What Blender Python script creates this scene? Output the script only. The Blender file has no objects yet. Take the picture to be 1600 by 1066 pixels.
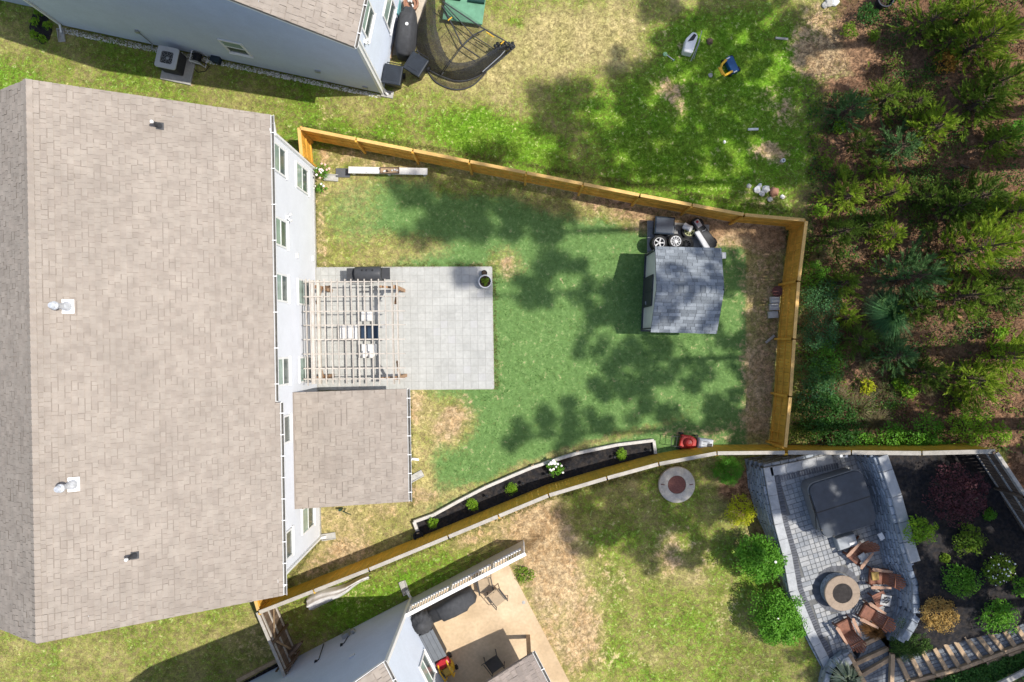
import bpy, bmesh, math, random
import numpy as np
from mathutils import Vector, Matrix, noise as mnoise
R = math.radians
random.seed(7); rng = np.random.default_rng(7)
sc = bpy.context.scene
COL = sc.collection

# ------------------------------------------------------------------ camera, sky, sun, exposure
CAM_H = 30.0
cam_d = bpy.data.cameras.new('camera'); cam_d.lens = 24.0; cam_d.sensor_width = 36.0
cam_d.clip_start = 0.5; cam_d.clip_end = 600
cam = bpy.data.objects.new('camera', cam_d); COL.objects.link(cam)
cam.location = (0, 0, CAM_H); cam.rotation_euler = (0, 0, 0)
sc.camera = cam
SUN_K = 0.58                                   # metres of shadow per metre of height
SUN_EL = math.atan(1 / SUN_K)
SUN_DIR = Vector((-SUN_K, -0.02, -1)).normalized()
world = bpy.data.worlds.new('World'); sc.world = world; world.use_nodes = True
wn = world.node_tree
sky = wn.nodes.new('ShaderNodeTexSky'); sky.sky_type = 'NISHITA'; sky.sun_disc = False
sky.sun_elevation = SUN_EL; sky.sun_rotation = R(88)
sky.dust_density = 2.0; sky.ozone_density = 1.0
wn.links.new(sky.outputs[0], wn.nodes['Background'].inputs[0])
wn.nodes['Background'].inputs[1].default_value = 0.14
sun_d = bpy.data.lights.new('sun', 'SUN'); sun_d.energy = 4.2; sun_d.angle = R(0.42); sun_d.color = (1.0, 0.95, 0.87)
sun = bpy.data.objects.new('sun', sun_d); COL.objects.link(sun); sun.location = (30, 0, 40)
sun.rotation_euler = SUN_DIR.to_track_quat('-Z', 'Y').to_euler()
vs = sc.view_settings; vs.view_transform = 'Standard'; vs.look = 'None'; vs.gamma = 1; vs.use_curve_mapping = False
vs.exposure = 0.22

# ------------------------------------------------------------------ helpers
PPM = 1600 * 24 / 36 / CAM_H                   # photo pixels per metre on the ground
def P(px, py, z=0.0):
    s = (CAM_H - z) / CAM_H / PPM
    return Vector(((px - 800) * s, (533 - py) * s, z))
def ray_wall(px, py, A, e):
    """where the sight line through a photo pixel meets the vertical plane through A along e: (distance along, height)"""
    d = Vector(((px - 800) / PPM, (533 - py) / PPM)); n = Vector((-e.y, e.x))
    t = (A.x * n.x + A.y * n.y) / (d.x * n.x + d.y * n.y)
    p = d * t
    return (p - Vector((A.x, A.y))).dot(Vector((e.x, e.y))), CAM_H * (1 - t)
def sst(a, b, x):
    t = np.clip((x - a) / (b - a), 0, 1); return t * t * (3 - 2 * t)

def setp(o, label=None, cat=None, group=None, kind=None):
    if label: o['label'] = label
    if cat: o['category'] = cat
    if group: o['group'] = group
    if kind: o['kind'] = kind
    return o
def thing(name, label, cat, loc=(0, 0, 0), rz=0, group=None):
    o = bpy.data.objects.new(name, None); COL.objects.link(o)
    o.empty_display_size = .2; o.location = loc; o.rotation_euler = (0, 0, rz)
    return setp(o, label, cat, group)
def link(name, me, parent=None, loc=None, rot=None, scale=None):
    o = bpy.data.objects.new(name, me); COL.objects.link(o)
    if parent: o.parent = parent
    if loc is not None: o.location = loc
    if rot is not None: o.rotation_euler = rot
    if scale is not None: o.scale = scale
    return o
def np_mesh(name, V, F, mat=None, smooth=False):
    """V (n,3), F (m,k) arrays"""
    me = bpy.data.meshes.new(name); V = np.asarray(V, np.float32); F = np.asarray(F, np.int32)
    k = F.shape[1]; m = len(F)
    me.vertices.add(len(V)); me.vertices.foreach_set('co', V.ravel())
    me.loops.add(m * k); me.loops.foreach_set('vertex_index', F.ravel())
    me.polygons.add(m); me.polygons.foreach_set('loop_start', np.arange(0, m * k, k, dtype=np.int32))
    me.update(calc_edges=True)
    if smooth: me.polygons.foreach_set('use_smooth', np.ones(m, bool))
    if mat: me.materials.append(mat)
    return me

class MB:
    def __init__(s): s.v = []; s.f = []
    def add(s, vs, fs):
        n = len(s.v); s.v += [tuple(v) for v in vs]; s.f += [tuple(i + n for i in f) for f in fs]; return s
    def hexa(s, b, t):
        return s.add(list(b) + list(t), [(3, 2, 1, 0), (4, 5, 6, 7), (0, 1, 5, 4), (1, 2, 6, 5), (2, 3, 7, 6), (3, 0, 4, 7)])
    def box(s, c, d, rz=0, M=None):
        x, y, z = d[0] / 2, d[1] / 2, d[2] / 2; ca, sa = math.cos(rz), math.sin(rz); out = []
        for (a, b, e) in ((-x, -y, -z), (x, -y, -z), (x, y, -z), (-x, y, -z), (-x, -y, z), (x, -y, z), (x, y, z), (-x, y, z)):
            p = Vector((a * ca - b * sa, a * sa + b * ca, e))
            if M is not None: p = M @ Vector((a, b, e))
            out.append((p.x + c[0], p.y + c[1], p.z + c[2]))
        return s.hexa(out[:4], out[4:])
    def cbox(s, c, d, ch=.01, rz=0):
        """box with chamfered top rim"""
        x, y, z = d[0] / 2, d[1] / 2, d[2] / 2; ca, sa = math.cos(rz), math.sin(rz); L = []
        for (k, e) in ((0, -z), (0, z - ch), (ch, z)):
            for (a, b) in ((-x + k, -y + k), (x - k, -y + k), (x - k, y - k), (-x + k, y - k)):
                L.append((a * ca - b * sa + c[0], a * sa + b * ca + c[1], e + c[2]))
        f = [(3, 2, 1, 0), (8, 9, 10, 11)]
        for r in (0, 4):
            for i in range(4): j = (i + 1) % 4; f.append((r + i, r + j, r + 4 + j, r + 4 + i))
        return s.add(L, f)
    def beam(s, p, q, w, h, up=(0, 0, 1)):
        p, q = Vector(p), Vector(q); d = (q - p).normalized(); up = Vector(up)
        if abs(d.dot(up)) > .98: up = Vector((1, 0, 0))
        a = d.cross(up).normalized() * (w / 2); b = a.cross(d).normalized() * (h / 2)
        return s.hexa([p - a - b, p + a - b, q + a - b, q - a - b], [p - a + b, p + a + b, q + a + b, q - a + b])
    def tube(s, pts, r, n=8, r2=None, caps=True):
        pts = [Vector(p) for p in pts]; m = len(pts); rings = []
        for i, p in enumerate(pts):
            d = (pts[min(i + 1, m - 1)] - pts[max(i - 1, 0)]).normalized()
            u = d.cross(Vector((0, 0, 1)) if abs(d.z) < .9 else Vector((1, 0, 0))).normalized(); w = d.cross(u)
            rr = r if r2 is None else r + (r2 - r) * i / (m - 1)
            rings.append([p + (u * math.cos(a) + w * math.sin(a)) * rr for a in [2 * math.pi * k / n for k in range(n)]])
        vs = [v for g in rings for v in g]; fs = []
        for i in range(m - 1):
            for k in range(n): fs.append((i * n + k, i * n + (k + 1) % n, (i + 1) * n + (k + 1) % n, (i + 1) * n + k))
        if caps: fs += [tuple(range(n))[::-1], tuple((m - 1) * n + k for k in range(n))]
        return s.add(vs, fs)
    def lathe(s, prof, n=24, c=(0, 0, 0), a0=0, a1=None):
        full = a1 is None; a1 = a0 + 2 * math.pi if full else a1; k = n if full else n + 1; vs = []; fs = []
        for (r, z) in prof:
            for i in range(k):
                a = a0 + (a1 - a0) * i / n; vs.append((c[0] + r * math.cos(a), c[1] + r * math.sin(a), c[2] + z))
        for j in range(len(prof) - 1):
            for i in range(n):
                i2 = (i + 1) % k; fs.append((j * k + i, j * k + i2, (j + 1) * k + i2, (j + 1) * k + i))
        if full and prof[0][0] > 0: fs.append(tuple(range(k))[::-1])
        if full and prof[-1][0] > 0: fs.append(tuple((len(prof) - 1) * k + i for i in range(k)))
        return s.add(vs, fs)
    def prism(s, poly, z0, z1):
        n = len(poly)
        if sum(poly[i][0] * poly[(i + 1) % n][1] - poly[(i + 1) % n][0] * poly[i][1] for i in range(n)) < 0: poly = poly[::-1]
        g = lambda z, p: z(p) if callable(z) else z
        vs = [(p[0], p[1], g(z0, p)) for p in poly] + [(p[0], p[1], g(z1, p)) for p in poly]
        return s.add(vs, [tuple(range(n))[::-1], tuple(range(n, 2 * n))] + [(i, (i + 1) % n, n + (i + 1) % n, n + i) for i in range(n)])
    def face(s, *pts): return s.add(pts, [tuple(range(len(pts)))])
    def grid(s, pts, nu, nv):
        """pts row-major nu*nv"""
        return s.add(pts, [(j * nu + i, j * nu + i + 1, (j + 1) * nu + i + 1, (j + 1) * nu + i) for j in range(nv - 1) for i in range(nu - 1)])
    def mesh(s, name, mat=None, off=None, smooth=False):
        me = bpy.data.meshes.new(name)
        v = s.v if off is None else [(a - off[0], b - off[1], c - off[2]) for a, b, c in s.v]
        me.from_pydata(v, [], s.f); me.update()
        if mat: me.materials.append(mat)
        if smooth: me.polygons.foreach_set('use_smooth', [True] * len(me.polygons))
        return me
    def build(s, name, mat, parent=None, world=True, smooth=False, bevel=0, sub=0, loc=None):
        """world=True: the vertices are scene coordinates and the parent is an unrotated Empty"""
        off = None
        if parent is not None and world:
            off = Vector(parent.location); q = parent.parent
            while q is not None: off += Vector(q.location); q = q.parent
        o = link(name, s.mesh(name, mat, off, smooth), parent, loc)
        if bevel:
            m = o.modifiers.new('bevel', 'BEVEL'); m.width = bevel; m.segments = 2; m.limit_method = 'ANGLE'
        if sub:
            m = o.modifiers.new('sub', 'SUBSURF'); m.levels = m.render_levels = sub
        return o
def solo(mb, name, mat, label, cat, group=None, **k):
    """a thing that is a single mesh, origin at its base"""
    lo = np.array(mb.v); c = Vector((lo[:, 0].mean(), lo[:, 1].mean(), lo[:, 2].min()))
    o = link(name, mb.mesh(name, mat, c, k.get('smooth', False)), None, c)
    if k.get('bevel'):
        m = o.modifiers.new('bevel', 'BEVEL'); m.width = k['bevel']; m.segments = 2; m.limit_method = 'ANGLE'
    return setp(o, label, cat, group)
def copy_thing(root, loc, rz=0, label=None, scale=None):
    r = root.copy(); COL.objects.link(r); r.location = loc; r.rotation_euler = (0, 0, rz)
    if scale: r.scale = scale
    if label: r['label'] = label
    for ch in list(root.children):
        c = ch.copy(); COL.objects.link(c); c.parent = r
        for g in list(ch.children):
            d = g.copy(); COL.objects.link(d); d.parent = c
    return r

# ------------------------------------------------------------------ materials
def srgb(r, g, b):
    return tuple(((c / 255) / 12.92 if c / 255 <= .04045 else ((c / 255 + .055) / 1.055) ** 2.4) for c in (r, g, b))
MATS = {}
def M(name, col, rough=.75, var=.18, scale=6., bump=.15, rnd=0., col2=None, metal=0., spec=.35, fine=0., bscale=None, stretch=None, transl=0., obj_coords=False):
    if name in MATS: return MATS[name]
    m = bpy.data.materials.new(name); m.use_nodes = True; nt = m.node_tree; N = nt.nodes; Lk = nt.links
    bs = N['Principled BSDF']; bs.inputs['Roughness'].default_value = rough; bs.inputs['Metallic'].default_value = metal
    bs.inputs['Specular IOR Level'].default_value = spec
    ge = N.new('ShaderNodeNewGeometry'); tc = N.new('ShaderNodeTexCoord')
    src = tc.outputs['Object'] if obj_coords else ge.outputs['Position']
    if stretch:
        mp = N.new('ShaderNodeMapping'); mp.inputs['Scale'].default_value = stretch; Lk.new(src, mp.inputs[0]); src = mp.outputs[0]
    nz = N.new('ShaderNodeTexNoise'); nz.inputs['Scale'].default_value = scale; nz.inputs['Detail'].default_value = 5; nz.inputs['Roughness'].default_value = .62
    Lk.new(src, nz.inputs['Vector'])
    mr = N.new('ShaderNodeMapRange'); mr.inputs[1].default_value = .3; mr.inputs[2].default_value = .7
    mr.inputs[3].default_value = 1 - var; mr.inputs[4].default_value = 1 + var; Lk.new(nz.outputs[0], mr.inputs[0])
    val = mr.outputs[0]
    if rnd:
        oi = N.new('ShaderNodeObjectInfo'); ad = N.new('ShaderNodeMath'); ad.operation = 'ADD'
        Lk.new(oi.outputs['Random'], ad.inputs[0]); Lk.new(ge.outputs['Random Per Island'], ad.inputs[1])
        fr = N.new('ShaderNodeMath'); fr.operation = 'FRACT'; Lk.new(ad.outputs[0], fr.inputs[0])
        m2 = N.new('ShaderNodeMapRange'); m2.inputs[3].default_value = 1 - rnd; m2.inputs[4].default_value = 1 + rnd; Lk.new(fr.outputs[0], m2.inputs[0])
        mu = N.new('ShaderNodeMath'); mu.operation = 'MULTIPLY'; Lk.new(val, mu.inputs[0]); Lk.new(m2.outputs[0], mu.inputs[1]); val = mu.outputs[0]
    if fine:
        n2 = N.new('ShaderNodeTexNoise'); n2.inputs['Scale'].default_value = scale * 9; n2.inputs['Detail'].default_value = 3; Lk.new(src, n2.inputs['Vector'])
        m3 = N.new('ShaderNodeMapRange'); m3.inputs[1].default_value = .3; m3.inputs[2].default_value = .7; m3.inputs[3].default_value = 1 - fine; m3.inputs[4].default_value = 1 + fine
        Lk.new(n2.outputs[0], m3.inputs[0]); mu = N.new('ShaderNodeMath'); mu.operation = 'MULTIPLY'; Lk.new(val, mu.inputs[0]); Lk.new(m3.outputs[0], mu.inputs[1]); val = mu.outputs[0]
    base = N.new('ShaderNodeRGB'); base.outputs[0].default_value = (*col, 1); cs = base.outputs[0]
    if col2:
        mx = N.new('ShaderNodeMix'); mx.data_type = 'RGBA'; mx.inputs[6].default_value = (*col, 1); mx.inputs[7].default_value = (*col2, 1)
        if rnd: Lk.new(fr.outputs[0], mx.inputs[0])
        else:
            n4 = N.new('ShaderNodeTexNoise'); n4.inputs['Scale'].default_value = scale * .6; n4.inputs['Detail'].default_value = 3
            Lk.new(src, n4.inputs['Vector']); r4 = N.new('ShaderNodeMapRange'); r4.inputs[1].default_value = .42; r4.inputs[2].default_value = .6
            Lk.new(n4.outputs[0], r4.inputs[0]); Lk.new(r4.outputs[0], mx.inputs[0])
        cs = mx.outputs[2]
    vm = N.new('ShaderNodeVectorMath'); vm.operation = 'SCALE'; Lk.new(cs, vm.inputs[0]); Lk.new(val, vm.inputs['Scale'])
    Lk.new(vm.outputs[0], bs.inputs['Base Color'])
    if bump:
        b = N.new('ShaderNodeBump'); b.inputs['Strength'].default_value = bump; b.inputs['Distance'].default_value = .02
        nb = N.new('ShaderNodeTexNoise'); nb.inputs['Scale'].default_value = bscale or scale * 5; nb.inputs['Detail'].default_value = 4; Lk.new(src, nb.inputs['Vector'])
        Lk.new(nb.outputs[0], b.inputs['Height']); Lk.new(b.outputs[0], bs.inputs['Normal'])
    if transl:
        tr = N.new('ShaderNodeBsdfTranslucent'); Lk.new(vm.outputs[0], tr.inputs[0]); ms = N.new('ShaderNodeMixShader'); ms.inputs[0].default_value = transl
        Lk.new(bs.outputs[0], ms.inputs[1]); Lk.new(tr.outputs[0], ms.inputs[2]); Lk.new(ms.outputs[0], N['Material Output'].inputs[0])
    MATS[name] = m; return m
def net_mat(name, col, fac, scale=60):
    """open woven mesh: alternates threads and holes"""
    m = bpy.data.materials.new(name); m.use_nodes = True; nt = m.node_tree; N = nt.nodes; Lk = nt.links
    bs = N['Principled BSDF']; bs.inputs['Base Color'].default_value = (*col, 1); bs.inputs['Roughness'].default_value = .8
    ge = N.new('ShaderNodeNewGeometry'); nz = N.new('ShaderNodeTexNoise'); nz.inputs['Scale'].default_value = scale; nz.inputs['Detail'].default_value = 2
    Lk.new(ge.outputs['Position'], nz.inputs['Vector'])
    mr = N.new('ShaderNodeMapRange'); mr.inputs[1].default_value = .35; mr.inputs[2].default_value = .65; mr.inputs[3].default_value = fac - .1; mr.inputs[4].default_value = min(1, fac + .1)
    Lk.new(nz.outputs[0], mr.inputs[0])
    tr = N.new('ShaderNodeBsdfTransparent'); ms = N.new('ShaderNodeMixShader')
    Lk.new(mr.outputs[0], ms.inputs[0]); Lk.new(tr.outputs[0], ms.inputs[1]); Lk.new(bs.outputs[0], ms.inputs[2]); Lk.new(ms.outputs[0], N['Material Output'].inputs[0])
    return m

m_shingle = M('shingle_tan', (.37, .322, .275), .9, .09, .35, .2, .10, col2=(.275, .235, .20), fine=.1, bscale=80)
m_shingle_under = M('shingle_under', (.265, .228, .196), .9, .1, 4, .1)
m_shingle_shed = M('shingle_slate', (.20, .225, .25), .85, .1, 3, .3, .2, col2=(.25, .275, .30), fine=.15, bscale=70)
m_siding = M('siding_white', (.60, .62, .66), .6, .04, 1.2, .02, fine=.02)
m_siding_gray = M('siding_gray', (.545, .60, .69), .6, .05, 1.5, .03, fine=.03)
m_trim = M('trim_white', (.80, .80, .79), .5, .04, 3, .03)
m_gutter_in = M('gutter_inner_dark', (.10, .095, .085), .9, .3, 8, .2)  # dark brown tone for the strip along the gutter bottom
m_glass = M('window_glass', (.10, .13, .125), .08, .25, 1.5, 0, spec=.6)
m_glass_green = M('window_sash_glass', (.30, .40, .35), .12, .2, 2., 0, spec=.6)
m_conc = M('concrete', (.42, .41, .38), .9, .16, 5, .3, fine=.12)
m_conc_tan = M('patio_concrete', (.62, .475, .315), .9, .12, .9, .12, fine=.08, col2=(.53, .395, .25))
m_paver = M('paver_light', (.43, .432, .41), .9, .1, .9, .2, .05, fine=.07)
m_joint = M('paver_joint', (.36, .352, .33), .95, .2, 12, .2)
m_paver_gray = M('paver_gray', (.29, .305, .325), .9, .16, 3, .3, .12, col2=(.34, .34, .335), fine=.12)
m_paver_dark = M('paver_dark', (.115, .12, .135), .9, .15, 6, .3, .2, fine=.1)
m_block = M('retaining_block', (.30, .335, .38), .9, .2, 5, .6, .2, fine=.15, bscale=25)
m_cap = M('cap_stone', (.40, .41, .42), .9, .14, 5, .3, .08, fine=.1)
m_wood_new = M('fence_wood', (.76, .42, .06), .75, .2, 2.2, .15, .24, col2=(.60, .31, .045), fine=.1)
m_wood_cap = M('fence_cap_wood', (.68, .42, .14), .75, .12, 3, .15, .1, fine=.1)
m_wood_fir = M('pergola_wood', (.50, .455, .40), .8, .15, 4, .15, .12, fine=.1)
m_wood_old = M('old_wood', (.17, .12, .085), .9, .25, 4, .3, .2, fine=.15)
m_wood_gray = M('gray_wood', (.43, .40, .36), .9, .2, 5, .3, .08, fine=.15)
m_timber = M('step_timber', (.40, .285, .18), .9, .2, 4, .3, .12, fine=.15)
m_paint_wood = M('painted_timber', (.56, .53, .49), .8, .16, 8, .2, fine=.15)
m_red_wood = M('stained_wood', (.25, .095, .05), .6, .3, 6, .2, .2, fine=.15, col2=(.17, .065, .038))
m_arm_wood = M('worn_wood', (.38, .23, .155), .7, .2, 8, .2, .1, fine=.15)
m_black = M('black_plastic', (.018, .019, .022), .45, .2, 5, .05)
m_char = M('charcoal', (.045, .047, .052), .6, .2, 5, .1)
m_cover = M('dark_cover', (.05, .062, .08), .5, .2, 2.5, .15)
m_fabric = M('cover_fabric', (.055, .057, .062), .85, .2, 6, .4, bscale=14)
m_white = M('white_plastic', (.78, .78, .77), .45, .05, 5, .04)
m_cushion = M('white_cushion', (.80, .79, .77), .85, .04, 6, .1)
m_metal = M('gray_metal', (.42, .43, .44), .4, .12, 6, .05, metal=.6)
m_galv = M('galvanised', (.42, .44, .47), .4, .15, 8, .06, metal=.7)
m_dmetal = M('dark_metal', (.06, .06, .06), .5, .2, 6, .05)
m_mulch = M('black_mulch', (.017, .0165, .019), .95, .55, 9, .9, fine=.5, bscale=30, col2=(.034, .028, .025))
m_stone = M('white_stone', (.72, .72, .70), .9, .15, 9, .2, .25)
m_rust = M('rusted_iron', (.20, .085, .07), .85, .25, 14, .3, fine=.2)
m_sand = M('sandstone', (.33, .255, .19), .9, .12, 8, .25, .06, fine=.1)
m_ash = M('ash', (.06, .055, .05), .95, .6, 14, .8, fine=.4)
m_red = M('red_paint', (.42, .025, .02), .4, .15, 5, .03)
m_yellow = M('yellow_plastic', (.72, .42, .03), .45, .1, 5, .03)
m_blue = M('blue_plastic', (.01, .085, .24), .45, .12, 5, .03)
m_green_pl = M('green_plastic', (.13, .30, .19), .6, .14, 4, .05)
m_dgreen_pl = M('dark_green_plastic', (.012, .05, .042), .5, .2, 5, .05)
m_terra = M('terracotta', (.33, .17, .11), .85, .2, 8, .1)
m_soil = M('potting_soil', (.05, .035, .025), .95, .4, 20, .5)
m_bark = M('bark', (.10, .07, .05), .95, .3, 10, .6)
def leafmat(n, c, c2, rnd=.3): return M(n, c, .55, .2, 3, 0, rnd, col2=c2, transl=.38, spec=.25)
lf_lime = leafmat('leaf_lime', (.32, .50, .03), (.17, .36, .022))
lf_green = leafmat('leaf_green', (.19, .42, .035), (.10, .28, .025))
lf_dark = leafmat('leaf_dark', (.04, .13, .02), (.065, .17, .03))
lf_yellow = leafmat('leaf_yellow', (.66, .64, .03), (.42, .50, .02))
lf_gold = leafmat('leaf_gold', (.62, .44, .15), (.45, .28, .08))
lf_purple = leafmat('leaf_purple', (.17, .06, .07), (.09, .035, .04))
lf_olive = leafmat('leaf_olive', (.26, .38, .03), (.14, .25, .025))
lf_brown = leafmat('leaf_brown', (.30, .14, .04), (.2, .10, .03))
lf_varieg = leafmat('leaf_variegated', (.55, .60, .45), (.10, .16, .06), .2)
lf_bluegreen = leafmat('leaf_bluegreen', (.06, .18, .07), (.11, .25, .08))
lf_straw = leafmat('leaf_straw', (.33, .27, .15), (.2, .17, .08))
lf_orange = leafmat('leaf_orange', (.55, .22, .04), (.35, .25, .04))
nd_bright = leafmat('needle_bright', (.46, .58, .055), (.28, .42, .045), .35)
nd_mid = leafmat('needle_mid', (.30, .42, .05), (.19, .31, .04), .35)
nd_blue = leafmat('needle_blue', (.21, .36, .13), (.13, .26, .09), .35)
nd_dark = leafmat('needle_dark', (.19, .29, .045), (.13, .22, .035), .35)
m_flower = M('flower_white', (.82, .80, .76), .7, .05, 9, 0)
m_flower_pink = M('flower_pink', (.75, .48, .42), .7, .15, 9, 0)
# ------------------------------------------------------------------ terrain
PZ = 1.3                                       # level of the stone patio
BZ = 2.5                                       # level of the mulch bed behind it
DZ = 1.0                                       # level of the neighbour's concrete patio
DC = P(643, 935); DS = Vector((.888, .460, 0)); DN = Vector((.460, -.888, 0))
def T(x, y):
    x = np.asarray(x, float); y = np.asarray(y, float)
    h = 1.9 * sst(13.5, 23, x) + 9 * sst(23, 33, x)
    h = h + 1.15 * sst(-9.2, -12.6, y) * sst(9.0, 12.6, x) * (1 - sst(13.0, 14.5, x))
    s = (x - DC.x) * DS.x + (y - DC.y) * DS.y; e = (x - DC.x) * DN.x + (y - DC.y) * DN.y
    h = h + .93 * sst(-.05, .35, e) * (1 - sst(4.9, 7.6, s)) * sst(-.6, .2, s)
    return h
def Tz(v): return float(T(v[0], v[1]))
def G(px, py, dz=0.):
    """photo pixel to the terrain surface"""
    z = 0.
    for _ in range(6): z = Tz(P(px, py, z))
    v = P(px, py, z); v.z += dz; return v

def vnoise(x, y, seed):
    r = np.random.default_rng(seed); t = r.random((256, 256)); xi = np.floor(x).astype(int); yi = np.floor(y).astype(int)
    fx = x - xi; fy = y - yi; fx = fx * fx * (3 - 2 * fx); fy = fy * fy * (3 - 2 * fy); g = lambda a, b: t[a % 256, b % 256]
    return (g(xi, yi) * (1 - fx) + g(xi + 1, yi) * fx) * (1 - fy) + (g(xi, yi + 1) * (1 - fx) + g(xi + 1, yi + 1) * fx) * fy
def fbm(x, y, seed, o=4):
    a = 0; s = 0
    for i in range(o): a = a + vnoise(x * 2 ** i, y * 2 ** i, seed + i) / 2 ** i; s += 1 / 2 ** i
    return a / s
def inpoly(x, y, poly):
    c = np.zeros(x.shape, bool); n = len(poly)
    for i in range(n):
        (x1, y1), (x2, y2) = poly[i], poly[(i + 1) % n]
        if y1 == y2: continue
        k = ((y1 > y) != (y2 > y)) & (x < (x2 - x1) * (y - y1) / (y2 - y1) + x1); c ^= k
    return c.astype(float)

def axis(a, b, st, far):
    core = np.arange(a, b + 1e-6, st); o1 = a - np.geomspace(.4, far, 16)[::-1]; o2 = b + np.geomspace(.4, far, 16)
    return np.concatenate([o1, core, o2])
gx = axis(-25, 25, .125, 150); gy = axis(-17.5, 17.5, .125, 150)
GX, GY = np.meshgrid(gx, gy); NX, NY = len(gx), len(gy)
GZ = T(GX, GY)
px0 = 800 + GX * PPM * CAM_H / (CAM_H - np.clip(GZ, 0, 4)); py0 = 533 - GY * PPM * CAM_H / (CAM_H - np.clip(GZ, 0, 4))
wx = px0 + 26 * (fbm(px0 / 40, py0 / 40, 11) - .5) + 14 * (fbm(px0 / 12, py0 / 12, 12) - .5)
wy = py0 + 26 * (fbm(px0 / 40, py0 / 40, 21) - .5) + 14 * (fbm(px0 / 12, py0 / 12, 22) - .5)
def ell(cx, cy, rx, ry, rot=0, soft=.5):
    a = R(rot); dx = wx - cx; dy = wy - cy; u = (dx * math.cos(a) + dy * math.sin(a)) / rx; v = (-dx * math.sin(a) + dy * math.cos(a)) / ry
    return 1 - sst(1 - soft, 1 + soft, np.sqrt(u * u + v * v))
YARD = [(486, 235), (560, 222), (730, 255), (1000, 308), (1163, 338), (1232, 350), (1200, 700), (1120, 700), (1030, 716), (950, 738), (860, 762), (700, 825), (430, 935), (486, 840)]
yard = inpoly(wx * .15 + px0 * .85, wy * .15 + py0 * .85, YARD)
n1 = fbm(px0 / 60, py0 / 60, 31); n2 = fbm(px0 / 22, py0 / 22, 41)
lush = .44 + 1.1 * (n1 - .5) + .5 * (n2 - .5)
dirt = np.zeros_like(lush) - .12 + .35 * (n2 - .5); lit = np.zeros_like(lush); emer = np.zeros_like(lush)
# upper neighbour's lawn: lush towards the fence, straw-coloured towards the house
up = (py0 < 345) & (yard < .5) & (px0 > 430)
lush = lush + up * (.15 * ell(640, 185, 190, 60, 10) + .75 * ell(790, 225, 110, 40, 12) + 1.0 * ell(1120, 200, 170, 150) + .55 * ell(1180, 80, 110, 70) - .75 * ell(900, 70, 130, 55) - .45 * ell(700, 110, 110, 60) + .7 * ell(806, 40, 10, 8) + .35 * ell(520, 205, 60, 20) - .3 * ell(560, 170, 40, 25))
for (a, b, c, d, r, k) in ((1048, 152, 18, 34, -30, .95), (1203, 240, 32, 15, 5, 1.1), (1275, 55, 40, 50, 20, 1.0), (1000, 55, 45, 30, 0, .25), (1215, 150, 30, 22, 0, .5), (1290, 95, 55, 28, -10, .85), (1235, 180, 22, 24, 0, .5), (1000, 95, 30, 18, 0, .3),
                           (1190, 308, 45, 22, 0, .5), (505, 188, 14, 24, 40, .4), (620, 140, 18, 6, 5, .5), (283, 128, 18, 9, 20, .9), (1060, 75, 9, 14, 0, .6)):
    dirt = dirt + up * k * ell(a, b, c, d, r) + (1 - up) * (k * ell(a, b, c, d, r) if a < 430 else 0)
# the fenced yard
emer = yard * np.clip(sst(560, 690, wx + 40 * (n2 - .5)) * (1 - sst(1163, 1172, px0 + 3 * n2)) * sst(268, 300, wy - .2 * (wx - 640)) + .55 * ell(590, 330, 90, 50), 0, 1)
emer = emer * (1 - .9 * ell(695, 660, 50, 40)) * (1 - .95 * ell(650, 700, 30, 110)) * (1 - .95 * ell(560, 840, 150, 70, -20)) * (1 - .75 * ell(835, 728, 215, 10, -19)) * (1 - .75 * ell(640, 385, 60, 25)) * (1 - .6 * ell(790, 415, 30, 25))
lush = lush - yard * (.25 + .2 * ell(570, 800, 90, 60))
for (a, b, c, d, r, k) in ((700, 668, 34, 26, -30, .75), (715, 650, 40, 20, -40, .5), (660, 775, 30, 14, 0, .9), (655, 640, 22, 24, 0, .6), (570, 245, 90, 16, 10, .7), (500, 330, 12, 110, 0, .6), (600, 800, 18, 14, 0, .6), (545, 830, 50, 40, 0, .6), (505, 880, 50, 20, -30, .75), (560, 870, 40, 16, -30, .4), (770, 415, 60, 6, 0, .5), (795, 425, 12, 16, 0, .7),
                           (1195, 500, 34, 180, 0, .62), (1165, 365, 70, 30, 10, .5), (1080, 352, 160, 22, 10, .75), (900, 300, 200, 10, 11.5, .5), (1120, 672, 100, 18, -6, .55), (645, 600, 12, 120, 0, .5), (780, 590, 8, 60, 0, .3), (1020, 620, 60, 10, -10, .2), (1150, 440, 30, 60, 0, .25), (1185, 610, 30, 70, 0, .45)):
    dirt = dirt + yard * k * ell(a, b, c, d, r)
lit = lit + .85 * (1 - yard) * np.clip(ell(1160, 770, 34, 50, -15) + ell(1195, 850, 26, 30) + ell(1225, 905, 16, 30), 0, 1) * (py0 > 700)
lit = lit + yard * .55 * np.clip(ell(1090, 345, 190, 22, 10) + .8 * ell(1205, 480, 26, 190) + .4 * ell(850, 290, 200, 12, 12), 0, 1)
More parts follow.
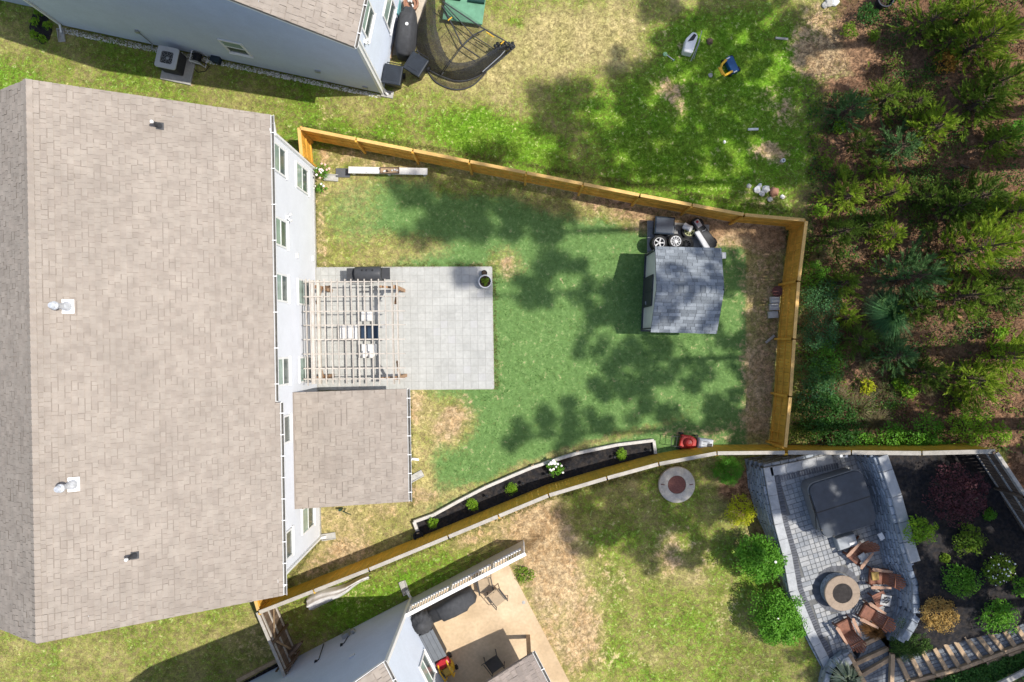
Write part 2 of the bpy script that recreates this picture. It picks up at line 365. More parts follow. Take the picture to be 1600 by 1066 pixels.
# lower neighbour
low = (py0 > 700) & (yard < .5) & (px0 > 560)
lush = lush - low * .06 + low * (.1 * ell(1050, 960, 180, 120) - .4 * ell(850, 900, 80, 140) + .15 * ell(990, 990, 90, 70))
for (a, b, c, d, r, k) in ((850, 860, 58, 72, 10, 1.0), (880, 960, 48, 108, -10, .75), (790, 815, 70, 26, -25, .7), (845, 840, 22, 45, 20, .5), (720, 855, 30, 12, -25, .5), (930, 950, 40, 50, 0, .3), (1065, 865, 40, 40, 0, .4), (1150, 760, 40, 30, 0, .4), (1180, 840, 22, 22, 0, .7), (1110, 960, 60, 30, 40, .12), (1000, 800, 70, 40, 0, .15), (960, 900, 50, 22, 60, .45), (1030, 880, 24, 40, 20, .5), (1090, 900, 34, 16, -30, .4), (1000, 1030, 60, 18, 10, .3), (1140, 940, 16, 44, 10, .4), (920, 1010, 40, 40, 0, .4), (1180, 1040, 50, 14, 0, .25)):
    dirt = dirt + low * k * ell(a, b, c, d, r)
lush = lush + ((px0 < 560) & (py0 > 880) & (yard < .5)) * -.02 + ((px0 < 420) & (py0 < 200)) * .06
lush = lush + .5 * ell(600, 935, 120, 30, -25) * (yard < .5) + .5 * ell(10, 120, 60, 25)
dirt = dirt + .5 * ell(395, 1000, 40, 40) * (yard < .5) + .45 * ell(555, 930, 30, 12, -25) * (yard < .5)
# woods: brown litter with bare clay
fw = np.clip(sst(1225, 1290, wx + 30 * (n1 - .5) + np.where(wy < 300, -25, 0) - np.where(wy < 120, 30, 0)) * np.where(py0 < 700, 1, 0) + sst(1560, 1585, px0) * (py0 >= 700), 0, 1)
lit = np.clip(lit + fw, 0, 1)
dirt = dirt * (1 - .6 * fw) + fw * (.75 * ell(1300, 92, 80, 40, -10) + .6 * ell(1340, 60, 60, 40) + .4 * ell(1480, 570, 40, 25) + .35 * ell(1540, 640, 60, 30) + .3 * ell(1580, 700, 40, 40) + .3 * ell(1350, 590, 30, 20))
V = np.stack([GX, GY, GZ + (fbm(GX * 1.3, GY * 1.3, 77) - .5) * (.05 + .12 * fw)], -1).reshape(-1, 3)
idx = np.arange(NX * NY).reshape(NY, NX)
F = np.stack([idx[:-1, :-1], idx[:-1, 1:], idx[1:, 1:], idx[1:, :-1]], -1).reshape(-1, 4)

def ground_material():
    m = bpy.data.materials.new('ground_cover'); m.use_nodes = True; nt = m.node_tree; N = nt.nodes; Lk = nt.links
    bs = N['Principled BSDF']; bs.inputs['Roughness'].default_value = .95; bs.inputs['Specular IOR Level'].default_value = .1
    at = N.new('ShaderNodeAttribute'); at.attribute_name = 'zone'; sp = N.new('ShaderNodeSeparateColor'); Lk.new(at.outputs['Color'], sp.inputs[0])
    ge = N.new('ShaderNodeNewGeometry')
    def nz(sc_, det=5, ro=.65, d=0):
        n = N.new('ShaderNodeTexNoise'); n.inputs['Scale'].default_value = sc_; n.inputs['Detail'].default_value = det; n.inputs['Roughness'].default_value = ro; n.inputs['Distortion'].default_value = d
        Lk.new(ge.outputs['Position'], n.inputs['Vector']); return n.outputs[0]
    def mth(op, a, b):
        n = N.new('ShaderNodeMath'); n.operation = op
        for i, v in enumerate((a, b)):
            if isinstance(v, (int, float)): n.inputs[i].default_value = v
            else: Lk.new(v, n.inputs[i])
        return n.outputs[0]
    def rmp(v, a, b, c=0., d=1.):
        n = N.new('ShaderNodeMapRange'); n.inputs[1].default_value = a; n.inputs[2].default_value = b; n.inputs[3].default_value = c; n.inputs[4].default_value = d; Lk.new(v, n.inputs[0]); return n.outputs[0]
    def mix(f, a, b):
        n = N.new('ShaderNodeMix'); n.data_type = 'RGBA'; Lk.new(f, n.inputs[0])
        for i, v in ((6, a), (7, b)):
            if isinstance(v, tuple): n.inputs[i].default_value = (*v, 1)
            else: Lk.new(v, n.inputs[i])
        return n.outputs[2]
    fine = nz(17, 5, .75); mid = nz(4.2, 7, .72, .4); big = nz(1.1, 4); patch = nz(.55, 5, .6, .6); clot = nz(6.5, 3, .6, .8); clot2 = nz(2.6, 3, .6, .5)
    lush_f = rmp(mth('ADD', sp.outputs[0], mth('ADD', mth('ADD', mth('MULTIPLY', mth('SUBTRACT', mid, .5), 2.0), mth('MULTIPLY', mth('SUBTRACT', patch, .5), .9)), mth('MULTIPLY', mth('SUBTRACT', clot, .5), 2.6))), -.15, 1.1)
    grass = mix(rmp(lush_f, 0, .6), (.41, .335, .155), (.205, .225, .05)); grass = mix(rmp(lush_f, .5, 1), grass, (.115, .25, .015))
    grass = mix(rmp(big, .35, .65, 0, .35), grass, (.21, .225, .04))
    em_c = mix(rmp(mid, .3, .72), (.108, .20, .055), (.165, .28, .09))
    em_f = rmp(mth('ADD', at.outputs['Alpha'], mth('ADD', mth('MULTIPLY', mth('SUBTRACT', mid, .5), 1.6), mth('MULTIPLY', mth('SUBTRACT', fine, .5), .8))), .15, .85)
    grass = mix(em_f, grass, em_c)
    thin = mth('MULTIPLY', rmp(mth('ADD', mth('MULTIPLY', clot, .6), mth('MULTIPLY', mid, .4)), .56, .66, 0, .5), rmp(em_f, 0, 1, 1, .45))     # straw showing through
    grass = mix(thin, grass, (.52, .44, .26))
    dcol = mix(rmp(big, .35, .6), (.42, .31, .175), (.355, .235, .12)); dcol = mix(rmp(mid, .45, .75), dcol, (.50, .39, .24))
    d_f = rmp(mth('ADD', sp.outputs[1], mth('ADD', mth('ADD', mth('MULTIPLY', mth('SUBTRACT', mid, .5), 2.3), mth('MULTIPLY', mth('SUBTRACT', clot2, .5), 1.6)), mth('MULTIPLY', mth('SUBTRACT', clot, .5), 1.6))), .28, .92)
    col = mix(d_f, grass, dcol)
    lcol = mix(rmp(mid, .3, .7), (.12, .066, .04), (.30, .165, .095)); lcol = mix(rmp(big, .55, .72, 0, .7), lcol, (.06, .07, .02)); lcol = mix(rmp(fine, .55, .75, 0, .6), lcol, (.33, .19, .11))
    lcol = mix(d_f, lcol, (.34, .20, .115))
    l_f = rmp(mth('ADD', sp.outputs[2], mth('MULTIPLY', mth('SUBTRACT', mid, .5), .8)), .3, .75)
    col = mix(l_f, col, lcol)
    v = N.new('ShaderNodeVectorMath'); v.operation = 'SCALE'; Lk.new(col, v.inputs[0]); Lk.new(mth('MULTIPLY', mth('MULTIPLY', rmp(fine, .3, .7, .6, 1.4), rmp(clot, .36, .64, .62, 1.34)), rmp(clot2, .36, .64, .82, 1.18)), v.inputs['Scale']); soft = mix(mth('MULTIPLY', em_f, mth('SUBTRACT', 1.0, l_f)), v.outputs[0], col); soft = mix(rmp(em_f, 0, 1, 0, .62), v.outputs[0], soft)
    Lk.new(soft, bs.inputs['Base Color'])
    b = N.new('ShaderNodeBump'); b.inputs['Strength'].default_value = .7; b.inputs['Distance'].default_value = .05
    Lk.new(mth('ADD', mth('MULTIPLY', mid, .8), mth('MULTIPLY', fine, .7)), b.inputs['Height']); Lk.new(b.outputs[0], bs.inputs['Normal'])
    return m
me = np_mesh('ground', V, F, ground_material(), smooth=True)
zc = np.clip(np.stack([lush, dirt, lit, emer], -1), -.5, 1.5).reshape(-1, 4)
ca = me.attributes.new('zone', 'FLOAT_COLOR', 'POINT'); ca.data.foreach_set('color', zc.astype(np.float32).ravel())
setp(link('ground', me), kind='structure')

# ---- short grass blades over the lawns, one mass nobody could count
def sample_grid(A, x, y):
    i = np.clip(np.searchsorted(gx, x) - 1, 0, NX - 2); j = np.clip(np.searchsorted(gy, y) - 1, 0, NY - 2); return A[j, i]
nb = 260000
bx = rng.uniform(-22.8, 22.8, nb); by = rng.uniform(-15.6, 15.6, nb)
den = np.clip(.45 + .6 * sample_grid(lush, bx, by), .12, 1) + .45 * sample_grid(emer, bx, by)
den = den * np.clip(1 - 1.1 * np.clip(sample_grid(dirt, bx, by), 0, 1), .05, 1) * (1 - .93 * sample_grid(lit, bx, by))
bpx = 800 + bx * PPM; bpy_ = 533 - by * PPM
hard = inpoly(bpx, bpy_, [(488, 416), (772, 416), (775, 610), (640, 612), (640, 792), (500, 792)]) + inpoly(bpx, bpy_, [(-60, 260), (490, 258), (502, 842), (-60, 900)]) + inpoly(bpx, bpy_, [(95, -60), (40, 20), (95, 36), (600, 146), (620, -60)]) + \
       inpoly(bpx, bpy_, [(645, 815), (760, 762), (900, 707), (1022, 687), (1026, 715), (800, 785), (655, 838)]) + inpoly(bpx, bpy_, [(420, 1060), (818, 850), (900, 1010), (800, 1100), (420, 1100)]) + inpoly(bpx, bpy_, [(1150, 700), (1700, 695), (1700, 1100), (1285, 1100), (1180, 830)])
keep = (rng.random(nb) < den) & (hard < .5)
bx, by = bx[keep], by[keep]; nb = len(bx); bz = T(bx, by) - .01
L_ = rng.uniform(.035, .085, nb) * np.where((fbm(bx * 3.1, by * 3.1, 63, 3) > .56), 1.9, 1); A_ = rng.uniform(0, 2 * np.pi, nb); til = rng.uniform(.3, 1.2, nb)
W_ = rng.uniform(.006, .013, nb); dx, dy = np.cos(A_), np.sin(A_)
a = np.stack([bx - dy * W_, by + dx * W_, bz], -1); b = np.stack([bx + dy * W_, by - dx * W_, bz], -1)
c = np.stack([bx + dx * L_ * np.sin(til), by + dy * L_ * np.sin(til), bz + L_ * np.cos(til) + .012], -1)
gm = bpy.data.materials.new('grass_blade'); gm.use_nodes = True; N = gm.node_tree.nodes; Lk = gm.node_tree.links
at = N.new('ShaderNodeAttribute'); at.attribute_name = 'tint'; bs = N['Principled BSDF']; bs.inputs['Roughness'].default_value = .7; bs.inputs['Specular IOR Level'].default_value = .15
tr = N.new('ShaderNodeBsdfTranslucent'); ms = N.new('ShaderNodeMixShader'); ms.inputs[0].default_value = .3
Lk.new(at.outputs['Color'], bs.inputs['Base Color']); Lk.new(at.outputs['Color'], tr.inputs[0]); Lk.new(bs.outputs[0], ms.inputs[1]); Lk.new(tr.outputs[0], ms.inputs[2]); Lk.new(ms.outputs[0], N['Material Output'].inputs[0])
gme = np_mesh('lawn_grass', np.concatenate([a, b, c]), np.stack([np.arange(nb), np.arange(nb) + nb, np.arange(nb) + 2 * nb], -1), gm)
lu = np.clip(sample_grid(lush, bx, by) + rng.normal(0, .28, nb), 0, 1)[:, None]; em = np.clip(sample_grid(emer, bx, by), 0, 1)[:, None]
tint = np.where(lu < .55, np.array([[.42, .345, .16]]) * (1 - lu / .55) + np.array([[.215, .235, .055]]) * lu / .55, np.array([[.215, .235, .055]]) * (1 - lu) / .45 + np.array([[.12, .27, .02]]) * (lu - .55) / .45)
tint = tint * (1 - em) + em * np.array([[.125, .25, .065]]); tint = tint * rng.uniform(.6, 1.35, (nb, 1))
straw = rng.random(nb) < .03 - .022 * em[:, 0]; tint[straw] = (.55, .47, .28)
tc_ = np.ones((nb, 4), np.float32); tc_[:, :3] = tint
ga = gme.attributes.new('tint', 'FLOAT_COLOR', 'POINT'); ga.data.foreach_set('color', np.concatenate([tc_, tc_, tc_]).ravel())
setp(link('lawn_grass', gme), 'short lawn grass over the yards around the houses', 'grass', kind='stuff')

# ------------------------------------------------------------------ roofs and walls
def shingle_piece(mb, O, u, v, n, a, b, w, d, lift, full=.0):
    """one tab: butt edge raised, upper edge tucked in"""
    h1 = .013 + lift; h0 = .002
    if d < full * .97: h0 = .008 + lift * .5
    p = [O + u * a + v * b, O + u * (a + w) + v * b, O + u * (a + w) + v * (b + d), O + u * a + v * (b + d)]
    t = [p[0] + n * h1, p[1] + n * h1, p[2] + n * h0, p[3] + n * h0]
    mb.add(p + t, [(4, 5, 6, 7), (0, 1, 5, 4), (1, 2, 6, 5), (3, 0, 4, 7)])
def roof_slope(parent, O, u, v, U, Vv, exp, widths, mat, n_single=0, clip=None, first=None, seed=1, full_tabs=False):
    """O eave corner, u along the eave, v up the slope; lays tabs, some as single objects, the rest as one mass"""
    rd = random.Random(seed); n = u.cross(v).normalized()
    flip = n.z < 0
    if flip: n = -n
    mass = MB(); tabs = []
    rows = int(Vv / exp)
    for j in range(rows):
        b = j * exp; a = -rd.random() * .2
        while a < U:
            w = rd.choice(widths); a0 = max(a, 0); a1 = min(a + w, U)
            if a1 - a0 > .03 and (clip is None or clip(a0, b)): tabs.append((a0, b, a1 - a0 - (.009 if full_tabs else rd.choice((0, 0, 0, .012))), w, rd.choice((0, 0, .006, .014)), (exp - .008 if full_tabs else rd.choice((exp * .84, exp + .02, exp + .02)))))
            a += w
    tabs.sort(key=first or (lambda t: -t[1])); base_me = {}
    for k, (a, b, w, w0, lift, dd) in enumerate(tabs):
        if k < n_single:
            key = (round(w, 2), round(dd, 3))
            if key not in base_me:
                q = MB(); shingle_piece(q, Vector((0, 0, 0)), Vector((1, 0, 0)), Vector((0, 1, 0)), Vector((0, 0, 1)), 0, 0, w - .004, dd, .004, exp); base_me[key] = q.mesh('shingle', mat)
            u2 = -u if flip else u; Mx = Matrix((u2, v, n)).transposed()
            o = link('shingle', base_me[key], parent, (O + u * (a + (w - .004 if flip else 0)) + v * b + n * (lift + .001)) - world_loc(parent), Mx.to_euler())
        else: shingle_piece(mass, O, u, v, n, a, b, w - .004, dd, lift, exp)
    if mass.v: setp(mass.build('shingle_field', mat, parent), kind='stuff')
def world_loc(o):
    l = Vector(o.location); q = o.parent
    while q is not None: l += Vector(q.location); q = q.parent
    return l
def ridge_caps(parent, p, q, va, vb, mat, exp=.2, wd=.17):
    d = (q - p); L = d.length; d.normalize(); me = None; up = Vector((0, 0, 1))
    mb = MB(); z = Vector((0, 0, 0)); t = .012
    loc = lambda s, w_, hh: d * s + (va * w_ if w_ >= 0 else vb * -w_) + up * hh
    for s, hh in ((0, .05), (exp + .02, .02)):
        for w_ in (-wd, 0, wd): mb.v.append(tuple(loc(s, w_, hh)))
    mb.f += [(0, 1, 4, 3), (1, 2, 5, 4)]
    for s in (0,):
        for w_ in (-wd, 0, wd): mb.v.append(tuple(loc(0, w_, .004)))
    mb.f += [(6, 7, 1, 0), (7, 8, 2, 1)]
    me = mb.mesh('ridge_cap', mat)
    for i in range(int(L / exp)): link('ridge_cap', me, parent, p + d * (i * exp) - world_loc(parent))
def siding(mb, A, e, n, z0, z1, ext, lap=.19):
    """lap siding: rows of tilted boards"""
    z = z0
    while z < z1 - .01:
        zt = min(z + lap, z1); l0, r0 = ext(z); l1, r1 = ext(zt)
        if r0 - l0 > .01:
            Z = Vector((0, 0, 1)); o1, o2 = n * .042, n * .003
            a, b = A + e * l0, A + e * r0; c, d = A + e * r1, A + e * l1
            mb.add([a + o1 + Z * z, b + o1 + Z * z, c + o2 + Z * zt, d + o2 + Z * zt, a + Z * z, b + Z * z], [(0, 1, 2, 3), (4, 5, 1, 0)])
        z = zt
def wall_window(parent, A, e, n, s0, s1, z0, z1, split='h', name='window'):
    """frame > two panes and a sill, proud of the siding"""
    Z = Vector((0, 0, 1)); fr = MB(); w = .07
    def bar(a0, a1, b0, b1, d0=.0, d1=.085):
        c = [A + e * a + n * d + Z * z for d in (d0, d1) for (a, z) in ((a0, b0), (a1, b0), (a1, b1), (a0, b1))]
        fr.hexa(c[:4], c[4:])
    bar(s0 - w, s0, z0 - w, z1 + w); bar(s1, s1 + w, z0 - w, z1 + w); bar(s0, s1, z0 - w, z0); bar(s0, s1, z1, z1 + w)
    sm = (s0 + s1) / 2; zm = (z0 + z1) / 2
    if split == 'v': bar(sm - .025, sm + .025, z0, z1, 0, .07)
    else: bar(s0, s1, zm - .03, zm + .03, 0, .07)
    o = fr.build(name, m_trim, parent)
    def pane(a0, a1, b0, b1, mat, d):
        q = MB(); q.face(*[A + e * a + n * d + Z * z for (a, z) in ((a0, b0), (a1, b0), (a1, b1), (a0, b1))]); q.build('pane', mat, o)
    if split == 'v': pane(s0, sm - .03, z0, z1, m_glass_green, .05); pane(sm + .03, s1, z0, z1, m_glass, .056)
    else: pane(s0, s1, z0, zm - .03, m_glass, .05); pane(s0, s1, zm + .03, z1, m_glass_green, .056)
    sl = MB(); c = [A + e * a + n * d + Z * z for z in (z0 - w - .04, z0 - w - .002) for (a, d) in ((s0 - .1, 0), (s1 + .1, 0), (s1 + .1, .12), (s0 - .1, .12))]
    sl.hexa(c[:4], c[4:]); sl.build('sill', m_trim, o)
    return o
def gutter(parent, p, q, out, mat=m_trim, straps=7):
    """open trough with a dark strip along its bottom and strap brackets"""
    g = MB(); d = (q - p).normalized(); Z = Vector((0, 0, 1)); w = .13; h = .11
    prof = [(0, 0), (0, -h), (w * .8, -h), (w, 0), (w - .012, 0), (w * .8 - .012, -h + .01), (.012, -h + .01), (.012, 0)]
    ring = lambda x: [x + out * a + Z * b for a, b in prof]
    m = len(prof); g.add(ring(p) + ring(q), [(i, (i + 1) % m, m + (i + 1) % m, m + i) for i in range(m)] + [tuple(range(m)), tuple(range(m, 2 * m))[::-1]])
    o = g.build('gutter', mat, parent)
    b = MB(); b.face(*[x + out * a + Z * (-h + .03) for x, a in ((p + d * .02, .014), (q - d * .02, .014), (q - d * .02, w * .86), (p + d * .02, w * .86))]); b.build('gutter_bottom', m_gutter_in, o)
    sm = None
    for i in range(straps):
        c = p + d * ((i + .5) / straps * (q - p).length); s_ = MB(); s_.box(c + out * w / 2 + Z * .004, (w + .03, .035, .012), math.atan2(out.y, out.x)); s_.build('strap', m_trim, o)
    return o
def downspout(parent, pts, mat=m_trim):
    b = MB()
    for i in range(len(pts) - 1): b.beam(pts[i], pts[i + 1], .07, .09, (0, 1, .01))
    return b.build('downspout', mat, parent)

# ---- the main house
HA = P(490, 265); HB = P(500, 838); hu = (HB - HA).normalized(); hn = Vector((hu.y, -hu.x, 0)); hn = hn if hn.x < 0 else -hn
HL = (HB - HA).length; HW = 12.2; HE = 5.6; HR = 9.15; HSL = (HR - HE) / 6.1; Z3 = Vector((0, 0, 1))
house = thing('main_house', 'large white sided house with tan shingle roof beside the fenced yard', 'house', HA + hn * 6 + hu * HL / 2)
w = MB(); w.prism([(HA + hn * .02 + hu * a).to_2d() + hn.to_2d() * b for a, b in ((0.02, 0), (HL - .02, 0), (HL - .02, HW), (0.02, HW))], -.3, HE - .02)
w.build('wall_core', m_siding, house)
w = MB(); siding(w, HA, hu, -hn, .1, HE - .02, lambda z: (0, HL))
for (A_, e_, n_) in ((HA, hn, -hu), (HB, hn, hu)):
    siding(w, A_, e_, n_, .1, HR - .2, lambda z: (0, HW) if z < HE else ((z - HE) / HSL, HW - (z - HE) / HSL))
w.build('siding', m_siding, house)
for A_ in (HA - hu * .02, HB + hu * .02):
    q = MB(); q.box((A_.x + .012, A_.y, HE / 2), (.11, .12, HE - .04), math.atan2(hu.y, hu.x) + math.pi / 2); q.build('corner_board', m_trim, house)
q = MB(); q.box((*(HA + hu * HL / 2 - hn * .035).to_2d(), .05), (HL, .06, .24), math.atan2(hu.y, hu.x)); q.build('foundation', m_conc, house)
rf = MB(); ov = .57
def hp(nn, t, dz=0.): return HA + hn * nn + hu * t + Z3 * (HE + HSL * (nn if nn < 6.1 else 12.2 - nn) + dz)
tj = 9.75
for (n0, n1, t0, t1) in ((-.06, 6.1, -ov, tj), (-.2, 6.1, tj, HL + ov), (6.1, 12.3, -ov, HL + ov)):
    b = [hp(n0, t0, -.16), hp(n1, t0, -.16), hp(n1, t1, -.16), hp(n0, t1, -.16)]; rf.hexa(b[::-1], [x + Z3 * .15 for x in b][::-1])
roof = rf.build('roof', m_shingle_under, house)
vv = (hp(6.1, 0) - hp(0, 0)).normalized(); vb_ = (hp(6.1, 0) - hp(12.2, 0)).normalized()
WD = (.13, .17, .17, .21, .25)
roof_slope(roof, hp(-.06, -ov, -.005), hu, vv, tj + ov, 6.16 / 6.1 * 7.06, .175, WD, m_shingle, 170, seed=3)
roof_slope(roof, hp(-.2, tj, -.005), hu, vv, HL + ov - tj, 6.3 / 6.1 * 7.06, .175, WD, m_shingle, 130, seed=4)
roof_slope(roof, hp(12.3, -ov, -.005), hu, vb_, HL + 2 * ov, 7.1, .175, WD, m_shingle, 0, seed=5)
ridge_caps(roof, hp(6.1, -ov, .0), hp(6.1, HL + ov, .0), -vv, -vb_, m_shingle)
q = MB()
for t in (-ov + .04, HL + ov - .04):
    for (n0, n1) in ((-.06, 6.1), (12.26, 6.1)): q.beam(hp(n0, t, -.25), hp(n1, t, -.25), .02, .17)
q.build('rake_board', m_trim, house)
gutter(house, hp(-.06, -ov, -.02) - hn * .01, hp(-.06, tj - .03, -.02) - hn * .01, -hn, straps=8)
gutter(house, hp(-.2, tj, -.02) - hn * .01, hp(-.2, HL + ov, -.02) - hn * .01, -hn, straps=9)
for (x0, y0, x1, y1) in ((423, 228, 440, 268), (424, 342, 442, 383), (422, 430, 439, 467), (425, 563, 441, 600), (434, 652, 450, 692), (436, 832, 453, 876)):
    s_, z_ = ray_wall((x0 + x1) / 2, (y0 + y1) / 2, HA, hu); wall_window(house, HA, hu, -hn, s_ - .46, s_ + .46, 3.95, 5.25)
for (x, y) in ((468, 278), (474, 458), (476, 577), (482, 806)):
    s_, z_ = ray_wall(x, y, HA, hu); wall_window(house, HA, hu, -hn, s_ - .46, s_ + .46, 1.1, 2.6)
for (x, y) in ((446, 340),):                    # twin flood light
    s_, z_ = ray_wall(x, y, HA, hu); q = MB(); p_ = HA + hu * s_ + Z3 * z_
    q.lathe([(.07, 0), (.07, .03)], 10, p_ - hn * .04); q.tube([p_ - hn * .03, p_ - hn * .14 + hu * .08], .03, 8); q.tube([p_ - hn * .14 + hu * .08, p_ - hn * .24 + hu * .14], .03, 8, .06); q.tube([p_ - hn * .03, p_ - hn * .14 - hu * .08], .03, 8); q.tube([p_ - hn * .14 - hu * .08, p_ - hn * .24 - hu * .14], .03, 8, .06)
    q.build('flood_light', m_white, house)
q = MB()
for (x, y, a, b, c) in ((462, 400, .12, .2, .12), (487, 404, .1, .22, .1), (489, 262, .08, .2, .3)):
    s_, z_ = ray_wall(x, y, HA, hu); q = MB(); q.box(HA + hu * s_ + Z3 * max(z_, .3) - hn * .05, (a, b, c), math.atan2(-hn.y, -hn.x)); q.build('wall_box', m_white, house)
downspout(house, [hp(-.1, -ov + .25, -.1) - hn * .05, HA - hn * .08 - hu * .02 + Z3 * (HE - .55), HA - hn * .08 - hu * .02 + Z3 * .2, HA - hn * .3 + Z3 * .12])
downspout(house, [hp(-.2, HL + ov - .3, -.1) - hn * .05, HB - hn * .08 + hu * .02 + Z3 * (HE - .6), HB - hn * .08 + hu * .02 + Z3 * .2, HB - hn * .3 + Z3 * .12])
def roof_vent(px, py, big):
    # find the roof point under the pixel
    z = 8.
    for _ in range(30):
        p = P(px, py, z); nn = (p - HA).dot(hn); z = HE + HSL * nn
    p = P(px, py, z); t = (p - HA).dot(hu); nrm = hu.cross(vv); nrm = nrm if nrm.z > 0 else -nrm; o = p + nrm * .02
    q = MB(); r = .14 if big else .05
    a, b = (.22, .2) if big else (.12, .15); c = [o + vv * x + hu * y for x, y in ((-b, -a), (b * .6, -a), (b * .6, a), (-b, a))]
    q.hexa([x for x in c], [x + nrm * .014 for x in c])
    if big:
        q.lathe([(.16, -.02), (.13, .12), (.085, .24), (.08, .5)], 14, o); q.lathe([(.08, .5), (.13, .53), (.13, .59), (.075, .64), (.075, .68), (.11, .69), (.08, .75)], 14, o)
        q.build('flue_vent', M('flashing', (.60, .62, .65), .45, .25, 9, .06, metal=.25), roof)
    else:
        q.lathe([(.11, -.02), (.06, .12), (.05, .42)], 10, o); q.build('plumbing_vent', m_char, roof)
        q = MB(); q.lathe([(.052, .40), (.052, .47), (.03, .475)], 10, o); q.build('vent_pipe', m_white, roof)
roof_vent(104, 479, True); roof_vent(113, 757, True); roof_vent(248, 197, False); roof_vent(209, 868, False)

# ---- lean-to addition on the house wall
ax0, ax1 = ray_wall(453, 614, HA, hu)[0], ray_wall(457, 797, HA, hu)[0]
AT, AEv, AD = 3.55, 2.62, 4.32
annex = thing('house_annex', 'low lean-to room with tan shingle roof built against the white house', 'annex', HA + hu * (ax0 + ax1) / 2 - hn * 2)
def an(d, t, dz=0.): return HA - hn * d + hu * t + Z3 * (AT + (AEv - AT) * d / AD + dz)
q = MB(); q.prism([(HA - hn * d + hu * t).to_2d() for d, t in ((.03, ax0 + .3), (AD - .3, ax0 + .3), (AD - .3, ax1 - .3), (.03, ax1 - .3))], -.2, lambda p: AEv - .15 if abs((Vector((p[0], p[1], 0)) - HA).dot(hn)) > 2 else AT - .25); q.build('wall', m_siding, annex)
q = MB(); b = [an(.03, ax0, -.15), an(AD, ax0, -.15), an(AD, ax1, -.15), an(.03, ax1, -.15)]; q.hexa(b, [x + Z3 * .14 for x in b])
ar = q.build('roof', m_shingle_under, annex); va_ = (an(0, 0) - an(AD, 0)).normalized()
roof_slope(ar, an(AD, ax0, -.005), hu, va_, ax1 - ax0, (an(0, 0) - an(AD, 0)).length - .02, .215, WD, m_shingle, 290, seed=8)
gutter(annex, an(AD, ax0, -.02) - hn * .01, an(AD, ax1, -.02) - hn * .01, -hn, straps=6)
q = MB(); q.box((*(HA - hn * (AD + .2) + hu * (ax1 + ax0) / 2).to_2d(), AEv - .33), (.04, ax1 - ax0, .1), math.atan2(hn.y, hn.x)); 
downspout(annex, [an(AD + .08, ax1 - 1.3, -.12), an(AD - .2, ax1 - 1.3, -.5), HA - hn * (AD - .2) + hu * (ax1 - 1.3) + Z3 * .15, HA - hn * (AD + .1) + hu * (ax1 - 1.25) + Z3 * .1])

# ---- the upper neighbour's house
UC = P(598, 146); ue = Vector((-502, 107, 0)).normalized(); un = Vector((-ue.y, ue.x, 0)); un = un if un.y > 0 else -un   # ue along the gable wall to the left, un into the house
UW = 14.3; UE = 5.5; US = .50; UD = 12.0
uh = thing('upper_house', 'grey sided house with tan roof at the top edge, trampoline at its corner', 'house', UC + ue * 7 + un * 6)
q = MB(); q.prism([(UC + ue * a + un * b).to_2d() for a, b in ((.02, .02), (UW - .02, .02), (UW - .02, UD), (.02, UD))], -.3, UE - .02); q.build('wall_core', m_siding_gray, uh)
q = MB(); siding(q, UC, ue, -un, .12, UE + US * UW / 2 - .1, lambda z: (0, UW) if z < UE else ((z - UE) / US, UW - (z - UE) / US)); siding(q, UC, un, -ue, .12, UE - .02, lambda z: (0, UD)); q.build('siding', m_siding_gray, uh)
q = MB(); q.box((UC.x - .01, UC.y, UE / 2), (.13, .13, UE - .05), math.atan2(ue.y, ue.x)); q.build('corner_board', m_trim, uh)
def up_(a, b, dz=0.): return UC + ue * a + un * b + Z3 * (UE + US * (a if a < UW / 2 else UW - a) + dz)
q = MB()
for a0, a1 in ((-.06, UW / 2), (UW / 2, UW + .06)):
    b = [up_(a0, -.3, -.16), up_(a1, -.3, -.16), up_(a1, UD, -.16), up_(a0, UD, -.16)]; q.hexa(b[::-1], [x + Z3 * .15 for x in b][::-1])
ur = q.build('roof', m_shingle_under, uh); uv = (up_(5, 0) - up_(0, 0)).normalized()
roof_slope(ur, up_(-.06, -.3, -.005), un, uv, 6.0, 7.9, .225, WD, m_shingle, 150, first=lambda t: t[1] + t[0], seed=12)
q = MB(); q.beam(up_(-.06, -.27, -.25), up_(UW / 2, -.27, -.25), .02, .17); q.beam(up_(UW / 2, -.27, -.25), up_(UW + .06, -.27, -.25), .02, .17); q.build('rake_board', m_trim, uh)
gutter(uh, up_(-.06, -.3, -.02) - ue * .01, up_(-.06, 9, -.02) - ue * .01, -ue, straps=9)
s0, z0_ = ray_wall(357, 60, UC, ue); s1, z1_ = ray_wall(380, 84, UC, ue)
sm, zm = ray_wall(368, 73, UC, ue); wall_window(uh, UC, ue, -un, sm - .42, sm + .42, zm - .55, zm + .55, 'h')
for (x, y, zz0, zz1) in ((570, 26, 3.9, 5.2), (604, 12, 1.1, 2.6), (598, -80, 3.9, 5.2)):
    s_, z_ = ray_wall(x, y, UC, un); wall_window(uh, UC, un, -ue, s_ - .5, s_ + .5, zz0, zz1)
s_, z_ = ray_wall(568, 64, UC, un); q = MB(); p_ = UC + un * s_ + Z3 * z_; q.tube([p_ - ue * .02, p_ - ue * .15 + un * .08], .035, 8, .06); q.tube([p_ - ue * .02, p_ - ue * .15 - un * .08], .035, 8, .06); q.box(p_ - ue * .04, (.05, .16, .1)); q.build('flood_light', m_white, uh)
for (x, y) in ((571, 135), (497, 110)):
    s_, z_ = ray_wall(x, y, UC, ue); q = MB(); q.box(UC + ue * s_ + Z3 * max(z_, .3) - un * .05, (.22, .1, .16), math.atan2(ue.y, ue.x)); q.build('wall_box', m_metal, uh)
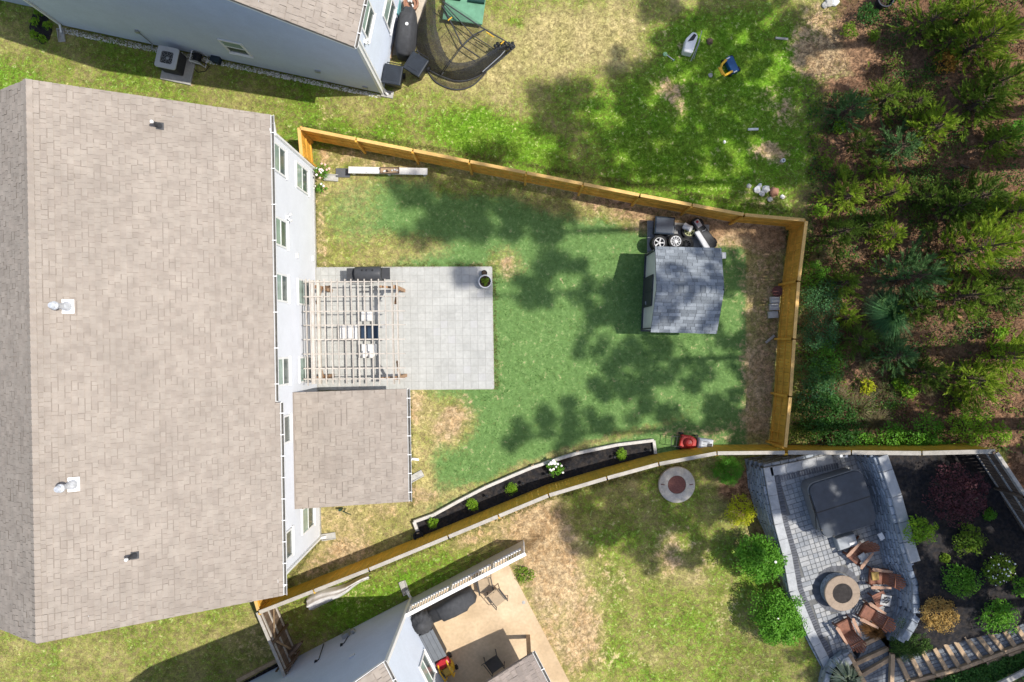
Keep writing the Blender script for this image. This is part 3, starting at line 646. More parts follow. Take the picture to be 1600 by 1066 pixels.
s_, z_ = ray_wall(215, 47, UC, ue); p_ = UC + ue * s_ + Z3 * z_; q = MB(); q.tube([p_ - un * .06, p_ - un * .07 - Z3 * (z_ - .25), p_ - un * .3 - Z3 * (z_ - .2)], .022, 6); q.box(p_ - un * .06, (.14, .12, .18)); q.build('conduit', m_metal, uh)
cl = UC + ue * UW; downspout(uh, [cl + Z3 * (UE - .3) - un * .08, cl - un * .08 + Z3 * .3, cl - un * .35 + Z3 * .1])
downspout(uh, [UC - ue * .08 + Z3 * (UE - .2) + un * .1, UC - ue * .08 + un * .1 + Z3 * .25, UC - ue * .25 - un * .05 + Z3 * .1])
# rest of that house goes on behind the top edge, a light wing at the far left
q = MB(); q.prism([(cl + ue * a + un * b).to_2d() for a, b in ((0.02, .5), (4, .5), (4, UD - 1), (.02, UD - 1))], -.3, 3.2); q.build('side_wing', m_siding_gray, uh)

# ---- the lower neighbour's house
LE = 6.5
lh = thing('lower_house', 'blue grey sided house at the bottom edge with a tan concrete patio', 'house', DC - DS * 6 + DN * 5)
q = MB(); q.prism([(DC + DS * a + DN * b).to_2d() for a, b in ((-.02, .02), (-13, .02), (-13, 11), (-.02, 11))], -.5, LE - .02); q.build('wall_core', m_siding_gray, lh)
q = MB(); siding(q, DC - DS * 13, DS, -DN, .05, LE - .02, lambda z: (0, 13)); siding(q, DC, DN, DS, DZ + .05, LE - .02, lambda z: (0, 11)); q.build('siding', m_siding_gray, lh)
q = MB(); q.box((DC.x - .01, DC.y - .0, LE / 2), (.13, .13, LE - .05), math.atan2(DS.y, DS.x)); q.build('corner_board', m_trim, lh)
def lp(a, b, dz=0.): return DC - DS * a + DN * b + Z3 * (LE + .5 * min(a, 13 - a) + dz)
q = MB()
for a0, a1 in ((-.06, 6.5), (6.5, 13.06)):
    b = [lp(a0, -.2, -.16), lp(a1, -.2, -.16), lp(a1, 11.2, -.16), lp(a0, 11.2, -.16)]; q.hexa(b, [x + Z3 * .15 for x in b])
lr = q.build('roof', m_shingle_under, lh); roof_slope(lr, lp(-.06, 11.2, -.005), -DN, (lp(5, 0) - lp(0, 0)).normalized(), 11.4, 7.2, .225, WD, m_shingle, 60, first=lambda t: -t[0] + t[1], seed=15)
q = MB(); q.beam(lp(-.06, -.211, -.12), lp(6.5, -.211, -.12), .02, .17); q.beam(lp(6.5, -.211, -.12), lp(13.06, -.211, -.12), .02, .17)
q.build('rake_board', m_trim, lh)
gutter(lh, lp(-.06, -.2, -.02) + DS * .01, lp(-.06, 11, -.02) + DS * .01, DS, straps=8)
downspout(lh, [lp(-.1, -.12, -.1) + DS * .02, DC + DS * .07 - DN * .08 + Z3 * (LE - .4), DC + DS * .05 - DN * .09 + Z3 * .25, DC - DN * .45 + Z3 * .12])
s_, z_ = ray_wall(666, 1048, DC, DN); wall_window(lh, DC, DN, DS, s_ - .45, s_ + .45, 2.0, 3.3)
s_, z_ = ray_wall(551, 1027, DC, -DS); q = MB(); q.box(DC - DS * s_ - DN * .04 + Z3 * z_, (.2, .08, .2), math.atan2(DS.y, DS.x)); q.build('wall_vent', m_siding, lh)
for (x, y, x2, y2) in ((560, 970, 538, 1008), (507, 1008, 498, 1034)):   # meter and conduits
    s_, z_ = ray_wall(x, y, DC, -DS); s2, z2 = ray_wall(x2, y2, DC, -DS); q = MB(); o_ = -DN * .06
    q.tube([DC - DS * s_ + o_ + Z3 * max(z_, .2), DC - DS * s2 + o_ + Z3 * (z2 - .1), DC - DS * (s2 + .1) + o_ + Z3 * z2], .018, 6); q.box(DC - DS * (s2 + .1) + o_ + Z3 * z2, (.1, .1, .1)); q.build('conduit', m_black, lh)
s_, z_ = ray_wall(556, 972, DC, -DS); q = MB(); q.box(DC - DS * s_ - DN * .12 + Z3 * .75, (.3, .2, .45), math.atan2(DS.y, DS.x)); q.lathe([(.1, 0), (.1, .12), (.07, .16)], 12, DC - DS * (s_ - .35) - DN * .14 + Z3 * .8); q.build('meter_box', m_metal, lh)

# the patio in front of it: slab, side wall, railing, porch roof
lpt = thing('neighbour_patio', 'tan concrete patio with white railing beside the lower house', 'patio', DC + DS * 2.5 + DN * 3)
q = MB(); q.prism([(DC + DS * a + DN * b).to_2d() for a, b in ((.03, .06), (4.62, .06), (4.62, 9), (.03, 9))], -.3, DZ); q.build('slab', m_conc_tan, lpt)
q = MB(); q.prism([(DC + DS * a + DN * b).to_2d() for a, b in ((.02, -.02), (5.55, -.02), (5.55, .055), (.02, .055))], -.3, DZ - .05); q.build('side_wall', m_siding_gray, lpt)
rl = MB(); rl.beam(DC + DS * .1 + Z3 * (DZ + .98), DC + DS * 5.6 + Z3 * (DZ + .98), .15, .045); rl.beam(DC + DS * .1 + Z3 * (DZ + .08), DC + DS * 5.55 + Z3 * (DZ + .08), .05, .06)
rail = rl.build('railing', m_trim, lpt)
q = MB(); q.box((0, 0, .5), (.035, .035, .86)); bme = q.mesh('baluster', m_trim)
for i in range(42): link('baluster', bme, rail, DC + DS * (.22 + i * .127) + Z3 * DZ - world_loc(rail), (0, 0, math.atan2(DS.y, DS.x)))
q = MB(); q.cbox((0, 0, .5), (.1, .1, 1.15), .02); bme = q.mesh('railing_post', m_trim)
for s_ in (.1, 2.1, 4.05, 5.5): link('railing_post', bme, rail, DC + DS * s_ + Z3 * (DZ - .05) - world_loc(rail), (0, 0, math.atan2(DS.y, DS.x)))
pc = P(831.5, 1021, 3.3); q = MB()
def pr(a, b): v_ = pc - DS * a + DN * b; v_.z = 3.3 + .22 * a; return v_
b = [pr(0, 0), pr(4.3, 0), pr(4.3, 6), pr(0, 6)]; q.hexa([x - Z3 * .15 for x in b], b); prf = q.build('porch_roof', m_shingle_under, lpt)
roof_slope(prf, pr(0, 6) + Z3 * .004, -DN, (pr(4, 0) - pr(0, 0)).normalized(), 6, 4.35, .22, WD, M('shingle_brown', (.30, .255, .225), .9, .08, 3, .25, .25, col2=(.24, .20, .175), fine=.1, bscale=80), 90, first=lambda t: -t[0], seed=19)
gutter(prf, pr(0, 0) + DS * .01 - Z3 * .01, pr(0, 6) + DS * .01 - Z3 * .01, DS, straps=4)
q = MB(); p_ = pr(.25, .25); q.beam((p_.x, p_.y, DZ), (p_.x, p_.y, 3.2), .17, .17); q.build('post', m_timber, lpt)
# ------------------------------------------------------------------ fences
def fence(name, label, pts, inner, mat, capmat, hgt=1.83, rails=(.3, .95, 1.6), cap_w=.13, group=None, gap=.009, pw=.14, rail_mat=None):
    """pts: (px, py, z of the top); inner: +1 or -1, the side the posts and rails stand on"""
    W = [P(*p) for p in pts]; root = thing(name, label, 'fence', (W[0].x, W[0].y, W[0].z - hgt), 0, group); L0 = root.location
    q = MB(); q.cbox((0, 0, hgt / 2), (pw - gap, .018, hgt - .04), .002); pm = q.mesh('picket', mat)
    for a, b in zip(W[:-1], W[1:]):
        d = b - a; L = math.hypot(d.x, d.y); e = Vector((d.x, d.y, 0)) / L; n = Vector((-e.y, e.x, 0)) * inner; ang = math.atan2(e.y, e.x); sl = d.z / L
        k = max(1, round(L / pw))
        for i in range(k):
            s_ = (i + .5) * L / k; p = a + e * s_ + Z3 * (sl * s_ - hgt) + n * random.uniform(-.002, .002)
            link('picket', pm, root, p - L0, (random.uniform(-.004, .004), random.uniform(-.004, .004), ang), (L / k / pw, 1, 1))
        bays = max(1, round(L / 2.44)); bl = L / bays
        for j in range(bays):
            p0 = a + e * (j * bl + .03) + Z3 * sl * j * bl; p1 = a + e * ((j + 1) * bl - .03) + Z3 * sl * (j + 1) * bl
            for rz_ in rails:
                q = MB(); q.beam(p0 + Z3 * (rz_ - hgt) + n * .032, p1 + Z3 * (rz_ - hgt) + n * .032, .04, .085); q.build('rail', rail_mat or mat, root)
            q = MB(); q.beam(p0 + Z3 * .012 + n * .03, p1 + Z3 * .012 + n * .03, cap_w, .03); q.build('cap_board', capmat, root)
            p = a + e * (j * bl) + Z3 * (sl * j * bl); q = MB(); q.box((p.x + n.x * .1, p.y + n.y * .1, p.z - hgt / 2 - .1), (.09, .09, hgt + .16), ang); q.build('post', mat, root)
        p = b; q = MB(); q.box((p.x + n.x * .1, p.y + n.y * .1, p.z - hgt / 2 - .1), (.09, .09, hgt + .16), ang); q.build('post', mat, root)
    return root
FT = 1.86
fence('wooden_fence', 'short golden wooden fence return between the house corner and upper fence', [(466, 199, FT), (470, 244, FT)], 1, m_wood_new, m_wood_cap)
fence('wooden_fence', 'long golden wooden fence along the upper side of the yard', [(468, 199, FT), (1000, 304, FT), (1163, 334.5, FT), (1258, 343, FT)], -1, m_wood_new, m_wood_cap)
rf_ = fence('wooden_fence', 'golden wooden fence along the right side of the yard, woods behind', [(1261, 345, FT), (1249, 440, FT), (1242, 530, FT), (1236, 620, FT), (1228, 700, FT)], -1, m_wood_new, m_wood_cap)
for (x0, y0, x1, y1) in ((1204, 672, 1230, 678), (1202, 688, 1228, 692)):
    q = MB(); q.beam(P(x0, y0, .35), P(x1, y1, 1.7), .05, .09); q.build('brace', m_wood_new, rf_)
m_wood_cap_gray = M('weathered_cap', (.43, .395, .34), .9, .16, 4, .3, .1, fine=.15)
m_wood_gold = M('fence_wood_gold', (.74, .44, .045), .7, .18, 2.5, .15, .2, col2=(.60, .33, .03), fine=.1)
FT2 = 2.0
fence('curved_fence', 'golden picket fence with grey cap sweeping along the lower side of the yard', [(404, 956, FT2), (576, 889, FT2), (700, 838, FT2), (857, 773, FT2), (948, 746, FT2), (1029, 724, FT2), (1120, 707, FT2), (1227, 706, FT2)], -1, m_wood_gold, m_wood_cap_gray, cap_w=.15, hgt=1.98)
fence('wooden_fence', 'grey capped fence between the woods and the hot tub garden', [(1230, 706, FT), (1330, 706, 2.2), (1440, 707, 2.8), (1556, 704, 3.4)], -1, m_wood_gold, m_wood_cap_gray, cap_w=.17)
fence('wooden_fence', 'small golden fence stub tucked under the lower corner of the main roof', [(398, 938, FT), (403, 955, FT)], 1, m_wood_new, m_wood_cap)
fence('old_fence', 'dark weathered fence with grey rails beside the purple maple', [(1558, 706, 3.5), (1604, 775, 3.8), (1660, 860, 4.1)], -1, m_wood_old, m_wood_gray, rails=(.35, 1.1, 1.65), gap=.03, rail_mat=m_wood_gray)
# weathered gate at the lower left, cross braced
gt = thing('wooden_gate', 'weathered grey gate with diagonal braces at the lower left corner', 'gate', G(440, 985)); a = P(402, 957, FT); b = P(447, 1062, FT); d = (b - a); gl = d.length; e = d.normalized(); n = Vector((-e.y, e.x, 0)); n = n if n.x > 0 else -n
q = MB(); q.box((0, 0, .9), (.135, .018, 1.76)); pm = q.mesh('picket', m_wood_old)
for i in range(int(gl / .142)): link('picket', pm, gt, a + e * (.07 + i * .142) - Z3 * FT - gt.location, (0, 0, math.atan2(e.y, e.x)))
q = MB(); q.beam(a + Z3 * .0, b + Z3 * .0, .12, .05); q.build('cap_board', m_wood_gray, gt)
for zz in (.25, 1.0, 1.62):
    q = MB(); q.beam(a - Z3 * (FT - zz) + n * .035, b - Z3 * (FT - zz) + n * .035, .045, .09); q.build('rail', m_wood_gray, gt)
for (s0, z0_, s1, z1_) in ((.15, .3, gl * .45, 1.55), (gl * .48, 1.55, gl * .85, .3)):
    q = MB(); q.beam(a + e * s0 - Z3 * (FT - z0_) + n * .07, a + e * s1 - Z3 * (FT - z1_) + n * .07, .03, .09); q.build('brace', m_timber, gt)
for s0 in (.05, gl * .47, gl * .9):
    p = a + e * s0 + n * .09; q = MB(); q.box((p.x, p.y, .9), (.1, .1, 1.9), math.atan2(e.y, e.x)); q.build('post', m_wood_gray if s0 < 1 else m_wood_old, gt)
# low old panel in front of the gate's far end and the low edging in the corner
q = MB(); c_ = P(452, 1022, .9)
lean = thing('lattice_panel', 'dark slatted wooden panel leaning at the lower end of the gate', 'panel', (c_.x, c_.y, 0))
for i in range(5):
    q = MB(); p0 = P(434 + i * 3.5, 1034 - i * 1.0, .55 + .12 * i); p1 = P(462 + i * 2.2, 1008 - i * 1.0, .55 + .12 * i); q.beam(p0, p1, .1, .025); q.build('slat', m_wood_old, lean)
for x, y in ((438, 1040), (466, 1012)):
    q = MB(); p = P(x, y, .6); q.box((p.x, p.y, .55), (.07, .07, 1.15)); q.build('post', m_wood_old, lean)
q = MB(); a_, b_ = G(372, 1062), G(436, 1029); q.beam(a_ + Z3 * .06, b_ + Z3 * .06, .16, .2); solo(q, 'timber_edging', m_timber, 'low brown timber edging in the bottom left corner under the gate', 'edging')
q = MB(); q.prism([(G(x, y)).to_2d() for x, y in ((376, 1068), (437, 1034), (460, 1034), (420, 1075))], -.1, .02); setp(q.build('gravel_bed', m_mulch), kind='structure')

# ------------------------------------------------------------------ yard patio of square pavers
pp = [P(490, 419), P(768, 418), P(771, 607), P(493, 609)]
pat = setp(thing('paver_patio', None, None, (P(630, 513).x, P(630, 513).y, 0)), kind='structure')
q = MB(); q.prism([v.to_2d() for v in pp], -.15, .066); q.build('joint_sand', m_joint, pat)
e = hu; f_ = -hn; o_ = P(491, 418.5); nu, nv = 24, 16; du = (pp[2] - pp[1]).length / nv; dv = (pp[1] - pp[0]).length / nu
q = MB(); q.cbox((0, 0, .045), (dv - .008, du - .008, .06), .004); pm = q.mesh('paver', m_paver)
q = MB(); q.cbox((0, 0, .045), (dv - .008, du - .008, .06), .004); pml = q.mesh('paver', M('paver_pale', (.44, .44, .43), .9, .06, 5, .2, .05, fine=.05))
mass = MB(); cnt = 0
for i in range(nu - 1, -1, -1):
    for j in range(nv):
        t = (j + .5) / nv; a = pp[0].lerp(pp[3], t); b = pp[1].lerp(pp[2], t); c_ = a.lerp(b, (i + .5) / nu)
        if cnt < 300: link('paver', pml if random.random() < .06 else pm, pat, c_ - pat.location + Z3 * random.uniform(-.003, .003), (random.uniform(-.003, .003), random.uniform(-.003, .003), math.atan2(f_.y, f_.x))); cnt += 1
        else: mass.cbox((c_.x, c_.y, .045), (dv - .012, du - .012, .06), .006, math.atan2(f_.y, f_.x))
setp(mass.build('paver_field', m_paver, pat), kind='stuff')
q = MB()
for a, b in zip(pp[:3], pp[1:]): q.beam(a + Z3 * .03, b + Z3 * .03, .07, .06)
q.build('edging', m_conc, pat)

# ------------------------------------------------------------------ pergola
pg = thing('pergola', 'open slatted wooden pergola standing over the yard patio', 'pergola', (P(555, 515, 1).x, P(555, 515, 1).y, 0))
PB = 2.36; off = lambda y: (y - 515) * .022
for (x, m_, w_) in ((490, m_paint_wood, .1), (499, m_wood_fir, .1), (614, m_wood_fir, .055), (622, m_wood_old, .045)):
    q = MB(); q.beam(P(x + off(438), 438, PB), P(x + off(600), 600, PB), w_, .19); q.build('beam', m_wood_fir if m_ is m_wood_old else m_, pg)
for y in (440.5, 463.5, 486.5, 508, 530.5, 553, 575.5, 592):
    q = MB(); q.beam(P(475, y + .5, PB + .155), P(633, y - .5, PB + .155), .046, .12); q.build('rafter', m_wood_fir, pg)
for x in (479, 486, 508, 518.5, 529, 540.5, 550.5, 561, 571, 582, 592.5, 603.5):
    q = MB(); q.beam(P(x + off(436) + random.uniform(-.7, .7), 436, PB + .24), P(x + off(602) + random.uniform(-.7, .7), 602 + random.uniform(-2, 2), PB + .24), .046, .045); q.build('slat', m_wood_fir, pg)
for (x, y, sx, sy) in ((494, 448, 1, 1), (497, 591, 1, -1), (617, 448, -1, 1), (620, 591, -1, -1)):
    p = P(x, y, PB); q = MB(); q.box((p.x, p.y, PB / 2 - .03), (.14, .14, PB - .06)); q.build('post', M('post_wood', (.40, .25, .15), .8, .2, 4, .2, .1, fine=.12), pg)
    q = MB(); q.beam((p.x, p.y, PB - .75), (p.x, p.y - sy * .68, PB - .1), .085, .085); q.build('brace', M('post_wood', 0), pg)
    q = MB(); q.beam((p.x, p.y, PB - .75), (p.x + sx * .6, p.y, PB + .07), .085, .085); q.build('brace', M('post_wood', 0), pg)

# ------------------------------------------------------------------ shed
sA = Vector((5.70, .37, 0)); su = Vector((.0, 0, 0)); ang = R(3.0)
sx = Vector((math.cos(-R(1.5)), math.sin(-R(1.5)), 0)); sy = Vector((math.sin(R(3)), math.cos(R(3)), 0))
SW, SLn, SE, SR = 3.52, 2.73, 1.92, 2.62
shed = thing('garden_shed', 'small shed with slate blue shingle roof and dark door in the yard corner', 'shed', sA + sx * 1.3 + sy * 1.7)
def sp(a, b, z): return sA + sx * a + sy * b + Z3 * z
q = MB(); base = [sp(a, b, 0).to_2d() for a, b in ((.02, .12), (2.6, .12), (2.6, SW - .12), (.02, SW - .12))]; q.prism(base, .06, SE - .03)
c = [sp(a, b, z) for a in (.02, 2.6) for (b, z) in ((.12, SE - .03), (SW - .12, SE - .03), (SW / 2, SR - .1))]; q.add(c, [(0, 1, 2), (3, 5, 4), (0, 2, 5, 3), (1, 4, 5, 2)])
q.build('wall', M('shed_wall', (.66, .67, .66), .6, .06, 3, .05), shed)
m_shed_dark = M('shed_dark', (.052, .058, .068), .6, .2, 4, .1)
q = MB(); c = [sp(a, b, z) for a in (-.035, .0) for (b, z) in ((1.08, .08), (2.38, .08), (2.38, 1.9), (1.08, 1.9))]; q.hexa(c[:4], c[4:]); dr = q.build('door', m_shed_dark, shed)
for b0 in (1.10, 1.72, 1.75, 2.34):
    q = MB(); q.beam(sp(-.045, b0 + .01, .1), sp(-.045, b0 + .01, 1.88), .02, .05, sy); q.build('door_batten', m_shed_dark, dr)
q = MB(); q.box(sp(-.07, 1.25, .9), (.04, .14, .03), ang); q.build('door_handle', m_galv, dr)
for b0 in (.15, SW - .15):
    q = MB(); q.beam(sp(-.01, b0, .1), sp(-.01, b0, SE), .05, .1, sx); q.build('corner_board', m_shed_dark, shed)
q = MB(); q.prism([sp(a, b, 0).to_2d() for a, b in ((-.05, .05), (2.7, .05), (2.7, SW - .05), (-.05, SW - .05))], -.1, .08); q.build('floor_frame', m_shed_dark, shed)
q = MB()
for b0, b1 in ((0, SW / 2), (SW, SW / 2)):
    c = [sp(0, b0, SE), sp(SLn, b0, SE), sp(SLn, b1, SR), sp(0, b1, SR)]; c = c if b0 == 0 else c[::-1]; q.hexa([x - Z3 * .06 for x in c], [x - Z3 * .008 for x in c])
srf = q.build('roof', m_shed_dark, shed)
sv1 = (sp(0, SW / 2, SR) - sp(0, 0, SE)).normalized(); sv2 = (sp(0, SW / 2, SR) - sp(0, SW, SE)).normalized(); sl = (sp(0, SW / 2, SR) - sp(0, 0, SE)).length
WS = (.2, .3, .34, .4, .5)
roof_slope(srf, sp(0, 0, SE), sx, sv1, SLn, sl, .145, WS, m_shingle_shed, 150, seed=21, full_tabs=True); roof_slope(srf, sp(0, SW, SE), sx, sv2, SLn, sl, .145, WS, m_shingle_shed, 150, seed=22, full_tabs=True)
ridge_caps(srf, sp(0, SW / 2, SR), sp(SLn, SW / 2, SR), -sv1, -sv2, m_shingle_shed, .22, .16)
q = MB(); q.prism([G(x, y).to_2d() for x, y in ((1011, 345), (1108, 352), (1104, 396), (1011, 398))], -.08, .05); slab = setp(q.build('paver_pad', m_joint), kind='structure')
k = 0
for i in range(8):
    for j in range(4):
        p = P(1017 + i * 12 + j * .0, 351 + i * .9 + j * 12.2)
        if i < 3 or random.random() < .6: q = MB(); q.cbox((p.x, p.y, .06), (.325, .33, .05), .008, -.06); q.build('paver', m_paver_gray, slab)

# ------------------------------------------------------------------ planter strip along the lower fence
ed = [(647, 815), (678, 804), (720, 781), (759, 761), (796, 745), (832, 730), (882, 714), (902, 708), (964, 695), (1021, 688)]
bot = [(1023, 712), (960, 730), (870, 755), (800, 780), (700, 822), (655, 838)]
q = MB(); q.prism([P(x, y, .1).to_2d() for x, y in ed + bot], -.05, .13); bed = setp(q.build('mulch_strip', m_mulch), kind='structure')
pe = thing('planter_edging', 'white painted timber edging of the narrow mulch bed along the lower fence', 'edging', P(830, 731))
for a, b in zip(ed[:-1], ed[1:]):
    q = MB(); q.beam(P(*a, .17), P(*b, .17), .13, .2); q.build('timber', m_paint_wood, pe, bevel=.008)
for a, b in (((647, 815), (654, 833)), ((1021, 688), (1024, 709))):
    q = MB(); q.beam(P(*a, .171), P(*b, .171), .13, .2); q.build('timber', m_paint_wood, pe, bevel=.008)
for (x, y) in ((759, 759), (832, 727), (902, 705)):
    q = MB(); q.box(P(x, y, .14), (.12, .06, .22), .4); q.build('stake', m_timber, pe)
def solar(px, py, lab, z=.13):
    q = MB(); p = P(px, py, z); q.lathe([(.012, 0), (.012, .22), (.06, .24), (.07, .28), (.03, .31)], 10, p); solo(q, 'garden_light', m_black, lab, 'garden light', 'path lights in the planter strip')
for (x, y, l) in ((672, 815, 'small black path light beside the leftmost planter shrub'), (735, 795, 'small black path light beside the second planter shrub'), (761, 774, 'small black path light between the second and third planter shrubs'), (817, 754, 'small black path light right of the third planter shrub'), (854, 740, 'small black path light left of the white hydrangea'), (886, 729, 'small black path light right of the white hydrangea'), (959, 713, 'small black path light left of the rightmost planter shrub'), (1014, 702, 'small black path light at the right end of the planter')):
    solar(x, y, l)

# ------------------------------------------------------------------ stone patio with hot tub
sp_ = setp(thing('stone_patio', None, None, (P(1290, 900, PZ).x, P(1290, 900, PZ).y, PZ)), kind='structure')
outer = [(1192, 731), (1200, 775), (1209, 820), (1222, 868), (1232, 925), (1259, 990), (1290, 1050), (1300, 1072)]
inner_r = [(1380, 1080), (1330, 1016), (1372, 996), (1390, 992), (1404, 947), (1401, 915), (1384, 880), (1376, 843), (1372, 814), (1365, 772), (1349, 731), (1338, 712), (1298, 710)]
polyp = [P(x, y, PZ) for x, y in outer + inner_r]
q = MB(); q.prism([v.to_2d() for v in polyp], -.4, PZ - .012); q.build('joint_sand', M('dark_joint', (.15, .15, .145), .95, .2, 12, .2), sp_)
pin = [(v.x, v.y) for v in polyp]
def inset_pts(px_pts, d, z):
    W = [P(x, y, z) for x, y in px_pts]; out = []
    for i in range(len(W)):
        a = W[max(i - 1, 0)]; b = W[min(i + 1, len(W) - 1)]; e = (b - a).normalized(); n = Vector((e.y, -e.x, 0)); n = n if n.x > 0 else -n
        out.append(W[i] + n * d)
    return out
e1 = inset_pts(outer, .66, PZ); core = [(v.x, v.y) for v in e1] + pin[len(outer):]
mass = MB(); a0 = R(17); ux, uy = Vector((math.cos(a0), math.sin(a0), 0)), Vector((-math.sin(a0), math.cos(a0), 0)); c0 = P(1300, 900, PZ); st = .205
us = np.arange(-40, 40); fpp = P(1316, 927, PZ + .5); fpp.z = PZ
gxx, gyy = np.meshgrid(us * st, us * st); cxs = c0.x + ux.x * gxx + uy.x * gyy; cys = c0.y + ux.y * gxx + uy.y * gyy
ok = inpoly(cxs, cys, core) > .5
for i in range(80):
    j = 0
    while j < 80:
        if ok[i, j]:
            two = random.random() < .3 and j < 79 and ok[i, j + 1]; x, y = cxs[i, j], cys[i, j]; w_ = st
            if two: x, y = (x + cxs[i, j + 1]) / 2, (y + cys[i, j + 1]) / 2; w_ = 2 * st if random.random() < .25 else 2 * st
            if math.hypot(x - fpp.x, y - fpp.y) > .98:
                if two and random.random() < .6:
                    mass.cbox((x, y, PZ - .01 + random.uniform(-.003, .003)), (w_ - .014, st - .014, .05), .012, a0)
                else:
                    for dx_ in ((-.5, .5) if two else (0,)): mass.cbox((x + ux.x * st * dx_, y + ux.y * st * dx_, PZ - .01 + random.uniform(-.003, .003)), (st - .014, st - .014, .05), .012, a0)
            j += 2 if two else 1
        else: j += 1
setp(mass.build('paver_field', m_paver_gray, sp_), kind='stuff')
def along(pts, step):
    out = []; 
    for a, b in zip(pts[:-1], pts[1:]):
        L = (b - a).length; k = max(1, round(L / step)); 
        for i in range(k): out.append((a.lerp(b, (i + .5) / k), (b - a).normalized(), L / k))
    return out
mass = MB()
for d in (.5,):
    for (p, e, l) in along(inset_pts(outer, d, PZ), .11): mass.cbox((p.x, p.y, PZ - .008), (l - .01, .26, .05), .01, math.atan2(e.y, e.x))
top_in = [P(1204, 741, PZ), P(1300, 721, PZ)]
for (p, e, l) in along([P(1212, 749, PZ), P(1310, 727, PZ)], .11): mass.cbox((p.x, p.y, PZ - .006), (l - .01, .24, .05), .01, math.atan2(e.y, e.x))
setp(mass.build('border_pavers', m_paver_dark, sp_), kind='stuff')
# ring of dark pavers round the fire pit
q0 = MB(); q0.lathe([(.74, -.03), (.74, .018), (.98, .018), (.98, -.03)], 1, (0, 0, 0), 0, 2 * math.pi / 36 - .012); rm = q0.mesh('ring_paver', m_paver_dark)
for i in range(36): link('ring_paver', rm, sp_, fpp - sp_.location, (0, 0, i * math.pi / 18))
# left retaining wall, courses stepping back
def block_wall(root, base, top, z0, z1, mat, hgt=.15, length=.36, depth=.28, name='block'):
    n = max(1, round((z1 - z0) / hgt)); hh = (z1 - z0) / n; meshes = {}
    for k in range(n):
        t0 = (k + .5) / n; ln = [a.lerp(b, t0) for a, b in zip(base, top)]; cum = random.random() * .2
        for (p, e, l) in along(ln, length):
            key = round(l, 2)
            if key not in meshes:
                q = MB(); q.cbox((0, 0, 0), (key - .018, depth, hh - .012), .022); meshes[key] = q.mesh(name, mat)
            n_ = Vector((-e.y, e.x, 0)); link(name, meshes[key], root, Vector((p.x, p.y, z0 + hh * (k + .5))) + e * ((k % 2) * l * .5 - l * .25) * .6 + n_ * random.uniform(-.022, .022) - Vector(root.location), (0, 0, math.atan2(e.y, e.x) + random.uniform(-.02, .02)))
lw = thing('retaining_wall', 'blue grey block retaining wall along the left edge of the stone patio', 'wall', G(1180, 800))
lbase = [P(1165, 722), P(1170, 765), P(1186, 812), P(1203, 848), P(1216, 905), P(1246, 985), P(1284, 1050)]
ltop = [P(1196, 733, PZ - .06) , P(1202, 775, PZ - .06), P(1212, 820, PZ - .06), P(1225, 868, PZ - .06), P(1235, 925, PZ - .06), P(1262, 990, PZ - .06), P(1294, 1052, PZ - .06)]
block_wall(lw, [Vector((v.x, v.y, 0)) + Vector((.12, 0, 0)) for v in lbase], [Vector((v.x, v.y, 0)) for v in ltop], -.05, PZ - .05, m_block)
tbase = [P(1165, 722), P(1300, 696)]; ttop = [P(1197, 731, PZ), P(1300, 709, PZ)]
block_wall(lw, [Vector((v.x, v.y, 0)) for v in tbase], [Vector((v.x, v.y, 0)) for v in ttop], -.05, PZ - .05, m_block)
for pts in (inset_pts(outer[:-1], .2, PZ), [P(1203, 737, PZ), P(1300, 716, PZ)]):
    for (p, e, l) in along(pts, .62):
        q = MB(); q.cbox((0, 0, 0), (l - .008, .38, .09), .012, math.atan2(e.y, e.x)); q.build('cap_stone', m_cap, lw, world=False, loc=Vector((p.x, p.y, PZ + .02)) - Vector(lw.location))
# right retaining wall holding up the mulch bed
rw = thing('retaining_wall', 'tall stacked block wall between the hot tub patio and mulch bed', 'wall', P(1385, 850, PZ))
rb = [(1338, 708), (1349, 731), (1365, 772), (1372, 814), (1376, 843), (1384, 880), (1401, 915), (1404, 945)]
rt = [(1371, 712), (1379, 735), (1393, 775), (1404, 815), (1412, 845), (1422, 878), (1434, 912), (1434, 957)]
block_wall(rw, [Vector((*P(x, y, PZ).to_2d(), 0)) for x, y in rb], [Vector((*P(x, y, BZ).to_2d(), 0)) for x, y in rt], PZ - .05, BZ - .02, m_block, depth=.3)
block_wall(rw, [Vector((*P(x, y, PZ).to_2d(), 0)) for x, y in ((1404, 947), (1388, 1000))], [Vector((*P(x, y, BZ - .2).to_2d(), 0)) for x, y in ((1436, 960), (1412, 1000))], PZ - .05, BZ - .15, m_block, depth=.3)
for (p, e, l) in along([P(x + 7, y, BZ) for x, y in rt[:-2]], 1.25):
    n_ = Vector((e.y, -e.x, 0)); n_ = n_ if n_.x > 0 else -n_
    q = MB(); q.cbox((0, 0, 0), (l - .02, .42, .1), .015, math.atan2(e.y, e.x)); q.build('cap_stone', m_cap, rw, world=False, loc=Vector((p.x, p.y, BZ + .03)) - Vector(rw.location))
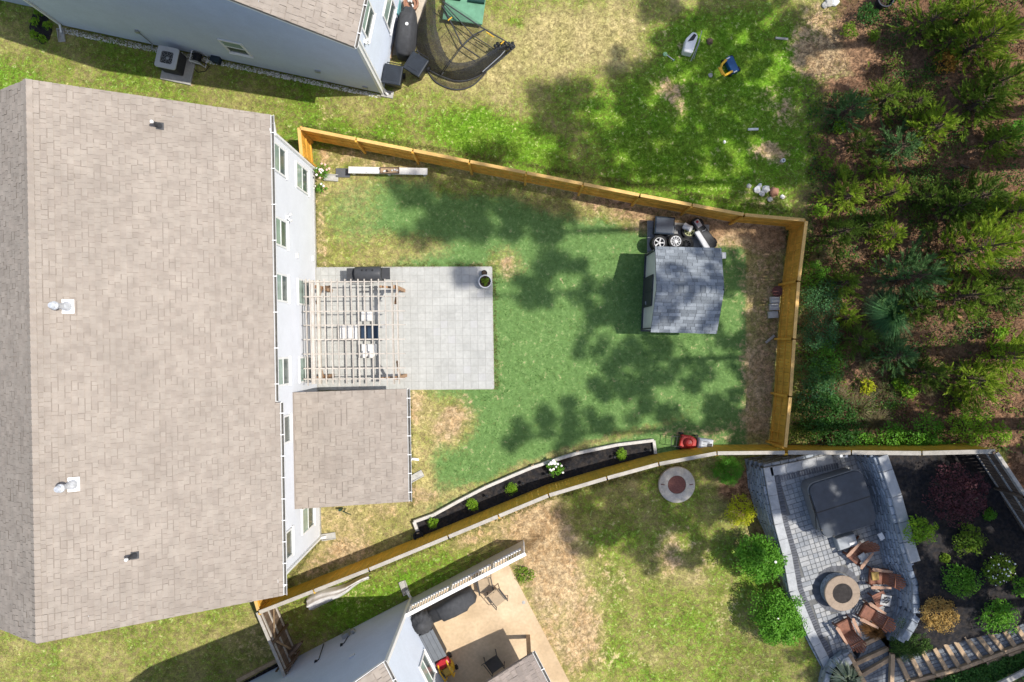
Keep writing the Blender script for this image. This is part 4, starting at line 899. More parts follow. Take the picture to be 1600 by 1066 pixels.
# mulch bed
bedp = [(1372, 712, BZ), (1440, 708, BZ - .1), (1556, 706, 1.75), (1602, 775, 2.1), (1680, 840, 2.4), (1690, 950, 3.0), (1600, 974, 2.75), (1560, 990, 2.6), (1520, 998, 2.45), (1480, 1010, 2.2), (1440, 1024, 1.95), (1400, 1030, 1.65), (1388, 1008, 1.62), (1410, 996, 1.95), (1430, 965, 2.35), (1436, 950, BZ), (1434, 912, BZ), (1412, 845, BZ), (1393, 775, BZ)]
bm = bmesh.new(); vs_ = [bm.verts.new(P(*b)) for b in bedp]; bm.faces.new(vs_); bmesh.ops.triangulate(bm, faces=bm.faces[:]); 
for _ in range(4): bmesh.ops.subdivide_edges(bm, edges=bm.edges[:], cuts=1, use_grid_fill=True)
for v in bm.verts: v.co.z += .10 * mnoise.noise(v.co * 1.4) + .05 * mnoise.noise(v.co * 5)
me = bpy.data.meshes.new('mulch_bed'); bm.to_mesh(me); bm.free(); me.materials.append(m_mulch); me.polygons.foreach_set('use_smooth', [True] * len(me.polygons)); setp(link('mulch_bed', me), kind='structure')
# steps
stp = setp(thing('garden_steps', None, None, P(1450, 1030, 1.6)), kind='structure')
tim = [((1346, 1008), (1374, 994), 1.36), ((1337, 1036), (1387, 1013), 1.48), ((1347, 1054), (1391, 1028), 1.60), ((1326, 1021), (1352, 1070), 1.62), ((1394, 1021), (1392, 1072), 1.74),
       ((1402.5, 1027), (1419, 1062), 1.80), ((1420, 1020), (1438, 1056), 1.88), ((1439, 1016), (1459, 1051), 1.96), ((1458.5, 1012), (1478, 1046), 2.04), ((1475, 1005), (1497, 1041), 2.12), ((1491, 1001), (1513, 1035), 2.2), ((1507, 993), (1532, 1028), 2.28), ((1523, 988), (1549, 1021), 2.36), ((1542, 985), (1566, 1015), 2.44), ((1563, 978), (1584, 1009), 2.52), ((1582, 972), (1603, 1002), 2.60), ((1600, 966), (1622, 996), 2.68)]
for (a, b, z) in tim:
    q = MB(); q.beam(P(*a, z), P(*b, z), .17, .17); q.build('timber', m_timber, stp, bevel=.012)
def tread(quad, z, k):
    root_pts = [P(x, y, z) for x, y in quad]; q = MB(); q.prism([v.to_2d() for v in root_pts], z - .7, z - .012); q.build('tread_base', m_paver_dark, stp)
    nu_, nv_ = k; mass = MB()
    for i in range(nu_):
        for j in range(nv_):
            u0, u1, v0, v1 = i / nu_ + .01, (i + 1) / nu_ - .01, j / nv_ + .02, (j + 1) / nv_ - .02
            bl = lambda u, v: root_pts[0].lerp(root_pts[1], u).lerp(root_pts[3].lerp(root_pts[2], u), v)
            c = [bl(u0, v0), bl(u1, v0), bl(u1, v1), bl(u0, v1)]; s_ = random.uniform(.0, .006); mass.hexa([x - Z3 * .03 for x in c], [x + Z3 * s_ for x in c])
    setp(mass.build('tread_pavers', M('paver_mid', (.155, .17, .19), .9, .16, 6, .3, .2, fine=.12), stp), kind='stuff')
tread([(1350, 1012), (1376, 999), (1386, 1011), (1338, 1033)], 1.40, (6, 2)); tread([(1339, 1039), (1387, 1017), (1390, 1026), (1347, 1050)], 1.52, (6, 2))
tread([(1350, 1056), (1392, 1032), (1392, 1075), (1352, 1075)], 1.64, (6, 5)); tread([(1395, 1024), (1403, 1030), (1419, 1064), (1394, 1075)], 1.74, (2, 6))
for (A_, B_) in zip(tim[5:-1], tim[6:]):
    tread([A_[0], B_[0], B_[1], A_[1]], A_[2] + .02, (2, 6))
ts = [t[1] + (t[2],) for t in tim[5:]]
for i in range(0, len(ts) - 1, 2):
    a = ts[i]; b = ts[min(i + 2, len(ts) - 1)]; q = MB(); z = (a[2] + b[2]) / 2
    q.beam(P(a[0] + 2, a[1] + 3, z + .02), P(b[0] + 2, b[1] + 3, z + .02), .15, .2); q.build('timber', m_timber, stp, bevel=.012)
    q = MB(); q.beam(P(a[0] + 8, a[1] + 8, z - .1), P(b[0] + 6, b[1] + 8, z - .1), .15, .2); q.build('timber', m_timber, stp, bevel=.012)
q = MB(); q.prism([P(x, y, 1.8).to_2d() for x, y in ((1395, 1070), (1700, 990), (1700, 1110), (1395, 1110))], .2, lambda p: 1.5 + max(0, (p[0] - 14)) * .11); setp(q.build('slope', M('slope_soil', (.05, .055, .025), .95, .4, 8, .5)), kind='structure')
q = MB(); q.beam(P(1560, 1070, 2.7), P(1640, 1030, 2.9), .2, .08); solo(q, 'wooden_rail', m_wood_gray, 'grey weathered board in the bottom right corner below the steps', 'board')
# curved low wall at the patio's lower tip
cw = thing('curved_wall', 'curved blue grey block wall around the striped grass at patio tip', 'wall', G(1300, 1050))
cb = [(1284, 1085), (1287, 1062), (1292, 1047), (1302, 1033), (1316, 1022), (1327, 1018)]
block_wall(cw, [Vector((*P(x, y, PZ).to_2d(), 0)) for x, y in cb], [Vector((*P(x + 2, y + 2, PZ + .3).to_2d(), 0)) for x, y in cb], .9, PZ + .38, m_block, hgt=.16, length=.3, depth=.24)
q = MB(); q.prism([P(x, y, PZ + .35).to_2d() for x, y in ((1297, 1080), (1303, 1052), (1316, 1036), (1330, 1030), (1350, 1066), (1350, 1080))], .8, PZ + .3); q.build('soil', m_mulch, cw)
q = MB(); q.prism([P(x, y, PZ + .45).to_2d() for x, y in ((1312, 1040), (1318, 1030), (1326, 1026), (1332, 1036), (1326, 1042))], PZ, PZ + .46); q.build('flat_stone', m_cap, cw)
# ------------------------------------------------------------------ foliage builders
def leaves(C, Nrm, l, w, sd):
    """diamond leaves: centres C (n,3), facing Nrm (n,3)"""
    r = np.random.default_rng(sd); n = len(C); Nrm = Nrm / np.linalg.norm(Nrm, axis=1, keepdims=True)
    t = r.normal(size=(n, 3)); t -= (t * Nrm).sum(1, keepdims=True) * Nrm; t /= np.linalg.norm(t, axis=1, keepdims=True); b = np.cross(Nrm, t)
    L = (l * r.uniform(.6, 1.35, n))[:, None]; W = (w * r.uniform(.6, 1.35, n))[:, None]
    V = np.stack([C - t * L / 2, C + b * W / 2 - Nrm * W * .12, C + t * L / 2 - Nrm * L * .12, C - b * W / 2 - Nrm * W * .12], 1).reshape(-1, 3)
    return V, np.arange(4 * n).reshape(-1, 4)
def clump_cloud(cent, rad, per, sd, up=.6, jit=.55, flat=.85):
    r = np.random.default_rng(sd); C = []; Nn = []
    for c, q in zip(cent, rad):
        d = r.normal(size=(per, 3)); d /= np.linalg.norm(d, axis=1, keepdims=True); d[:, 2] = np.abs(d[:, 2]) * .9 - .25
        C.append(c + d * q * (r.random((per, 1)) ** .35) * [1, 1, flat]); Nn.append(d + r.normal(size=(per, 3)) * jit + [0, 0, up])
    return np.concatenate(C), np.concatenate(Nn)
def crown_clumps(rx, rz, m, sd, cz):
    r = np.random.default_rng(sd); i = np.arange(m); ph = i * 2.39996 + r.random() * 6; zz = 1 - (i + .5) / m * 1.15; rr = np.sqrt(np.clip(1 - zz * zz, 0, 1))
    k = r.uniform(.6, 1.15, m)
    return np.stack([rx * rr * np.cos(ph) * k, rx * rr * np.sin(ph) * k, cz + rz * zz * k], -1)
def shrub(name, label, px, py, zb, rpx, h, mat, leaf=.07, dens=1., m=16, cr=.42, group=None, cat='shrub', seed=0, zscale=.5, up=.6, lw=.55):
    zc = zb + h * .55; c = P(px, py, zc); rw_ = rpx / PPM * (CAM_H - zc) / CAM_H
    root = thing(name, label, cat, (c.x, c.y, zb), random.random() * 0, group)
    cl = crown_clumps(rw_ * .72, h * zscale * .8, m, seed + 5, h * .52); per = int(dens * 3.4 * (rw_ * cr) ** 2 / (leaf * leaf * lw) * 1.0) + 12
    C, Nn = clump_cloud(cl, np.full(m, rw_ * cr) * np.random.default_rng(seed).uniform(.55, 1.35, m), per, seed + 9, up)
    C[:, 2] = np.clip(C[:, 2], .02, None)
    V_, F_ = leaves(C, Nn, leaf, leaf * lw, seed + 3); link('foliage', np_mesh('foliage', V_, F_, mat), root)
    q = MB(); 
    for k in range(4): a = k * 1.7 + seed; q.tube([(0, 0, -.05), (math.cos(a) * rw_ * .2, math.sin(a) * rw_ * .2, h * .3), (math.cos(a) * rw_ * .5, math.sin(a) * rw_ * .5, h * .6)], .03, 5, .012)
    q.build('stem', m_bark, root, world=False)
    return root, rw_
def flowers(root, rw_, h, n, mat, size, seed, name='flower', rmax=.9):
    r = random.Random(seed); q = MB(); 
    for s_ in (0, 1):
        q.lathe([(0.001, size * .35 * (1 - s_)), (size * .5, size * .15), (size * .3, -size * .1)], 7)
        break
    me = q.mesh(name, mat)
    for i in range(n):
        a = r.uniform(0, 6.28); d = rw_ * rmax * math.sqrt(r.random()); z = h * (.55 + .5 * math.sqrt(max(0, 1 - (d / rw_) ** 2)))
        link(name, me, root, (d * math.cos(a), d * math.sin(a), z), (r.uniform(-.5, .5), r.uniform(-.5, .5), 0), [r.uniform(.7, 1.3)] * 3)
def grass_clump(name, label, px, py, zb, rpx, h, mat, n=700, w=.02, seed=0, cat='grass', tuft=1.0, lean=(0, 0), group=None):
    c = P(px, py, zb + h * .4); R0 = rpx / PPM; r = np.random.default_rng(seed + 50); root = thing(name, label, cat, (c.x, c.y, zb), 0, group)
    a = r.uniform(0, 6.283, n); l = R0 * r.uniform(.25, 1.1, n) * (1 + .25 * np.sin(a * 2 + seed)); hh = h * r.uniform(.5, 1.15, n); b0 = R0 * .18 * r.random(n)
    dx, dy = np.cos(a), np.sin(a); zero = np.zeros(n); ww = w * r.uniform(.5, 1.2, n)
    p0 = np.stack([b0 * dx, b0 * dy, zero], -1); p1 = np.stack([l * .45 * dx, l * .45 * dy, hh * .85], -1); p2 = np.stack([l * dx + lean[0] * l, l * dy + lean[1] * l, hh * (.35 + .4 * r.random(n)) * tuft], -1)
    s = np.stack([-dy * ww, dx * ww, zero], -1)
    V_ = np.stack([p0 - s, p0 + s, p1 + s, p1 - s, p2], 1).reshape(-1, 3); k = np.arange(n)[:, None] * 5
    F_ = np.concatenate([k + [[0, 1, 2, 3]]], 0); F2 = np.concatenate([k + [[3, 2, 4, 4]]], 0)
    Vt = np.stack([p0 - s, p0 + s, p1 + s, p1 - s, p1 - s, p1 + s, p2 + s * .12, p2 - s * .12], 1).reshape(-1, 3); F_ = np.arange(8 * n).reshape(-1, 4)
    link('blades', np_mesh('blades', Vt, F_, mat), root); return root

# ------------------------------------------------------------------ planted shrubs
for i, (x, y, r_, l) in enumerate(((677, 818, 9, 'leftmost small lime green shrub in the planter strip'), (739, 788, 11, 'second small lime green shrub from the left in the planter strip'), (800, 763, 10.5, 'lime green shrub in the middle of the planter strip'), (971, 710, 10, 'lime green shrub near the right end of the planter strip'))):
    shrub('lime_shrub', l, x, y, .12, r_, .45, lf_lime, .05, 1.3, 14, seed=i * 7 + 1, group='shrubs in the planter strip')
hy, w_ = shrub('hydrangea', 'hydrangea with white flower heads in the middle of the planter strip', 868, 732, .12, 15, .55, lf_green, .10, 1.1, 12, seed=31); flowers(hy, w_, .55, 13, m_flower, .13, 4)
shrub('round_shrub', 'dense clipped dark green shrub by the retaining wall corner', 1137, 735, 0, 27, 1.1, leafmat('leaf_boxwood', (.13, .36, .03), (.075, .24, .02)), .045, 1.5, 34, .3, seed=41, zscale=.55)
shrub('golden_shrub', 'yellow green feathery shrub beside the patio retaining wall', 1155, 798, 0, 28, .95, lf_yellow, .075, 1.0, 22, .33, seed=42)
for (x, y, r_, l, s_) in ((1187, 873, 44, 'large bright green shrub overlapping the patio edge, upper of two', 43), (1217, 963, 49, 'large bright green shrub overlapping the patio edge, lower of two', 44)):
    sh, w_ = shrub('large_shrub', l, x, y, .05, r_, 1.9, leafmat('leaf_gardenia', (.19, .45, .04), (.10, .27, .025)), .10, 1.7, 44, .3, seed=s_, group='large shrubs by the patio'); flowers(sh, w_, 1.75, 1, m_flower, .1, s_, rmax=.4)
for (x, y, z, r_, h, l, s_, mt) in ((1437, 828, BZ, 27, .8, 'bright green shrub on the bed right behind the wall cap', 51, lf_lime), (1513, 843, 2.35, 27, .8, 'round green shrub in the bed below the purple maple', 52, lf_olive), (1503, 907, 2.35, 31, .8, 'round green shrub in the middle of the mulch bed', 53, lf_green),
                               (1561, 961, 2.5, 33, .85, 'largest round green shrub beside the timber steps', 54, lf_green), (1600, 915, 2.5, 20, .7, 'green shrub cut by the right edge of the photo above the steps', 56, lf_green), (1476, 872, 2.3, 9, .35, 'tiny pale sprig in the mulch between two round shrubs', 57, lf_olive), (1545, 805, 2.1, 12, .5, 'small green sprout at the maple edge by the old fence', 58, lf_green)):
    shrub('garden_shrub', l, x, y, z - .05, r_, h, mt, .09, 1.0, 22, .36, seed=s_, group='shrubs in the mulch bed')
az, w_ = shrub('azalea', 'green shrub dotted with white flowers at the right of the bed', 1559, 889, 2.4, 28, .8, lf_olive, .085, 1.1, 20, .36, seed=55); flowers(az, w_, .75, 30, m_flower, .065, 8)
mp_, w_ = shrub('purple_maple', 'dark purple weeping maple in the mulch bed', 1496, 772, 2.1, 55, 1.7, lf_purple, .10, .9, 46, .24, cat='tree', seed=61, zscale=.4)
shrub('golden_shrub', 'mound of golden leaved shrub at the end of the block wall', 1466, 958, 2.2, 37, .75, lf_gold, .075, 1.0, 34, .26, seed=62)
shrub('ground_cover', 'low green juniper spreading between the golden grass and steps', 1428, 1002, 1.75, 38, .5, leafmat('leaf_juniper', (.05, .13, .025), (.10, .17, .03)), .05, 1.2, 26, .3, seed=63, zscale=.35)
shrub('ground_cover', 'small green juniper tip beside the top timber step', 1402, 1008, 1.6, 18, .4, leafmat('leaf_juniper', 0, 0), .05, 1.2, 14, .36, seed=64, zscale=.4)
grass_clump('dried_plant', 'brown dried plant on the patio between two wooden chairs', 1364, 985, PZ, 17, .3, lf_brown, 600, .02, 65, cat='plant')
grass_clump('striped_grass', 'white and green striped grass inside the curved wall', 1322, 1060, PZ + .3, 25, .5, lf_varieg, 420, .035, 66)
iv = np.random.default_rng(5); ic = []
for _ in range(5200):
    t = iv.random(); x = 1430 + t * 200; y = 1085 - t * 66 + iv.random() * 40 - 12; p = P(x, y, 1.9 + t * .75); ic.append((p.x, p.y, p.z - .05 + .16 * iv.random()))
V_, F_ = leaves(np.array(ic), iv.normal(size=(5200, 3)) * .5 + [0, 0, 1], .10, .07, 3); setp(link('ivy', np_mesh('ivy', V_, F_, lf_dark)), 'dark green ground cover on the slope below the steps', 'ground cover', kind='stuff')
# upper neighbour's little bed
q = MB(); q.prism([G(x, y).to_2d() for x, y in ((52, 22), (74, 26), (82, 48), (78, 62), (66, 70), (56, 60), (46, 44))], -.05, .035); setp(q.build('mulch_patch', m_mulch), kind='structure')
for i, (x, y, l) in enumerate(((61, 20, 'lime plant at the top end of the small corner bed'), (54, 34, 'lime plant at the left of the small corner bed, upper'), (53, 53, 'lime plant at the left of the small corner bed, lower'), (75, 40, 'lime plant beside the downspout in the small corner bed'), (66, 61, 'lime plant at the bottom tip of the small corner bed'))):
    shrub('bed_plant', l, x, y, .03, 8, .35, lf_lime, .09, .8, 9, .45, seed=70 + i, group='plants in the corner bed')
rs, w_ = shrub('rose_bush', 'leafy bush with white and pink blooms at the house corner', 505, 268, 0, 14, .7, lf_green, .08, .6, 12, .4, seed=81); flowers(rs, w_, .75, 7, m_flower_pink, .09, 3); flowers(rs, w_, .75, 5, m_flower, .09, 5)
rs, w_ = shrub('rose_bush', 'small rose with white blooms against the house wall below the splash block', 501, 294, 0, 10, .4, lf_green, .07, .6, 10, .4, seed=82); flowers(rs, w_, .45, 4, m_flower, .09, 9, rmax=1.1)
shrub('weed_patch', 'leafy weeds growing at the corner of the tan patio', 820, 898, .88, 19, .35, lf_olive, .09, .6, 12, .4, cat='weeds', seed=83)

# ------------------------------------------------------------------ woods
def pine_meshes(sd, h, r, mat):
    g = np.random.default_rng(sd); A = []; B = []; q = MB(); q.tube([(0, 0, -.3), (g.normal() * .03, g.normal() * .03, h * .5), (0, 0, h)], .05 + .012 * h, 7, .012)
    lv = np.linspace(.2, 1.0, 8) + g.normal(0, .03, 8); lv[-1] = 1.0; asx = g.uniform(0, 6.28); asm = g.uniform(.1, .4)
    for k, f in enumerate(lv):
        nbh = int(g.integers(6, 9)); Lb = r * (1.02 - .86 * f ** 1.15)
        for j in range(nbh):
            a = 6.283 * (j + g.random() * .5) / nbh + k * .9; L = Lb * g.uniform(.5, 1.2) * (1 + asm * math.cos(a - asx));
            if g.random() < .14: continue
            o = np.array([0, 0, h * f - .12 * h * (f < .99)]); d = np.array([math.cos(a), math.sin(a), g.uniform(.35, .75) if f < .95 else 1.4]); d /= np.linalg.norm(d)
            tip = o + d * L; q.tube([tuple(o), tuple(tip)], .018, 4, .006); nsh = max(3, int(L / .10))
            for s in range(nsh):
                t = .3 + .7 * (s + 1) / nsh; p = o + d * L * t; lat = g.normal(size=3) * .55; sd_ = d + lat * (.75 if s < nsh - 1 else .1) + [0, 0, .55]; sd_ /= np.linalg.norm(sd_); A.append(p); B.append(sd_ * g.uniform(.22, .40))
    A = np.array(A); B = np.array(B); nn = 34; n = len(A); A2 = np.repeat(A, nn, 0); B2 = np.repeat(B, nn, 0); t = g.random((n * nn, 1)); bl = np.linalg.norm(B2, axis=1, keepdims=True); ax = B2 / bl
    lat = g.normal(size=(n * nn, 3)); lat -= (lat * ax).sum(1, keepdims=True) * ax; lat /= np.linalg.norm(lat, axis=1, keepdims=True); p0 = A2 + B2 * t; dirn = ax * g.uniform(.8, 1.2, (n * nn, 1)) + lat * g.uniform(.25, .6, (n * nn, 1)) + [0, 0, .25]; dirn /= np.linalg.norm(dirn, axis=1, keepdims=True)
    ln = g.uniform(.10, .19, (n * nn, 1)); sd2 = np.cross(dirn, lat + .01); sd2 /= np.linalg.norm(sd2, axis=1, keepdims=True) + 1e-9; wv = .011
    V_ = np.stack([p0 - sd2 * wv, p0 + sd2 * wv, p0 + dirn * ln], 1).reshape(-1, 3)
    return np_mesh('crown', V_, np.arange(len(V_)).reshape(-1, 3), mat), q.mesh('trunk', m_bark)
PINE = {}
for nm, mt in (('bright', nd_bright), ('mid', nd_mid), ('blue', nd_blue), ('dark', nd_dark)):
    PINE[nm] = [pine_meshes(100 + hash_, hh_, rr_, mt) for hash_, hh_, rr_ in ((len(nm) * 5, 2.6, 1.25), (len(nm) * 5 + 1, 2.2, 1.15), (len(nm) * 5 + 2, 2.9, 1.2), (len(nm) * 5 + 3, 2.3, 1.25))]
def pine(px, py, rpx, kind, label, k=0, hs=1.):
    z = Tz(P(px, py, 2)); zc = z + 1.9 * (rpx / 40) * hs; c = P(px, py, zc); zb = Tz(c); s = 1.16 * rpx / PPM * (CAM_H - zc) / CAM_H / 1.15
    root = thing('young_pine', label, 'tree', (c.x, c.y, zb - .05), random.uniform(0, 6.28), 'young pines in the woods'); cm, tm = PINE[kind][(k * 3 + k // 4) % 4]
    a = link('crown', cm, root); b = link('trunk', tm, root); a.scale = b.scale = (s, s, s * hs * random.uniform(.85, 1.1))
PL = [(1460, 28, 40, 'mid', 'olive pine at the top edge, left of the woods\' bright pines'), (1494, 60, 34, 'mid', 'olive pine just right and below the topmost olive pine'), (1525, 14, 38, 'bright', 'bright pine at the top edge near the upper right corner'), (1575, 38, 58, 'bright', 'biggest bright pine filling the upper right corner'), (1584, 118, 50, 'mid', 'pine at the right edge below the corner pine'), (1553, 150, 44, 'mid', 'pine in the upper right woods left of the edge pines'),
      (1330, 168, 36, 'blue', 'blue green sapling in the upper woods nearest the upper lawn'), (1392, 150, 34, 'mid', 'sapling right of the blue green one in the upper woods'), (1432, 160, 28, 'mid', 'small sapling between two larger ones in the upper woods'), (1474, 195, 42, 'bright', 'bright sapling in the middle of the upper woods'), (1410, 228, 36, 'blue', 'pale blue green sapling below the small upper saplings'), (1350, 218, 26, 'dark', 'dark sapling at the left of the upper woods'),
      (1332, 305, 36, 'bright', 'bright sapling above the fence corner in the woods'), (1394, 302, 30, 'bright', 'bright sapling right of the one above the fence corner'), (1372, 262, 26, 'mid', 'sapling in the gap above the two corner saplings'), (1450, 308, 30, 'dark', 'dark pine left of the big right hand pines'), (1500, 322, 44, 'dark', 'broad dark pine in the middle right woods'), (1556, 300, 54, 'dark', 'broad dark pine at the right edge, middle height'),
      (1318, 362, 36, 'dark', 'dark sapling just right of the upper fence corner'), (1362, 352, 30, 'dark', 'second dark sapling right of the upper fence corner'), (1402, 366, 34, 'bright', 'bright sapling right of the two dark corner saplings'), (1434, 432, 52, 'blue', 'large blue green pine above the big grass clump'), (1325, 440, 30, 'mid', 'sapling near the right fence left of the blue green pine'), (1550, 385, 58, 'bright', 'large bright pine at the right edge, middle height'), (1518, 462, 46, 'mid', 'pine below the large bright pine at right'), (1588, 450, 40, 'dark', 'dark pine at the right edge below middle'),
      (1345, 530, 34, 'dark', 'dark sapling below the big grass clump'), (1327, 497, 22, 'bright', 'small bright sapling left of the big grass clump'), (1545, 595, 48, 'bright', 'large bright pine in the lower right woods'), (1592, 560, 42, 'bright', 'bright pine at the right edge of the lower woods'), (1498, 625, 22, 'bright', 'small bright sapling left of the lower right pine'), (1452, 585, 32, 'dark', 'dark sapling in the lower middle of the woods'), (1405, 556, 40, 'blue', 'thin grey green sapling in the lower middle of the woods'), (1440, 480, 30, 'dark', 'dark sapling right of the big grass clump'),
      (1590, 330, 36, 'bright', 'bright pine cut by the right edge between dark pines'), (1575, 215, 34, 'mid', 'pine at the right edge above the broad dark pines')]
for i, p in enumerate(PL): pine(*p, k=i, hs=random.uniform(.55, .85))
BL = [(1272, 470, 30, lf_bluegreen, .07, 'blue green vine shrub against the outside of the right fence, upper'), (1270, 522, 26, lf_bluegreen, .07, 'blue green vine shrub against the right fence, middle'), (1262, 580, 28, leafmat('leaf_glossy', (.13, .27, .07), (.07, .19, .04)), .09, 'glossy bright shrub against the outside of the right fence'), (1292, 562, 24, lf_green, .08, 'green shrub right of the glossy fence shrub'), (1258, 645, 36, lf_dark, .1, 'dark green shrub in the corner outside the lower right fence'), (1300, 660, 34, lf_dark, .1, 'dark green shrub right of the corner shrub by the lower fence'),
      (1395, 682, 28, lf_green, .1, 'bright leafy shrub above the grey capped fence, left'), (1450, 672, 30, lf_green, .1, 'green leafy shrub above the grey capped fence, middle'), (1512, 668, 34, lf_lime, .1, 'bright leafy shrub above the grey capped fence, right'), (1440, 692, 22, lf_green, .1, 'low green shrub touching the grey capped fence'), (1312, 198, 13, lf_lime, .1, 'lime bush at the edge of the upper lawn'), (1281, 330, 13, lf_lime, .1, 'lime bush at the fence corner outside'), (1327, 48, 13, lf_olive, .1, 'small bush on the bare clay at the top'), (1365, 57, 9, lf_olive, .1, 'tiny bush beside the bare clay at the top'),
      (1480, 97, 17, lf_orange, .1, 'orange and yellow bush in the upper woods'), (1355, 22, 19, lf_dark, .1, 'dark bush left of the black pot at the top edge'), (1590, 205, 22, lf_green, .12, 'bright broad leaved bush at the right edge of the upper woods'), (1560, 545, 14, lf_lime, .1, 'lime sprout among the lower right pines'), (1562, 520, 10, lf_lime, .1, 'tiny lime sprout above the lower right pines'), (1420, 612, 14, lf_lime, .1, 'lime sprout in the lower middle woods'), (1404, 600, 11, lf_lime, .1, 'tiny lime sprout left of another in the lower woods'), (1355, 604, 13, lf_yellow, .09, 'yellow sprout above the dry grass in the lower woods'),
      (1322, 690, 24, lf_dark, .1, 'dark shrub along the lower fence left of the bright leafy shrub'), (1290, 255, 12, lf_olive, .1, 'small olive bush left of the upper saplings'), (1318, 270, 14, lf_olive, .1, 'olive bush below the small olive bush'), (1558, 678, 20, lf_lime, .1, 'lime bush beyond the corner of the grey capped fence'), (1480, 700, 14, lf_green, .1, 'tiny green bush against the grey capped fence'), (1350, 690, 20, lf_green, .1, 'green bush along the lower fence, centre left'), (1270, 430, 20, lf_green, .08, 'green shrub against the right fence near its upper third'), (1260, 612, 26, lf_bluegreen, .09, 'blue green shrub below the glossy fence shrub')]
for i, (x, y, r_, mt, lf, l) in enumerate(BL):
    r_ *= 1.4 if x < 1330 and y > 380 else 1.1
    if x < 1330 and 380 < y < 690: x = max(x, 1252 + .95 * r_ * .78)
    z = Tz(P(x, y, .5)); shrub('wild_bush', l, x, y, z - .03, r_, .45 + r_ * .016, mt, lf, .8, 16, .36, seed=300 + i * 3, group='bushes in the woods', cat='bush')
GL = [(1387, 494, 44, lf_bluegreen, .9, 'big clump of dark green arching grass in the woods'), (1340, 640, 44, lf_straw, .6, 'dry straw coloured grass clump above the lower fence'), (1275, 400, 24, lf_straw, .6, 'dry grass tuft outside the right fence near its corner'), (1372, 660, 34, lf_straw, .5, 'dry grass tuft right of the big dry clump'), (1385, 610, 26, lf_straw, .4, 'thin dry grass tuft in the lower woods'), (1448, 610, 14, lf_straw, .4, 'tiny pale grass tuft among lower saplings'), (1310, 625, 30, lf_straw, .5, 'dry grass tuft left of the big dry clump'), (1350, 560, 26, lf_straw, .35, 'flattened dry grass near the dark sapling')]
for i, (x, y, r_, mt, h, l) in enumerate(GL):
    z = Tz(P(x, y, .3)); grass_clump('grass_clump', l, x, y, z, r_, h, mt, 260 if mt is lf_straw else 1900, .006, 400 + i, lean=(.3, 0) if mt is lf_straw else (0, 0), group='wild grass tufts')
# litter: twigs, pine straw and small weeds on the forest floor
g = np.random.default_rng(9); n = 26000; x = g.uniform(1225, 1620, n); y = g.uniform(-10, 700, n); k = g.random(n) < np.clip((x - 1225 - (y < 300) * 25) / 60, .05, 1); x, y = x[k], y[k]; n = len(x)
X = (x - 800) / PPM * .97; Y = (533 - y) / PPM * .97; a = g.uniform(0, 6.283, n); l = g.uniform(.06, .3, n); w_ = .006; zz = T(X, Y) + .02 + g.random(n) * .05
dx, dy = np.cos(a), np.sin(a); p0 = np.stack([X, Y, zz], -1); p1 = np.stack([X + dx * l, Y + dy * l, zz + g.normal(0, .03, n)], -1); s = np.stack([-dy * w_, dx * w_, 0 * dx], -1)
setp(link('forest_litter', np_mesh('forest_litter', np.stack([p0 - s, p0 + s, p1 + s, p1 - s], 1).reshape(-1, 3), np.arange(4 * n).reshape(-1, 4), M('litter_straw', (.26, .16, .09), .9, .2, 4, 0, .5, col2=(.12, .08, .05)))), 'fallen twigs and pine straw covering the forest floor', 'litter', kind='stuff')
for k_, (mt, thr, hmax, sc_) in enumerate(((leafmat('leaf_under', (.07, .15, .025), (.14, .22, .035)), .54, .45, 38), (lf_dark, .60, .55, 30), (lf_olive, .6, .3, 22), (leafmat('leaf_dead', (.17, .09, .045), (.26, .16, .08)), .55, .2, 26))):
    n = 42000; x = g.uniform(1232, 1640, n); y = g.uniform(-20, 705, n); dn = fbm(x / sc_, y / sc_, 91 + k_ * 7) + .10 * fbm(x / 9, y / 9, 191 + k_) - .05; k = (dn > thr) & (x > 1245 + np.where(y < 345, 35, 0) + np.where(y < 130, 90, 0)); x, y, dn = x[k], y[k], dn[k]; n = len(x); X = (x - 800) / PPM * .96; Y = (533 - y) / PPM * .96
    V_, F_ = leaves(np.stack([X, Y, T(X, Y) + .03 + g.random(n) * hmax * np.clip((dn - thr) * 9, .15, 1)], -1), g.normal(size=(n, 3)) * .6 + [0, 0, 1], .095, .055, 8 + k_); setp(link('undergrowth', np_mesh('undergrowth', V_, F_, mt)), ('low leafy weeds', 'dark creeping undergrowth', 'pale green seedlings', 'dead brown leaves')[k_] + ' scattered over the forest floor', 'weeds', kind='stuff')
